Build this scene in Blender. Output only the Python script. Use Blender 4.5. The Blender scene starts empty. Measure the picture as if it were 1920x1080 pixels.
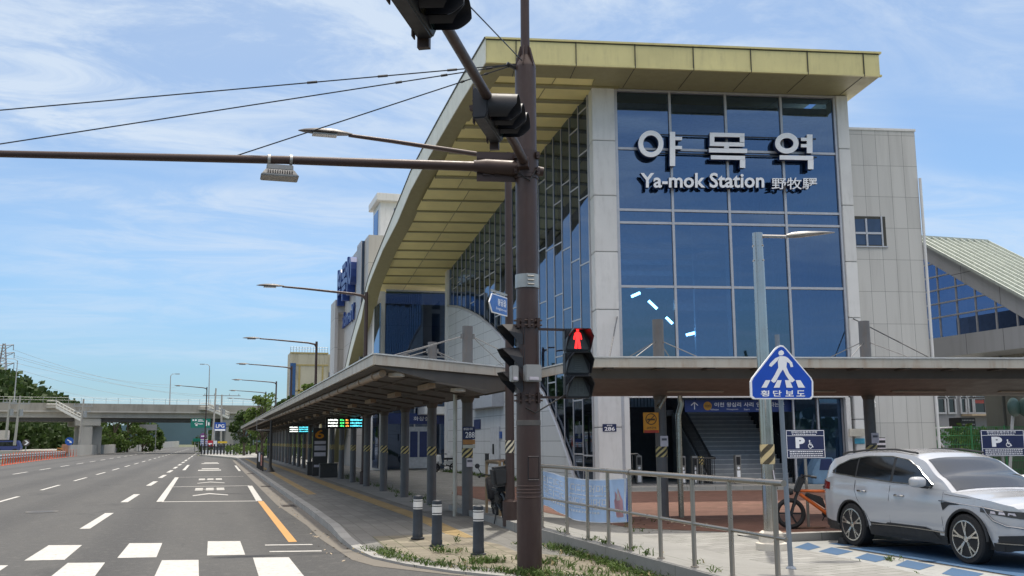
import bpy, bmesh, math, random
from mathutils import Vector, Matrix
random.seed(7)
S = bpy.context.scene
COL = S.collection
R = math.radians
# ---------------------------------------------------------------- camera
F = 1828.0; YAW = R(16.91); PIT = R(8.88); ROL = R(.35); H = 1.9
def _axes():
    cy, sy, cp, sp = math.cos(YAW), math.sin(YAW), math.cos(PIT), math.sin(PIT)
    f = Vector((sy*cp, cy*cp, sp)); r = Vector((cy, -sy, 0)); d = -(r.cross(f))
    c, s = math.cos(ROL), math.sin(ROL)
    return r*c + d*s, d*c - r*s, f
CR, CD, CF = _axes()
cd = bpy.data.cameras.new('Camera'); cam = bpy.data.objects.new('Camera', cd); COL.objects.link(cam)
m = Matrix((CR, -CD, -CF)).transposed().to_4x4(); m.translation = (0, 0, H)
cam.matrix_world = m
cd.sensor_width = 36; cd.lens = F/1920*36; cd.clip_start = .1; cd.clip_end = 9000
S.camera = cam
# ---------------------------------------------------------------- world, sun, exposure
SUN_EL = R(71); SUN_DIR = Vector((.50*math.cos(SUN_EL), .866*math.cos(SUN_EL), math.sin(SUN_EL)))
w = bpy.data.worlds.new('World'); S.world = w; w.use_nodes = True
nt = w.node_tree; N = nt.nodes; L = nt.links; N.clear()
out = N.new('ShaderNodeOutputWorld'); bg = N.new('ShaderNodeBackground'); L.new(bg.outputs[0], out.inputs[0])
sky = N.new('ShaderNodeTexSky'); sky.sky_type = 'NISHITA'; sky.sun_disc = False
sky.sun_elevation = SUN_EL; sky.sun_rotation = math.atan2(SUN_DIR.x, SUN_DIR.y)
sky.air_density = 1.0; sky.dust_density = .25; sky.ozone_density = 2.2
bg.inputs[1].default_value = .125
tc = N.new('ShaderNodeTexCoord'); sep = N.new('ShaderNodeSeparateXYZ'); L.new(tc.outputs['Generated'], sep.inputs[0])
def math_(op, a, b=None, c=None, clamp=False):
    n = N.new('ShaderNodeMath'); n.operation = op; n.use_clamp = clamp
    for i, q in enumerate((a, b, c)):
        if q is None: continue
        if isinstance(q, (int, float)): n.inputs[i].default_value = q
        else: L.new(q, n.inputs[i])
    return n.outputs[0]
zz = math_('ADD', math_('MAXIMUM', sep.outputs[2], 0), .10)
cx = math_('DIVIDE', sep.outputs[0], zz); cyy = math_('DIVIDE', sep.outputs[1], zz)
comb = N.new('ShaderNodeCombineXYZ'); L.new(cx, comb.inputs[0]); L.new(math_('MULTIPLY', cyy, 1.9), comb.inputs[1])
def wnoise(sc, det, rough, dist):
    n = N.new('ShaderNodeTexNoise'); n.inputs['Scale'].default_value = sc; n.inputs['Detail'].default_value = det
    n.inputs['Roughness'].default_value = rough; n.inputs['Distortion'].default_value = dist
    L.new(comb.outputs[0], n.inputs['Vector']); return n.outputs['Fac']
def wramp(f, a, b):
    n = N.new('ShaderNodeMapRange'); n.interpolation_type = 'SMOOTHSTEP'; L.new(f, n.inputs[0])
    n.inputs[1].default_value = a; n.inputs[2].default_value = b; return n.outputs[0]
big = wramp(wnoise(.46, 4, .5, .5), .33, .60); fine = wramp(wnoise(1.5, 10, .66, 1.3), .36, .66)
wisp = math_('MULTIPLY', big, math_('MULTIPLY_ADD', fine, .72, .28))
elev = wramp(sep.outputs[2], .08, .33)
veil = math_('MULTIPLY_ADD', elev, .12, .06)
cf = math_('MINIMUM', math_('ADD', math_('MULTIPLY', wisp, math_('MULTIPLY_ADD', elev, .64, .32)), veil), .92)
mx = N.new('ShaderNodeMix'); mx.data_type = 'RGBA'; L.new(cf, mx.inputs['Factor'])
hs = N.new('ShaderNodeMix'); hs.data_type = 'RGBA'; hs.blend_type = 'MULTIPLY'; hs.inputs['Factor'].default_value = 1
L.new(sky.outputs[0], hs.inputs[6]); hs.inputs[7].default_value = (.62, .765, .86, 1)
hz = N.new('ShaderNodeMix'); hz.data_type = 'RGBA'; hz.blend_type = 'MULTIPLY'; hz.inputs['Factor'].default_value = 1; L.new(hs.outputs[2], hz.inputs[6])
hr = N.new('ShaderNodeMix'); hr.data_type = 'RGBA'; L.new(wramp(sep.outputs[2], -.02, .20), hr.inputs['Factor']); hr.inputs[6].default_value = (.55, .625, .735, 1); hr.inputs[7].default_value = (1, 1, 1, 1); L.new(hr.outputs[2], hz.inputs[7]); L.new(hz.outputs[2], mx.inputs[6])
cb = N.new('ShaderNodeMix'); cb.data_type = 'RGBA'; L.new(wramp(sep.outputs[2], .42, .85), cb.inputs['Factor']); cb.inputs[6].default_value = (4.1, 4.75, 5.6, 1); cb.inputs[7].default_value = (20, 17.9, 15.8, 1)
L.new(cb.outputs[2], mx.inputs[7])
L.new(mx.outputs[2], bg.inputs[0])
sd = bpy.data.lights.new('Sun', 'SUN'); sd.energy = 2.9; sd.angle = R(1.2); sd.color = (1, .93, .82)
so = bpy.data.objects.new('Sun', sd); COL.objects.link(so); so.location = (60, 40, 90)
so.rotation_euler = SUN_DIR.to_track_quat('Z', 'Y').to_euler()
vs = S.view_settings; vs.view_transform = 'Standard'; vs.look = 'None'; vs.exposure = 0.42; vs.gamma = 1
S.cycles.max_bounces = 7; S.cycles.transparent_max_bounces = 12; S.cycles.glossy_bounces = 3
S.cycles.caustics_reflective = False; S.cycles.caustics_refractive = False; S.cycles.sample_clamp_indirect = 6
S.cycles.use_denoising = True
# ---------------------------------------------------------------- pixel rays of the photograph -> places on real surfaces
def ray(px, py): return CR*((px-960)/F) + CD*((py-540)/F) + CF
def onz(px, py, z=0.):
    d = ray(px, py); t = (z-H)/d.z; return Vector((d.x*t, d.y*t, z))
def onpl(px, py, P, n):
    d = ray(px, py); t = (P[0]*n[0]+P[1]*n[1])/(d.x*n[0]+d.y*n[1]); return Vector((d.x*t, d.y*t, H+d.z*t))
def onx(px, py, X): return onpl(px, py, (X, 0), (1, 0))
def ony(px, py, Y): return onpl(px, py, (0, Y), (0, 1))
def zat(x, y, py):
    lo, hi = -20., 300.
    for _ in range(60):
        md = (lo+hi)/2; q = Vector((x, y, md-H)); v = 540+F*q.dot(CD)/q.dot(CF)
        if v > py: lo = md
        else: hi = md
    return lo
# ---------------------------------------------------------------- materials
def lin(c): return tuple(c) + (1,)
def newmat(name):
    mt = bpy.data.materials.new(name); mt.use_nodes = True
    return mt, mt.node_tree, mt.node_tree.nodes['Principled BSDF']
def nd(t, typ, **kw):
    n = t.nodes.new(typ)
    for k, v in kw.items():
        if hasattr(n, k): setattr(n, k, v)
        else: n.inputs[k.replace('_', ' ')].default_value = v
    return n
def mixc(t, fac, a, b, mode='MIX'):
    n = t.nodes.new('ShaderNodeMix'); n.data_type = 'RGBA'; n.blend_type = mode
    for i, q in ((0, fac), (6, a), (7, b)):
        if isinstance(q, (int, float)): n.inputs[i].default_value = q
        elif isinstance(q, tuple): n.inputs[i].default_value = q if len(q) == 4 else lin(q)
        else: t.links.new(q, n.inputs[i])
    return n.outputs[2]
def rng(t, f, a, b, c=0., d=1.):
    n = t.nodes.new('ShaderNodeMapRange'); t.links.new(f, n.inputs[0])
    for i, q in enumerate((a, b, c, d)): n.inputs[i+1].default_value = q
    return n.outputs[0]
def coords(t, kind, scale=(1, 1, 1), rot=(0, 0, 0), loc=(0, 0, 0)):
    if kind == 'pos': o = t.nodes.new('ShaderNodeNewGeometry').outputs['Position']
    else: o = t.nodes.new('ShaderNodeTexCoord').outputs['Object']
    mp = nd(t, 'ShaderNodeMapping'); mp.inputs['Scale'].default_value = scale; mp.inputs['Rotation'].default_value = rot
    mp.inputs['Location'].default_value = loc
    t.links.new(o, mp.inputs[0]); return mp.outputs[0]
def noise(t, vec, sc, det=4, rough=.55, dist=0):
    n = nd(t, 'ShaderNodeTexNoise'); n.inputs['Scale'].default_value = sc; n.inputs['Detail'].default_value = det
    n.inputs['Roughness'].default_value = rough; n.inputs['Distortion'].default_value = dist
    t.links.new(vec, n.inputs['Vector']); return n.outputs['Fac']
def bump(t, bs, h, st, dist=.02):
    b = nd(t, 'ShaderNodeBump'); b.inputs['Strength'].default_value = st; b.inputs['Distance'].default_value = dist
    t.links.new(h, b.inputs['Height']); t.links.new(b.outputs[0], bs.inputs['Normal'])
def mat(name, col, rough=.55, metal=0., var=.14, sc=5., bmp=.0, dirt=0., dcol=(.09, .07, .05), coat=0., kind='obj', spec=.5, isl=0., dsc=1.):
    mt, t, bs = newmat(name)
    v = coords(t, kind)
    n1 = noise(t, v, sc, 5)
    c = mixc(t, rng(t, n1, .3, .7), tuple(x*(1-var) for x in col), tuple(min(1, x*(1+var)) for x in col))
    if isl:
        ri = nd(t, 'ShaderNodeNewGeometry').outputs['Random Per Island']; c = mixc(t, rng(t, ri, 0, 1, 0, 1), mixc(t, 1., c, (1-isl, 1-isl, 1-isl), 'MULTIPLY'), c)
    if dirt:
        v2 = coords(t, kind, (2.2*dsc, 2.2*dsc, .35*dsc)); n2 = noise(t, v2, 2.4, 7, .65)
        n3 = noise(t, v, sc*3, 4)
        f = nd(t, 'ShaderNodeMath', operation='MULTIPLY'); t.links.new(rng(t, n2, .48, .74, 0, dirt), f.inputs[0])
        t.links.new(rng(t, n3, .2, .7), f.inputs[1])
        c = mixc(t, f.outputs[0], c, dcol)
    t.links.new(c, bs.inputs['Base Color'])
    t.links.new(rng(t, noise(t, v, sc*2.3, 3), .25, .75, max(.02, rough-.08), min(1, rough+.08)), bs.inputs['Roughness'])
    bs.inputs['Metallic'].default_value = metal; bs.inputs['Specular IOR Level'].default_value = spec
    if coat: bs.inputs['Coat Weight'].default_value = coat; bs.inputs['Coat Roughness'].default_value = .04
    if bmp: bump(t, bs, noise(t, v, sc*8, 4), bmp, .01)
    return mt
def emit(name, col, st):
    mt, t, bs = newmat(name); bs.inputs['Base Color'].default_value = lin(col)
    bs.inputs['Emission Color'].default_value = lin(col); bs.inputs['Emission Strength'].default_value = st; return mt
def glassmat(name, tint, refl=(.42, .62, 1.), rough=.015, ior=2.3, tilt=.03):
    mt, t, bs = newmat(name); t.nodes.remove(bs)
    o = t.nodes['Material Output']
    tr = nd(t, 'ShaderNodeBsdfTransparent'); tr.inputs[0].default_value = lin(tint)
    gl = nd(t, 'ShaderNodeBsdfGlossy'); gl.inputs['Roughness'].default_value = rough; gl.inputs[0].default_value = refl+(1,)
    v = coords(t, 'pos'); b = nd(t, 'ShaderNodeBump'); b.inputs['Strength'].default_value = .10; b.inputs['Distance'].default_value = .02
    t.links.new(noise(t, v, .55, 2), b.inputs['Height'])
    wn = nd(t, 'ShaderNodeTexWhiteNoise', noise_dimensions='1D'); t.links.new(nd(t, 'ShaderNodeNewGeometry').outputs['Random Per Island'], wn.inputs['W'])
    v1 = nd(t, 'ShaderNodeVectorMath', operation='SUBTRACT'); t.links.new(wn.outputs['Color'], v1.inputs[0]); v1.inputs[1].default_value = (.5, .5, .5)
    v2 = nd(t, 'ShaderNodeVectorMath', operation='SCALE'); v2.inputs['Scale'].default_value = tilt; t.links.new(v1.outputs[0], v2.inputs[0])
    v3 = nd(t, 'ShaderNodeVectorMath', operation='ADD'); t.links.new(v2.outputs[0], v3.inputs[0]); t.links.new(b.outputs[0], v3.inputs[1])
    v4 = nd(t, 'ShaderNodeVectorMath', operation='NORMALIZE'); t.links.new(v3.outputs[0], v4.inputs[0]); t.links.new(v4.outputs[0], gl.inputs['Normal'])
    fr = nd(t, 'ShaderNodeFresnel'); fr.inputs[0].default_value = ior
    ms = nd(t, 'ShaderNodeMixShader'); t.links.new(fr.outputs[0], ms.inputs[0]); t.links.new(tr.outputs[0], ms.inputs[1]); t.links.new(gl.outputs[0], ms.inputs[2])
    t.links.new(ms.outputs[0], o.inputs[0]); return mt
def panelmat(name, col, w_, h_, joint=(.10, .10, .095), axis='xz', jw=.014, var=.06, speck=.12, rough=.5, off=(0, 0), kind='obj', offset=0.):
    mt, t, bs = newmat(name)
    rot = {'xz': (R(90), 0, 0), 'yz': (R(90), 0, R(90)), 'xy': (0, 0, 0)}[axis]
    src = coords(t, kind)
    sp = nd(t, 'ShaderNodeSeparateXYZ'); t.links.new(src, sp.inputs[0]); cb = nd(t, 'ShaderNodeCombineXYZ')
    a, b_ = {'xz': (0, 2), 'yz': (1, 2), 'xy': (0, 1)}[axis]
    for k, (i, o_) in enumerate(((a, off[0]), (b_, off[1]))):
        ad = nd(t, 'ShaderNodeMath', operation='ADD'); t.links.new(sp.outputs[i], ad.inputs[0]); ad.inputs[1].default_value = o_; t.links.new(ad.outputs[0], cb.inputs[k])
    br = nd(t, 'ShaderNodeTexBrick'); br.offset = offset; br.squash = 1
    br.inputs['Scale'].default_value = 1; br.inputs['Brick Width'].default_value = w_; br.inputs['Row Height'].default_value = h_
    br.inputs['Mortar Size'].default_value = jw/2; br.inputs['Mortar Smooth'].default_value = .1; br.inputs['Bias'].default_value = 0
    t.links.new(cb.outputs[0], br.inputs['Vector'])
    br.inputs['Color1'].default_value = lin(x*(1-var) for x in col); br.inputs['Color2'].default_value = lin(min(1, x*(1+var)) for x in col)
    br.inputs['Mortar'].default_value = lin(joint)
    n = noise(t, src, 70, 3, .7); c = mixc(t, rng(t, n, .3, .7, 0, 1), br.outputs['Color'], br.outputs['Color'])
    c = mixc(t, rng(t, n, .32, .68), mixc(t, 1., br.outputs['Color'], (1-speck, 1-speck, 1-speck), 'MULTIPLY'), br.outputs['Color'])
    st = noise(t, coords(t, kind, (1.5, 1.5, .12)), 1.6, 6, .6)
    c = mixc(t, rng(t, st, .5, .8, 0, .28), c, (.14, .13, .11))
    t.links.new(c, bs.inputs['Base Color']); bs.inputs['Roughness'].default_value = rough
    bump(t, bs, br.outputs['Fac'], -.4, .012)
    return mt
# ---------------------------------------------------------------- mesh helpers
class MB:
    def __init__(s): s.v = []; s.f = []; s.m = []; s.mi = 0
    def add(s, vs, fs):
        o = len(s.v); s.v += [Vector(v) for v in vs]; s.f += [tuple(i+o for i in f) for f in fs]; s.m += [s.mi]*len(fs); return s
    def box(s, x0, x1, y0, y1, z0, z1):
        return s.add([(x0,y0,z0),(x1,y0,z0),(x1,y1,z0),(x0,y1,z0),(x0,y0,z1),(x1,y0,z1),(x1,y1,z1),(x0,y1,z1)],
                     [(0,3,2,1),(4,5,6,7),(0,1,5,4),(1,2,6,5),(2,3,7,6),(3,0,4,7)])
    def cbox(s, c, sx, sy, sz): return s.box(c[0]-sx/2, c[0]+sx/2, c[1]-sy/2, c[1]+sy/2, c[2]-sz/2, c[2]+sz/2)
    def bar(s, p, q, w_, h_, up=(0, 0, 1)):
        p, q = Vector(p), Vector(q); d = (q-p).normalized(); a = d.cross(Vector(up))
        if a.length < 1e-4: a = d.cross(Vector((1, 0, 0)))
        a.normalize(); b = a.cross(d); a = a*w_/2; b = b*h_/2
        vs = [p-a-b, p+a-b, p+a+b, p-a+b, q-a-b, q+a-b, q+a+b, q-a+b]
        return s.add(vs, [(0,1,2,3),(7,6,5,4),(0,4,5,1),(1,5,6,2),(2,6,7,3),(3,7,4,0)])
    def tube(s, p, q, r, r2=None, n=12, cap=True):
        return s.path([p, q], [r, r if r2 is None else r2], n, cap)
    def path(s, pts, r, n=8, cap=True):
        pts = [Vector(p) for p in pts]; k = len(pts)
        rs = r if isinstance(r, (list, tuple)) else [r]*k
        ref = None; vs = []
        for i, p in enumerate(pts):
            d = (pts[min(i+1, k-1)]-pts[max(i-1, 0)]).normalized()
            if ref is None:
                ref = d.cross(Vector((0, 0, 1)))
                if ref.length < .05: ref = d.cross(Vector((1, 0, 0)))
            a = (ref-d*ref.dot(d)).normalized(); ref = a; b = d.cross(a)
            vs += [p+(a*math.cos(2*math.pi*j/n)+b*math.sin(2*math.pi*j/n))*rs[i] for j in range(n)]
        fs = [(i*n+j, i*n+(j+1) % n, (i+1)*n+(j+1) % n, (i+1)*n+j) for i in range(k-1) for j in range(n)]
        if cap: fs += [tuple(range(n-1, -1, -1)), tuple((k-1)*n+j for j in range(n))]
        return s.add(vs, fs)
    def lathe(s, prof, n=20, c=(0, 0, 0), axis='z', cap=True):
        vs = []
        for r_, z_ in prof:
            for j in range(n):
                a, b = r_*math.cos(2*math.pi*j/n), r_*math.sin(2*math.pi*j/n)
                vs.append({'z': (c[0]+a, c[1]+b, c[2]+z_), 'x': (c[0]+z_, c[1]+a, c[2]+b), 'y': (c[0]+a, c[1]+z_, c[2]+b)}[axis])
        k = len(prof)
        fs = [(i*n+j, i*n+(j+1) % n, (i+1)*n+(j+1) % n, (i+1)*n+j) for i in range(k-1) for j in range(n)]
        if cap: fs += [tuple(range(n-1, -1, -1)), tuple((k-1)*n+j for j in range(n))]
        return s.add(vs, fs)
    def prism(s, poly, fn, t0, t1):
        n = len(poly)
        vs = [fn(a, b, t0) for a, b in poly] + [fn(a, b, t1) for a, b in poly]
        return s.add(vs, [tuple(range(n)), tuple(range(2*n-1, n-1, -1))] + [(i, (i+1) % n+0, (i+1) % n+n, i+n) for i in range(n)])
    def ring(s, cx_, cy_, ro, ri, fn, t0, t1, n=40, ey=1.):
        vs = []
        for t_ in (t0, t1):
            for r_ in (ro, ri): vs += [fn(cx_+r_*math.cos(2*math.pi*j/n), cy_+(r_+(ro*(ey-1)))*math.sin(2*math.pi*j/n), t_) for j in range(n)]
        fs = []
        for j in range(n):
            k = (j+1) % n
            fs += [(j, k, n+k, n+j), (2*n+j, 3*n+j, 3*n+k, 2*n+k), (j, 2*n+j, 2*n+k, k), (n+j, n+k, 3*n+k, 3*n+j)]
        return s.add(vs, fs)
    def grid(s, fn, nu, nv):
        vs = [fn(i/nu, j/nv) for i in range(nu+1) for j in range(nv+1)]
        return s.add(vs, [(i*(nv+1)+j, (i+1)*(nv+1)+j, (i+1)*(nv+1)+j+1, i*(nv+1)+j+1) for i in range(nu) for j in range(nv)])
    def poly(s, pts): return s.add(pts, [tuple(range(len(pts)))])
    def build(s, name, mats, parent=None, world=False, smooth=True, bev=0., recalc=True, ang=38):
        mats = mats if isinstance(mats, (list, tuple)) else [mats]
        vs = s.v
        if world and parent is not None:
            inv = ROOT[parent.name].inverted(); vs = [inv @ v for v in vs]
        me = bpy.data.meshes.new(name); me.from_pydata([tuple(v) for v in vs], [], s.f)
        for q in mats: me.materials.append(q)
        me.polygons.foreach_set('material_index', s.m)
        bm = bmesh.new(); bm.from_mesh(me)
        if recalc: bmesh.ops.recalc_face_normals(bm, faces=bm.faces)
        if bev:
            es = [e for e in bm.edges if len(e.link_faces) == 2 and e.calc_face_angle(0) > .6]
            bmesh.ops.bevel(bm, geom=es, offset=bev, segments=2, affect='EDGES', clamp_overlap=True)
        if smooth:
            la = R(ang)
            for f in bm.faces: f.smooth = True
            for e in bm.edges:
                if len(e.link_faces) != 2 or e.calc_face_angle(0) > la: e.smooth = False
        bm.to_mesh(me); bm.free()
        o = bpy.data.objects.new(name, me); COL.objects.link(o)
        if parent is not None: o.parent = parent; ROOT[o.name] = ROOT[parent.name]
        else: ROOT[o.name] = Matrix()
        return o
ROOT = {}
def tag(o, label=None, cat=None, group=None, kind=None):
    for k, q in (('label', label), ('category', cat), ('group', group), ('kind', kind)):
        if q: o[k] = q
    return o
def thing(name, label, cat, loc=(0, 0, 0), rz=0., group=None):
    o = bpy.data.objects.new(name, None); COL.objects.link(o); o.empty_display_size = .3
    o.location = loc; o.rotation_euler = (0, 0, rz)
    ROOT[o.name] = Matrix.Translation(Vector(loc)) @ Matrix.Rotation(rz, 4, 'Z')
    return tag(o, label, cat, group)
def struct(mb, name, mt, **kw): return tag(mb.build(name, mt, **kw), kind='structure')
def dup(o, loc, rz=None, label=None, parent=None, scale=None):
    c = o.copy(); COL.objects.link(c)
    if parent is not None: c.parent = parent
    else:
        c.location = loc
        if rz is not None: c.rotation_euler = (0, 0, rz)
        if scale: c.scale = scale
        if label: c['label'] = label
    for ch in list(o.children): dup(ch, None, parent=c)
    return c
def text_vf(body, off=0.):
    c = bpy.data.curves.new('lettering', 'FONT'); c.body = body; c.offset = off; c.resolution_u = 3
    o = bpy.data.objects.new('lettering', c); COL.objects.link(o)
    me = bpy.data.meshes.new_from_object(o.evaluated_get(bpy.context.evaluated_depsgraph_get()))
    vs = [tuple(v.co) for v in me.vertices]; fs = [tuple(p.vertices) for p in me.polygons]
    bpy.data.objects.remove(o); bpy.data.curves.remove(c); bpy.data.meshes.remove(me)
    return vs, fs
def text(mb, body, fn, x0, x1, y0, y1, t0, t1=None, off=0., fit=True):
    """lettering filling the box x0..x1, y0..y1 of the plane fn(a, b, t); t0 the face, t1 the back"""
    vs, fs = text_vf(body, off)
    if not vs: return
    ax, bx = min(v[0] for v in vs), max(v[0] for v in vs); ay, by = min(v[1] for v in vs), max(v[1] for v in vs)
    sx = (x1-x0)/(bx-ax); sy = (y1-y0)/(by-ay)
    if not fit: sx = sy = min(sx, sy)
    p = [(x0+(v[0]-ax)*sx, y0+(v[1]-ay)*sy) for v in vs]
    mb.add([fn(a, b, t0) for a, b in p], fs)
    if t1 is not None:
        cnt = {}
        for f in fs:
            for i in range(len(f)):
                e = (f[i], f[(i+1) % len(f)]); cnt[tuple(sorted(e))] = cnt.get(tuple(sorted(e)), []) + [e]
        ed = [q[0] for q in cnt.values() if len(q) == 1]
        n = len(p); o = len(mb.v)
        mb.add([fn(a, b, t0) for a, b in p]+[fn(a, b, t1) for a, b in p], [])
        mi = mb.mi; mb.mi = mi+1
        mb.f += [(o+a, o+b, o+n+b, o+n+a) for a, b in ed]; mb.m += [mb.mi]*len(ed); mb.mi = mi
def plane_fn(o, ux, uy, un=None):
    o, ux, uy = Vector(o), Vector(ux).normalized(), Vector(uy).normalized(); un = Vector(un).normalized() if un else ux.cross(uy)
    return lambda a, b, t: o+ux*a+uy*b+un*t
# ================================================================ the setting: ground, road, pavements
def asphalt():
    mt, t, bs = newmat('asphalt')
    v = coords(t, 'pos'); n1 = noise(t, v, 55, 3, .75); n2 = noise(t, coords(t, 'pos', (1.4, .22, 1)), .55, 5, .6); n3 = noise(t, v, 5, 6, .7)
    c = mixc(t, rng(t, n1, .30, .72), (.050, .050, .048), (.115, .113, .107))
    c = mixc(t, rng(t, n2, .40, .64, 0, .7), c, (.066, .066, .065))
    wv_ = nd(t, 'ShaderNodeTexWave', wave_type='BANDS', bands_direction='X'); wv_.inputs['Scale'].default_value = .098; wv_.inputs['Distortion'].default_value = .9; wv_.inputs['Detail'].default_value = 3; wv_.inputs['Detail Scale'].default_value = .5; t.links.new(v, wv_.inputs['Vector'])
    c = mixc(t, rng(t, wv_.outputs['Fac'], .5, 1., 0, .55), c, (.046, .046, .046))
    st_ = noise(t, coords(t, 'pos', (.6, .18, 1), loc=(3, 1, 0)), .8, 5, .6); c = mixc(t, rng(t, st_, .60, .74, 0, .7), c, (.032, .032, .033))
    c = mixc(t, rng(t, n3, .52, .75, 0, .45), c, (.17, .163, .15))
    c = mixc(t, rng(t, noise(t, v, 17, 4, .7), .5, .72, 0, .35), c, (.15, .146, .138)); c = mixc(t, rng(t, noise(t, coords(t, 'pos', loc=(7, 3, 0)), 21, 3, .7), .55, .72, 0, .45), c, (.03, .03, .03))
    # long joints and a few cracks
    vo = nd(t, 'ShaderNodeTexVoronoi', feature='DISTANCE_TO_EDGE'); vo.inputs['Scale'].default_value = .13
    wv = nd(t, 'ShaderNodeVectorMath', operation='ADD'); sc = nd(t, 'ShaderNodeVectorMath', operation='SCALE'); sc.inputs['Scale'].default_value = .8
    nz = nd(t, 'ShaderNodeTexNoise'); nz.inputs['Scale'].default_value = .9; nz.inputs['Detail'].default_value = 6; t.links.new(v, nz.inputs['Vector'])
    t.links.new(nz.outputs['Color'], sc.inputs[0]); t.links.new(v, wv.inputs[0]); t.links.new(sc.outputs[0], wv.inputs[1]); t.links.new(wv.outputs[0], vo.inputs['Vector'])
    cr = nd(t, 'ShaderNodeMath', operation='MULTIPLY'); t.links.new(rng(t, vo.outputs['Distance'], .0, .005, .9, 0), cr.inputs[0])
    t.links.new(rng(t, noise(t, v, .12, 2), .48, .6), cr.inputs[1])
    c = mixc(t, cr.outputs[0], c, (.03, .03, .03))
    t.links.new(c, bs.inputs['Base Color']); bs.inputs['Roughness'].default_value = .82; bs.inputs['Specular IOR Level'].default_value = .3
    bump(t, bs, n1, .5, .012); return mt
def paver(name, col, w_, h_, rot=0., joint=(.08, .075, .065), var=.16, jw=.012, moss=.3, offset=.5):
    mt, t, bs = newmat(name)
    v = coords(t, 'pos', (1, 1, 1), (0, 0, rot))
    br = nd(t, 'ShaderNodeTexBrick'); br.offset = offset
    for k, q in (('Scale', 1), ('Brick Width', w_), ('Row Height', h_), ('Mortar Size', jw/2), ('Mortar Smooth', .2)): br.inputs[k].default_value = q
    br.inputs['Color1'].default_value = lin(x*(1-var) for x in col); br.inputs['Color2'].default_value = lin(x*(1+var) for x in col); br.inputs['Mortar'].default_value = lin(joint)
    t.links.new(v, br.inputs['Vector'])
    n = noise(t, v, 1.1, 7, .65); n2 = noise(t, v, 40, 3, .7)
    c = mixc(t, rng(t, n, .38, .7, 0, .45), br.outputs['Color'], tuple(x*.62 for x in col))
    c = mixc(t, rng(t, n2, .3, .7, .0, .35), c, tuple(x*.6 for x in col))
    if moss:
        f = nd(t, 'ShaderNodeMath', operation='MULTIPLY'); t.links.new(br.outputs['Fac'], f.inputs[0]); t.links.new(rng(t, noise(t, v, .8, 4), .45, .62, 0, moss*2.2), f.inputs[1])
        c = mixc(t, f.outputs[0], c, (.05, .075, .025))
    t.links.new(c, bs.inputs['Base Color']); bs.inputs['Roughness'].default_value = .85; bs.inputs['Specular IOR Level'].default_value = .25
    bump(t, bs, br.outputs['Fac'], -.6, .012); return mt
def worn(name, col, wear=.35, under=(.1, .1, .098), sc=9.):
    mt, t, bs = newmat(name)
    v = coords(t, 'pos'); n = noise(t, v, sc, 7, .72); n2 = noise(t, v, 60, 2, .7)
    f = nd(t, 'ShaderNodeMath', operation='ADD'); f.use_clamp = True
    t.links.new(rng(t, n, .52, .70, 0, wear), f.inputs[0]); t.links.new(rng(t, n2, .56, .72, 0, wear*.7), f.inputs[1])
    c = mixc(t, f.outputs[0], col, under); c = mixc(t, rng(t, noise(t, v, .9, 4), .4, .7, 0, .2), c, tuple(x*.7 for x in col))
    t.links.new(c, bs.inputs['Base Color']); bs.inputs['Roughness'].default_value = .7; return mt
M = {}
M['asphalt'] = asphalt()
M['paint'] = worn('road_paint_white', (.50, .49, .455), .6)
M['ypaint'] = worn('road_paint_yellow', (.52, .27, .07), .5)
M['bluepaint'] = worn('parking_paint_blue', (.030, .095, .20), .45)
M['wpaint'] = worn('parking_paint_pale', (.31, .32, .31), .5)
M['gutter'] = worn('gutter_dirt', (.155, .138, .112), .7, (.10, .09, .075), 3.)
M['walk'] = paver('pavement_grey', (.195, .192, .178), .6, .3, R(90))
M['tactile'] = paver('tactile_yellow', (.36, .265, .13), .3, .3, 0, (.2, .15, .08), .14, .014, .12, 0)
M['sand'] = paver('tactile_worn', (.235, .21, .16), .3, .3, 0, (.12, .10, .07), .25, .014, .6, 0)
M['slab'] = paver('slab_concrete', (.29, .288, .27), 1.6, 2.4, 0, (.17, .17, .15), .06, .02, .5, 0)
M['brickred'] = paver('brick_paving', (.19, .103, .078), .23, .115, R(-10.65), (.16, .085, .06), .2, .008, .25)
M['plaza'] = paver('plaza_grey_pavers', (.30, .298, .28), .4, .2, R(-10.65), (.10, .10, .09), .18, .014, .35)
M['kerb'] = paver('kerb_stone', (.36, .355, .335), 1.0, 1.0, 0, (.10, .10, .09), .08, .015, .2, 0)
def earth():
    mt, t, bs = newmat('earth'); v = coords(t, 'pos'); n = noise(t, v, .05, 8, .7); n2 = noise(t, v, 3, 6, .7)
    c = mixc(t, rng(t, n, .4, .6), (.06, .085, .03), (.15, .14, .09)); c = mixc(t, rng(t, n2, .4, .7, 0, .6), c, (.05, .065, .025))
    t.links.new(c, bs.inputs['Base Color']); bs.inputs['Roughness'].default_value = .95; return mt
M['earth'] = earth()
def sheet(name, pts, m_, z=None, mb=None):
    b = mb or MB(); b.poly([(p[0], p[1], z if z is not None else p[2]) for p in pts])
    return None if mb else struct(b, name, m_, smooth=False)
sheet('ground', [(-4000, -300), (4000, -300), (4000, 6000), (-4000, 6000)], M['earth'], -.06)
b = MB(); b.poly([(-21, -40, 0), (60, -40, 0), (60, 17.2, 0), (2.6, 17.2, 0), (2.6, 112, 0), (-2.2, 150, 0), (-1.6, 420, 0), (-24, 420, 0), (-22, 180, 0), (-21, 110, 0)])
struct(b, 'road', M['asphalt'], smooth=False)
sheet('car_park', [(8.95, 11.0), (60, 2), (60, 15.5), (18, 15.4), (11.2, 16.3), (9.35, 16.3)], M['asphalt'], .012)
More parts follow.
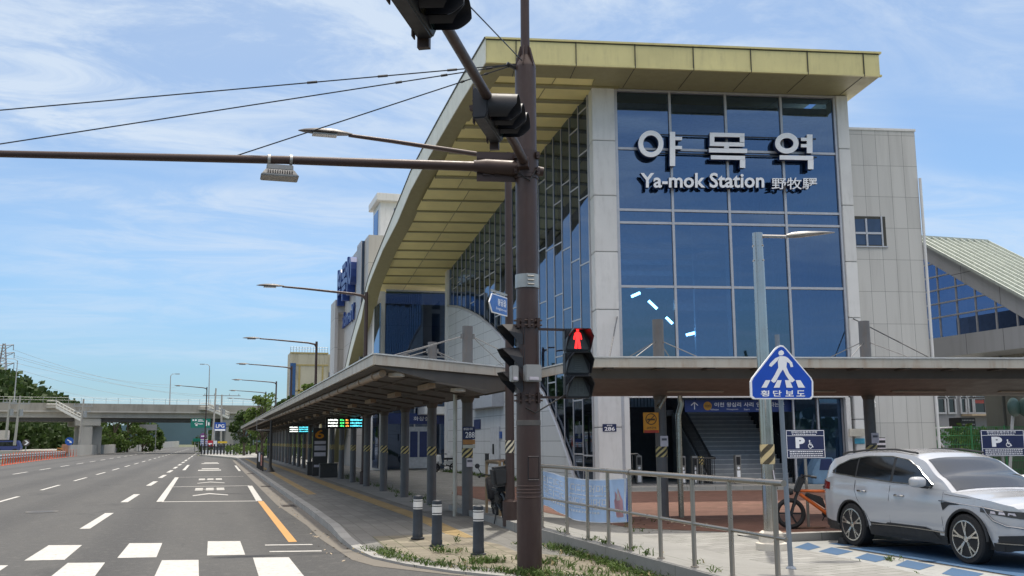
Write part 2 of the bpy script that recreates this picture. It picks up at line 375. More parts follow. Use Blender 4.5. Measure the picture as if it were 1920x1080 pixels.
sheet('gutter', [(2.02, 108), (1.95, 60), (1.93, 31), (2.13, 23.3), (2.10, 20), (2.23, 16.3), (2.45, 15.4), (3.30, 14.1), (4.6, 12.6), (5.2, 12.0), (5.2, 12.6), (3.67, 13.95), (2.9, 15.5), (2.55, 17.6), (2.62, 21), (2.64, 108)], M['gutter'], .005)
KL = [(2.55, 112), (2.52, 60), (2.50, 40), (2.50, 27), (2.46, 21.5), (2.40, 19.2), (2.42, 17.6), (2.57, 16.35), (2.9, 15.25), (3.4, 14.2), (4.1, 13.2), (5.2, 12.0), (7.2, 10.2)]
def zs(y): return .03+.11*max(0, min(1, (y-16.6)/5.0))
def offs(k, dx):
    o = []
    for i, p in enumerate(k):
        a, c = Vector(k[max(0, i-1)]), Vector(k[min(len(k)-1, i+1)]); d = (c-a).normalized(); o.append((p[0]-d.y*dx, p[1]+d.x*dx))
    return o
KI = offs(KL, .2)
b = MB()
for i in range(len(KL)-1):
    q = []
    for (x, y) in (KL[i], KL[i+1], KI[i+1], KI[i]): q.append((x, y, zs(KL[i][1] if (x, y) in (KL[i], KI[i]) else KL[i+1][1])+.012))
    lo = [(v[0], v[1], -.05) for v in q]
    b.add(q+lo, [(0, 1, 2, 3), (0, 4, 5, 1), (3, 2, 6, 7)])
struct(b, 'kerb', M['kerb'], smooth=False)
# island kerb where the bus lane ends
b = MB(); isl = [(2.7, 111), (2.6, 118), (1.2, 128), (-1.6, 148), (-2.0, 160), (14, 175), (14, 111)]
b.prism(isl, lambda a, c, t: (a, c, t), -.05, .14); struct(b, 'traffic_island', M['kerb'], smooth=False)
def terrain_strip(name, left, xr, m_, dz=0., zfn=zs):
    b = MB()
    for i in range(len(left)-1):
        (x0, y0), (x1, y1) = left[i], left[i+1]; n = max(1, int(abs(y1-y0)/1.2) if y0 < 30 else 1)
        for k in range(n):
            ya, yb = y0+(y1-y0)*k/n, y0+(y1-y0)*(k+1)/n; xa, xb = x0+(x1-x0)*k/n, x0+(x1-x0)*(k+1)/n
            ra = xr(ya) if callable(xr) else xr; rb = xr(yb) if callable(xr) else xr
            b.poly([(xa, ya, zfn(ya)+dz), (ra, ya, zfn(ya)+dz), (rb, yb, zfn(yb)+dz), (xb, yb, zfn(yb)+dz)])
    return struct(b, name, m_, smooth=False)
terrain_strip('pavement', KI, lambda y: 6.2 if y > 24.5 else 6.0, M['walk'])
terrain_strip('tactile_strip', [(3.22, 108), (3.22, 58), (3.11, 34)], lambda y: 3.52 if y > 45 else 3.42, M['tactile'], .004)
terrain_strip('tactile_strip', [(4.40, 108), (4.40, 60), (4.36, 35), (4.45, 24), (4.45, 18.5)], lambda y: 4.85, M['tactile'], .004)
terrain_strip('worn_tactile_patch', [(3.0, 19.2), (2.95, 17.4), (3.15, 16.2), (3.6, 14.9), (4.4, 13.8), (5.3, 12.9)], lambda y: 4.44 if y > 17.8 else (5.0 if y > 15 else 5.94), M['sand'], .006)
# concrete strip under the canopy columns, raised slab with the railing, plaza and red brick
sheet('column_strip', [(5.15, 24.6), (6.3, 24.6), (6.3, 112), (5.15, 112)], M['slab'], .147)
b = MB(); b.add([(5.86, 7, -.05), (5.86, 25, -.05), (5.86, 25, .26), (5.86, 7, .26), (7.6, 25, .15), (7.6, 7, .15), (7.9, 25, -.05), (7.6, 25, -.05)], [(0, 1, 2, 3), (2, 4, 5, 3), (1, 7, 4, 2)])
b.box(5.862, 6.12, 7, 24.98, .10, .268)
struct(b, 'raised_slab', M['slab'], smooth=False)
sheet('plaza', [(6.2, 25), (7.5, 25), (7.5, 7), (8.95, 7), (8.95, 11), (9.35, 16.3), (11.2, 16.3), (18, 15.4), (60, 9), (60, 100), (6.2, 112)], M['plaza'], .134)
a_ = R(10.65); DX = Vector((math.cos(a_), -math.sin(a_), 0)); DN = Vector((math.sin(a_), math.cos(a_), 0))
sheet('brick_plaza', [(7.75, 32.6), (7.95, 21), (8.15, 18.6), (9.9, 16.75), (16.6, 15.75), (23, 29.6), (13.4, 31.4), (11.6, 36.2), (9.1, 37.8)], M['brickred'], .140)
b = MB(); pk = [(9.35, 16.3), (11.2, 16.3), (18, 15.4), (60, 9)]
for i in range(3):
    p, q = Vector(pk[i]), Vector(pk[i+1]); n = Vector((-(q-p).y, (q-p).x)).normalized()*.22
    v = [(p.x, p.y, .155), (q.x, q.y, .155), (q.x+n.x, q.y+n.y, .155), (p.x+n.x, p.y+n.y, .155)]
    b.add(v+[(c[0], c[1], 0) for c in v], [(0, 1, 2, 3), (0, 4, 5, 1), (2, 6, 7, 3)])
struct(b, 'kerb', M['kerb'], smooth=False)
# ---- painted markings
def marks(name, polys, m_, z):
    b = MB()
    for p in polys: b.poly([(q[0], q[1], z) for q in p])
    return struct(b, name, m_, smooth=False)
bars = []
for k in range(-8, 3):
    x = -.02+k*1.43; dy = -.14*k+.0
    bars.append([(x, 17.79+dy), (x+.62, 17.68+dy), (x+.60, 20.12+dy), (x, 20.3+dy)])
    bars.append([(x+.72, 14.6+dy), (x+1.34, 14.5+dy), (x+1.30, 17.05+dy), (x+.73, 17.2+dy)])
marks('crosswalk', [q for q in bars if max(v[0] for v in q) < 2.0], M['paint'], .004)
dash = []
for y in (24.2, 36.6-2.2, 47.0, 57, 67, 77, 87, 97, 107, 117, 127, 137): dash.append([(-2.78, y), (-2.56, y), (-2.52, y+5.1), (-2.74, y+5.1)])
for y in range(24, 300, 10): dash.append([(-6.72, y+.5), (-6.58, y+.5), (-6.58, y+5.6), (-6.72, y+5.6)])
for y in range(28, 300, 10): dash.append([(-11.9, y), (-11.74, y), (-11.74, y+5), (-11.9, y+5)])
for y in range(112, 300, 6): dash.append([(-2.78, y), (-2.6, y), (-2.6, y+2.4), (-2.78, y+2.4)])
marks('lane_marking', dash, M['paint'], .0042)
bx = [[(-1.68, 34.2), (-1.46, 34.2), (-1.72, 57.6), (-1.92, 57.6)], [(1.42, 33.4), (1.62, 33.4), (1.72, 45), (1.52, 45)], [(-1.5, 34.0), (1.44, 33.25), (1.44, 33.5), (-1.5, 34.25)], [(-1.7, 45.2), (1.6, 45.0), (1.6, 45.25), (-1.7, 45.45)], [(-1.9, 57.4), (1.7, 57.4), (1.7, 57.6), (-1.9, 57.6)],
      [(-1.95, 72), (-1.75, 72), (-1.8, 88), (-2, 88)], [(1.7, 68), (1.85, 68), (1.9, 84), (1.75, 84)]]
for y in (37.3, 48.5):
    bx += [[(-.62, y), (-.62, y+.5), (-.05, y+1.9), (-.05, y+1.2)], [(-.05, y+1.2), (-.05, y+1.9), (.6, y+.5), (.6, y)]]
    for x in (-.62, -.2, .22): bx += [[(x, y+4.2), (x+.3, y+4.2), (x+.3, y+4.9), (x, y+4.9)], [(x, y+5.3), (x+.3, y+5.3), (x+.3, y+6.3), (x, y+6.3)], [(x, y+4.9), (x+.08, y+4.9), (x+.08, y+5.3), (x, y+5.3)]]
    bx += [[(-.62, y+5.0), (.52, y+5.0), (.52, y+5.2), (-.62, y+5.2)]]
for y in (70, 92): bx += [[(-.9, y), (.6, y), (.6, y+2), (-.9, y+2)], [(-.7, y+4), (.5, y+4), (.5, y+6), (-.7, y+6)]]
marks('bus_bay_marking', bx, M['paint'], .0046)
marks('yellow_line', [[(1.46, 19.6), (1.62, 19.6), (1.64, 33.2), (1.46, 33.2)]], M['ypaint'], .0044)
marks('stop_line', [[(1.0, 19.1), (1.85, 18.9), (1.85, 19.05), (1.0, 19.25)], [(1.02, 17.95), (1.9, 17.75), (1.9, 17.9), (1.02, 18.1)]], M['paint'], .0048)
# disabled bays: pale ground, blue blocks, blue bay
P_ = lambda x, y, l=1.35, w_=.42: [(x, y), (x+w_, y), (x+w_+.03, y+l), (x+.03, y+l)]
marks('parking_edge', [[(9.34, 16.2), (9.3, 13.0), (9.55, 8), (10.55, 8), (10.5, 15.2), (10.6, 16.2)], [(10.5, 15.2), (13.6, 14.9), (13.6, 15.9), (10.6, 16.2)]], M['wpaint'], .016)
def quadpx(px_): return [tuple(onz(a, b_, .02))[:2] for a, b_ in px_]
blk = [quadpx([(1487, 1027), (1517, 1017), (1538, 1026), (1510, 1033)])]
blk = [[(9.76, 15.33), (10.5, 16.0), (10.26, 15.25), (9.68, 14.83)]]
for k in range(7): y = 14.7-k*.98; blk.append([(9.84, y), (10.43, y+.48), (10.38, y-.2), (9.81, y-.56)])
for k in range(3): blk.append([(10.75+k*1.1, 15.75-.05*k), (11.55+k*1.1, 15.7-.05*k), (11.55+k*1.1, 15.25-.05*k), (10.75+k*1.1, 15.3-.05*k)])
marks('parking_blocks', blk, M['bluepaint'], .020)
marks('parking_bay', [[(10.62, 15.0), (13.4, 14.7), (13.4, 8), (10.62, 8)]], M['bluepaint'], .0205)

# gutter gratings, manhole cover and repair patches
for i, (x, y, l) in enumerate(((2.24, 30.5, 'rusty drain grating in the gutter nearest the crosswalk'), (2.24, 44, 'rusty drain grating in the gutter beside the bus bay box'), (2.24, 62, 'rusty drain grating in the gutter by the bus stop post'))):
    t_ = thing('drain_grating', l, 'drain', (x, y, .006)); b = MB()
    for k in range(9): b.box(-.17, .17, -.45+.1*k, -.39+.1*k, 0, .008)
    b.box(-.2, -.17, -.48, .48, 0, .009); b.box(.17, .2, -.48, .48, 0, .009); b.build('grate', mat('grate_iron', (.07, .055, .045), .6, .4), t_, smooth=False)
    b = MB(); b.poly([(-.17, -.45, .001), (.17, -.45, .001), (.17, .45, .001), (-.17, .45, .001)]); b.build('pit', mat('pit_dark', (.01, .01, .01), .9), t_, smooth=False)
t_ = thing('manhole_cover', 'round iron manhole cover in the lane beside the bus bay', 'manhole cover', (-4.5, 30.5, .004)); b = MB(); b.lathe([(.36, 0), (.36, .006)], 28); b.build('cover', mat('cover_iron', (.06, .055, .05), .55, .4, .2, 12), t_); b = MB(); b.lathe([(.36, 0), (.36, .007), (.43, .007), (.43, 0)], 28, cap=False); b.build('collar', mat('collar_concrete', (.16, .155, .145), .85), t_, smooth=False)
# ================================================================ the station
FO = Vector((14.33, 32.93, 0))                      # facade frame: u along the front, v into the building
def fw(u, v, z): return FO+DX*u+DN*v+Vector((0, 0, z))
def fpx(px, py, off=0.):                             # a pixel of the photo on the plane `off` in front of the facade
    P = FO-DN*off; p = onpl(px, py, P, (DN.x, DN.y)); return (p-FO).dot(DX), p.z
M['yellow'] = mat('cream_metal_panel', (.68, .61, .285), .45, 0, .06, 1.2, 0, .35, (.25, .22, .13), isl=.10)
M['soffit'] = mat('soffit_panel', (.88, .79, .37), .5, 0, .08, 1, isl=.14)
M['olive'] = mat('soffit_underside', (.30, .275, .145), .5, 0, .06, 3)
M['fasciaw'] = mat('pale_fascia_panel', (.70, .70, .60), .45, 0, .06, 2, 0, .3)
M['joint'] = mat('dark_joint', (.05, .05, .04), .7)
M['alu'] = mat('aluminium_frame', (.50, .50, .52), .38, .35, .06, 6)
M['white'] = mat('white_metal_panel', (.74, .735, .715), .5, 0, .05, 1.2, 0, .36, (.27, .26, .23), isl=.09)
M['stone'] = panelmat('granite_panel', (.62, .61, .575), .544, 1.24, joint=(.2, .2, .19), off=(-9.08+.0, .02), speck=.22)
M['sidepanel'] = panelmat('side_wall_panel', (.60, .61, .605), 3.1, .62, axis='yz', joint=(.16, .16, .16), jw=.02, speck=.08)
M['wingpanel'] = panelmat('wing_wall_panel', (.47, .455, .44), 6.2, 2.3, axis='yz', joint=(.2, .2, .2), jw=.03, speck=.06)
M['glass'] = glassmat('blue_tinted_glass', (.20, .36, .60), (.46, .66, 1.), ior=2.9, tilt=.07)
M['sglass'] = glassmat('blue_side_glass', (.13, .22, .38), (.62, .76, 1.), ior=2.3, tilt=.05)
M['dglass'] = glassmat('dark_blue_glass', (.09, .14, .26), (.34, .46, .72), ior=1.75)
M['clear'] = glassmat('blue_clear_glass', (.22, .42, .68))
M['inwall'] = mat('interior_wall', (.62, .66, .72), .7); M['infloor'] = mat('interior_floor', (.3, .3, .3), .5)
M['indark'] = mat('interior_dark', (.06, .065, .075), .8)
M['signwhite'] = mat('sign_white', (.95, .95, .96), .35, 0, .03); M['signblue'] = mat('sign_side_blue', (.016, .03, .11), .45)
st = thing('station_building', 'blue glass fronted station building under a sweeping cream yellow roof with big white letters', 'station', FO, -a_)
def box_f(b, u0, u1, v0, v1, z0, z1): return b.box(u0, u1, v0, v1, z0, z1)
# front columns, joints cut as proud shadow gaps between stacked panels
def column(name, u0, u1, v0, v1, zj, zt):
    b = MB(); z = .26
    for k in sorted(zj)+[zt]:
        if k-z > .1: b.box(u0, u1, v0, v1, z, k-.018)
        z = k
    o = b.build(name, M['white'], st, bev=.02)
    j = MB(); j.box(u0+.03, u1-.03, v0+.03, v1-.03, .26, zt-.02); j.build('panel_joint', M['joint'], o, smooth=False); return o
zl = [2.35, 4.45, 6.63, 8.79, 10.93, 13.06]
column('front_column', -1.08, -.22, -.14, .8, zl, 15.16)
column('front_column', 8.60, 9.07, -.12, .8, [2.6, 4.6, 6.4, 8.55, 10.75, 13.0], 15.16)
# curtain wall
b = MB(); cols = [-.15, 1.96, 4.16, 6.38, 8.56]; rows = [3.55, 7.51, 9.93, 10.42, 12.80, 15.05]
for i in range(4):
    for j in range(5): b.add([(cols[i]+.05, .03, rows[j]+.04), (cols[i+1]-.05, .03, rows[j]+.04), (cols[i+1]-.05, .03, rows[j+1]-.04), (cols[i]+.05, .03, rows[j+1]-.04)], [(0, 1, 2, 3)])
b.build('glazing', M['glass'], st, smooth=False, recalc=False)
b = MB()
for u in (1.96, 4.16, 6.38): b.box(u-.045, u+.045, -.05, .12, 3.44, 15.12)
b.box(-.215, -.10, -.07, .12, .26, 15.14); b.box(8.50, 8.595, -.06, .12, 3.44, 15.14)
for z in (7.51, 9.93, 10.42, 12.80):
    for i in range(4): b.box(cols[i]+.047, cols[i+1]-.047, -.035, .10, z-.045, z+.045)
b.box(-.10, 8.50, -.06, .12, 15.06, 15.14)
b.build('mullion', M['alu'], st, smooth=False)
b = MB(); b.box(-.1, 8.42, -.075, .14, 3.40, 3.52); b.box(8.30, 8.48, -.08, .14, .26, 3.40); b.box(-.10, .10, -.08, .14, .26, 3.40)
b.build('entrance_frame', M['white'], st, bev=.01)
# interior: floor slabs, back wall, side wall behind the glass
b = MB(); b.box(-.9, 9.0, 9.0, 9.2, .2, 15); b.box(8.7, 9.0, .7, 9, .2, 15); b.box(-1.0, -.95, 1.0, 9, 9.0, 15); b.build('interior_wall', M['inwall'], st, smooth=False)
b = MB(); b.box(-.9, 9.0, .8, 9, 14.6, 14.9); b.box(3.0, 9.0, 4.2, 9, 7.2, 7.5); b.box(-.9, 9.0, 5.2, 9.0, 10.2, 10.6)
for z in (8.5, 8.95, 9.4, 9.8): b.box(-.6, 4.6, 2.5, 2.7, z-.12, z+.05)
b.box(4.6, 4.9, 1.6, 2.0, 4.0, 14.6); b.box(7.5, 7.8, 1.6, 2.0, 4.0, 14.6); b.box(3.0, 3.15, 1.0, 1.2, 4, 14.6)
for u in (5.6, 6.3, 7.0): b.box(u, u+.07, 3.2, 3.3, 7.5, 14.6)
b.build('interior_structure', M['inwall'], st, smooth=False)
b = MB(); b.box(-.9, 9.0, .0, 9.0, .15, .25); b.build('interior_floor', M['infloor'], st, smooth=False)
b = MB(); b.box(-.9, .12, .12, 9, .26, 3.6); b.box(.12, 9, 7.0, 7.1, .26, 3.3); b.build('interior_partition', M['indark'], st, smooth=False)
M['tube'] = emit('lit_tube', (.55, .85, 1.), 9.)
for px, py, px2, py2 in ((1184, 556, 1200, 549), (1216, 564, 1232, 579), (1249, 595, 1261, 607), (1287, 628, 1308, 623)):
    u, z = fpx(px, py, -1.2); u2, z2 = fpx(px2, py2, -1.2); b = MB(); b.tube((u, 1.2, z), (u2, 1.2, z2), .055, n=8); b.build('lit_tube', M['tube'], st)
# entrance stairs with landing and balustrade
M['stair'] = mat('stair_granite', (.34, .35, .36), .6, 0, .08); M['rail'] = mat('dark_rail', (.05, .052, .055), .4, .6)
b = MB(); n = 17; rise, run = .172, .30
for k in range(n): b.box(3.5, 6.6, 1.2+k*run, 1.2+n*run, .26+k*rise, .26+(k+1)*rise-.025)
b.box(3.2, 6.9, 1.2+n*run, 8.9, 2.9, 3.15)
for k in range(10): b.box(4.0, 6.6, 7.2+k*.17, 8.95, 3.15+k*rise, 3.15+(k+1)*rise)
b.build('stairs', M['stair'], st, smooth=False)
b = MB()
for k in range(n): b.box(3.49, 6.61, 1.185+k*run, 1.26+k*run, .26+(k+1)*rise-.025, .26+(k+1)*rise)
b.build('stair_nosing', mat('nosing', (.72, .72, .70), .6), st, smooth=False)
b = MB(); e = 1.2+n*run; zt = .26+n*rise
for u in (3.42, 6.66):
    b.path([(u, .6, 1.2), (u, 1.1, 1.25), (u, e, zt+1.0), (u, e+1.6, zt+1.0)], .05, 6); b.path([(u, 1.1, .45), (u, e, zt+.12), (u, e+1.6, zt+.12)], .02, 6)
    for k in range(46):
        y = 1.1+k*.145; zb = .3+max(0, min(1, (y-1.1)/(e-1.1)))*(zt-.26); b.tube((u, y, zb), (u, y, zb+1.0), .02, n=5)
b.path([(3.42, .6, 1.2), (2.6, .6, 1.2), (2.6, .6, .26)], .035, 6)
for k in range(10): b.tube((3.4-k*.085, .6, .3), (3.4-k*.085, .6, 1.2), .013, n=5)
b.path([(1.2, e, zt+1.0), (3.42, e, zt+1.0)], .035, 6)
for k in range(16): b.tube((1.2+k*.145, e, zt+.1), (1.2+k*.145, e, zt+1.0), .013, n=5)
b.build('stair_balustrade', M['rail'], st)
b = MB(); b.add([(3.41, 1.2, .2), (3.41, e, .2), (3.41, e, zt-.1), (3.41, 1.2, .3), (3.49, 1.2, .2), (3.49, e, .2), (3.49, e, zt-.1), (3.49, 1.2, .3)], [(0, 1, 2, 3), (4, 7, 6, 5), (2, 6, 7, 3), (0, 4, 5, 1)])
b.build('stair_stringer', M['stair'], st, smooth=False)
# fixed clear panes beside the stairs
b = MB()
for u in (6.4, 7.4): b.add([(u+.03, .3, .3), (u+.87, .3, .3), (u+.87, .3, 3.36), (u+.03, .3, 3.36)], [(0, 1, 2, 3)])
b.build('entrance_glazing', M['clear'], st, smooth=False, recalc=False)
b = MB()
for u in (6.4, 7.35, 8.3): b.box(u-.03, u+.03, .25, .35, .26, 3.4)
b.build('glazing_post', M['alu'], st, smooth=False)
b = MB(); b.box(-1.3, 9.3, -1.0, .0, .0, .255); b.build('entrance_step', M['kerb'], st, smooth=False)
# hanging blue direction sign
b = MB(); u0, z1 = fpx(1284, 750, -.5); u1, z0 = fpx(1492, 772, -.5); b.box(u0, u1, .50, .58, z0, z1)
b.box(u0+.4, u0+.43, .53, .55, z1, 3.5); b.box(u1-.4, u1-.37, .53, .55, z1, 3.5)
hs_ = b.build('direction_sign', mat('sign_blue', (.018, .045, .20), .45, 0, .05), st, smooth=False)
b = MB(); fn = lambda a, c, t: Vector((a, .5-t, c)); hh = z1-z0
for k, (s_, x) in enumerate((('이천', .265), ('왕십리', .375), ('사리', .53), ('인천', .645), ('타는 곳', .77))):
    wd = (u1-u0)*.043*len(s_.replace(' ', '')); text(b, s_, fn, u0+(u1-u0)*x-.0, u0+(u1-u0)*x+wd, z0+hh*.42, z0+hh*.80, .004, off=.01)
for k, (s_, x) in enumerate((('Icheon', .23), ('Wangsimni', .37), ('Sari', .53), ('Incheon', .64))): text(b, s_, fn, u0+(u1-u0)*x, u0+(u1-u0)*x+.05*len(s_), z0+hh*.14, z0+hh*.28, .004)
cx_, cz_ = u0+.36, z0+hh*.5
b.bar((cx_, .496, cz_-.13), (cx_, .496, cz_+.13), .03, .004, (0, 1, 0)); b.bar((cx_, .496, cz_+.14), (cx_-.13, .496, cz_+.02), .03, .004, (0, 1, 0)); b.bar((cx_, .496, cz_+.14), (cx_+.13, .496, cz_+.02), .03, .004, (0, 1, 0))
b.build('lettering', M['signwhite'], hs_, smooth=False)
b = MB(); b.lathe([(.16, 0), (.16, .012)], 24, (u0+.86, .488, cz_), 'y'); b.build('line_badge', mat('badge_orange', (.55, .27, .03), .5), hs_)
b = MB(); text(b, '수인분당', fn, u0+.74, u0+.98, cz_-.05, cz_+.05, .015, off=.012); b.build('badge_text', M['joint'], hs_, smooth=False)
# big name letters, standing off the glass
def fl(off): return lambda px, py, t: (lambda q: Vector((q[0], -off-.0+t, q[1])))(fpx(px, py, off))
OFF = .37; lf = fl(OFF)
def strokes(name, rects, rings=()):
    b = MB(); s_ = MB()
    for (x0, y0, x1, y1) in rects:
        sk = (x1-x0)*.02; P4 = [(x0, y0), (x1, y0+sk), (x1, y1+sk), (x0, y1)]
        b.prism(P4, lf, 0, .03); s_.prism([(x0+.4, y0+.4), (x1-.4, y0+sk+.4), (x1-.4, y1+sk-.4), (x0+.4, y1-.4)], lf, .031, .25)
    for (cx0, cy0, ro, ri, ey) in rings:
        b.ring(cx0, cy0, ro, ri, lf, 0, .03, 40, ey); s_.ring(cx0, cy0, ro-.4, ri+.4, lf, .031, .25, 40, ey)
    o = b.build(name, M['signwhite'], st, smooth=False); s_.build('letter_side', M['signblue'], o, smooth=False)
strokes('name_letter', [(1256, 247, 1266, 311), (1266, 256.5, 1279, 262.5), (1266, 273.5, 1279, 279.5)], [(1220.5, 269.5, 23.5, 14.5, 1.06)])
strokes('name_letter', [(1331, 248.5, 1396, 256), (1331, 266, 1396, 273.5), (1331, 256, 1339.5, 266), (1387.5, 256, 1396, 266), (1329.5, 277.5, 1401, 285.5), (1358, 273.5, 1367, 277.5), (1333, 291, 1397, 298.5), (1387.5, 298.5, 1397.5, 314.5)])
strokes('name_letter', [(1513, 252, 1523.5, 287), (1502, 258, 1513, 264), (1502, 270, 1513, 276), (1462, 291, 1525, 299), (1515, 299, 1525.5, 317)], [(1475.5, 268.5, 22, 12.5, .88)])
b = MB(); lf2 = lambda a, c, t: lf(a, -c, t)
text(b, 'Ya-mok Station', lf2, 1201, 1433, -352, -324, 0, .22, off=.022); b.build('name_letters_latin', [M['signwhite'], M['signblue']], st, smooth=False)
b = MB(); text(b, '野牧驛', lf2, 1447, 1532, -355, -333, 0, .16, off=.008); b.build('name_letters_hanja', [M['signwhite'], M['signblue']], st, smooth=False)
b = MB()
for z in (13.35, 12.62): b.box(.9, 7.7, -.12, -.08, z-.025, z+.025)
b.build('letter_rail', M['rail'], st, smooth=False)
# roof: front box fascia with soffit, curved left edge beam, stepped soffit, top skin
b = MB(); ue = [9.38]+[9.38-.62-k*2.16 for k in range(7)]+[-5.26]
for u_a, u_b in zip(ue[1:], ue): b.box(u_a+.001, u_b-.001, -2.20+.004*random.random(), -2.12, 15.17, 16.02)
b.box(-5.30, 9.46, -2.26, -2.12, 16.02, 16.09); b.box(-5.28, 9.44, -2.235, -2.13, 15.13, 15.20)
fs = b.build('front_fascia', M['yellow'], st, smooth=False)
b = MB()
for k in range(7): u = 9.38-.62-k*2.16; b.box(u-.014, u+.014, -2.243, -2.19, 15.12, 16.03)
b.box(-5.26, 9.38, -2.215, -2.19, 15.985, 16.015); b.build('panel_joint', M['joint'], fs, smooth=False)
b = MB(); b.box(-5.2, 9.40, -2.12, -.9, 15.16, 15.24); b.box(-1.1, 9.40, -.9, 1.0, 15.16, 15.24); b.box(9.32, 9.40, -2.12, 14, 15.24, 16.0)
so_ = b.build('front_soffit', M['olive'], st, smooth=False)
b = MB()
for k in range(7):
    u = 9.38-.62-k*2.16
    b.box(u-.012, u+.012, -2.12, -.16 if u > -1 else -.9, 15.150, 15.165)
b.build('panel_joint', M['joint'], so_, smooth=False)
EDGE = [(31.75, 16.05), (35.5, 15.83), (39.35, 15.50), (42.5, 15.2), (45.5, 14.86), (49.1, 14.05), (53.7, 13.0), (57.2, 12.2), (58.9, 11.75), (60.4, 11.0), (61.6, 10.5), (64, 9.6), (66, 8.75), (69.4, 6.9), (72, 5.2), (74.5, 3.2), (76.5, 1.2)]
def rib(b, xa, xb, dz0_, dz1):
    vs = []
    for (y, z) in EDGE:
        dz0 = dz0_*(.55 if 52 < y < 61 else 1) if dz0_ < -.2 else dz0_
        vs += [(xa, y, z+dz0), (xb, y, z+dz0), (xb, y, z+dz1), (xa, y, z+dz1)]
    n_ = len(EDGE); fs_ = [(i*4+j, i*4+(j+1) % 4, (i+1)*4+(j+1) % 4, (i+1)*4+j) for i in range(n_-1) for j in range(4)]
    b.add(vs, fs_+[(0, 1, 2, 3), tuple((n_-1)*4+j for j in (3, 2, 1, 0))])
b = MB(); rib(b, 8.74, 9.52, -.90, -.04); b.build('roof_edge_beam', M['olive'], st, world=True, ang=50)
b = MB(); rib(b, 8.705, 8.74, -.93, -.0); b.build('roof_edge_fascia', M['fasciaw'], st, world=True, ang=50)
b = MB(); rib(b, 8.68, 8.76, -.03, .05); b.build('roof_edge_cap', M['joint'], st, world=True, ang=50)
WL = [(33.28, 15.16), (37.3, 14.71), (43.5, 13.93), (49.5, 13.09), (56.3, 12.23), (63, 11.35)]
def wz(y):
    for (a, c), (d, e_) in zip(WL, WL[1:]):
        if y <= d: return c+(e_-c)*(y-a)/(d-a)
    return WL[-1][1]
b = MB(); vs = []
for (y, z) in EDGE[:10]: vs += [(9.5, y, z-.06 if y < 50 else max(z-.06, wz(y)+.5)), (13.26, y-.71, max(z-.06, 15.9-.13*(y-33)) if y < 62 else z-.06), (23.3, y-2.6, max(z-.06, 15.9-.13*(y-33)))]
b.add(vs, [(i*3+j, i*3+j+1, (i+1)*3+j+1, (i+1)*3+j) for i in range(9) for j in (0, 1)]); b.build('roof_skin', M['olive'], st, world=True, smooth=False)
SX = 13.26; lt = 3.95/math.cos(a_); b = MB(); jb = MB(); y = 31.95; k = 0; ys = []
while y < 60.6:
    ys.append(y); y += 1.22+.028*k; k += 1
for k, y in enumerate(ys):
    y2 = ys[k+1] if k+1 < len(ys) else 62.0; z0, z1 = wz(y)+.0, wz(y2)
    def pt(u, yy, z, dv=0): return Vector((SX+.1, yy, z))-DX*u+DN*dv
    drop = z0-z1
    # inclined panel rising to a short lip coloured dark for its underside shade: the lit face looks to the front, the lip hangs below it
    yb = y2-.34
    lp_ = .30 if k < 8 else .16
    um_ = lt*((.42+.03*k if k < 9 else .5) % 1)
    for ua, ub in ((-.9, um_-.01), (um_+.01, lt)): b.add([pt(ua, y, z0+.02), pt(ub, y, z0+.02), pt(ub, y2-lp_, z1-.0), pt(ua, y2-lp_, z1)], [(0, 1, 2, 3)])
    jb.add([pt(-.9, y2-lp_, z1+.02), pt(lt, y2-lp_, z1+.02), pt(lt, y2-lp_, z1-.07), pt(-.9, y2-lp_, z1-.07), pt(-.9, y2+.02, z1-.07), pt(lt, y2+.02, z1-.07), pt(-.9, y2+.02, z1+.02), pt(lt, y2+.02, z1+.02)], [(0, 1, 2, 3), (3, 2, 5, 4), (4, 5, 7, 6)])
    f_ = .42+.03*k if k < 9 else .5
    uj = lt*(f_ % 1); jj = pt(uj, y+.02, z0-.005); j2 = pt(uj, y2-lp_, z1-.012); jb.bar(jj, j2, .03, .014)
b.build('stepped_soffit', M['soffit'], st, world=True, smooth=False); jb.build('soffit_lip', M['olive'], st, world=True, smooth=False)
# side wall (faces the road): glass above a falling curve, panelled wall below
CV = [(57.2, 9.95), (54.5, 9.55), (52, 9.0), (49.5, 8.35), (47.3, 7.6), (45.4, 6.85), (43.5, 5.9), (41.2, 4.9), (39.1, 3.8), (37.4, 2.4), (36.0, 1.0), (35.45, .25)]
def cvz(y):
    for (a, c), (d, e_) in zip(CV, CV[1:]):
        if d <= y <= a: return e_+(c-e_)*(y-d)/(a-d)
    return .25
b = MB()
for (a, c), (d, e_) in zip(CV, CV[1:]): b.add([(SX+.04, a, .0), (SX+.04, d, .0), (SX+.04, d, e_), (SX+.04, a, c), (SX+.4, a, .0), (SX+.4, d, 0), (SX+.4, d, e_), (SX+.4, a, c)], [(0, 1, 2, 3), (3, 2, 6, 7)])
sw = b.build('side_wall', M['sidepanel'], st, world=True, smooth=False)
b = MB(); b.path([(SX+.0, a, c+.03) for a, c in CV], .07, 6); b.build('wall_coping', M['alu'], sw, world=True)
gy = [33.75+1.005*k for k in range(24)]; gl = MB(); mu = MB(); rr = random.Random(3)
for k in range(23):
    y0, y1 = gy[k], gy[k+1]; zb0, zb1 = cvz(y0), cvz(y1); zt_ = wz(y0)-.05
    gl.add([(SX+.08, y0, zb0), (SX+.08, y1, zb1), (SX+.08, y1, wz(y1)-.02), (SX+.08, y0, wz(y0)-.02)], [(0, 3, 2, 1)])
    z = zb0+rr.uniform(.6, 2.6)
    while z < zt_-.4:
        if z > zb1+.1: mu.box(SX+.062, SX+.12, y0+.03, y1-.03, z-.028, z+.028)
        z += rr.uniform(1.7, 3.1)
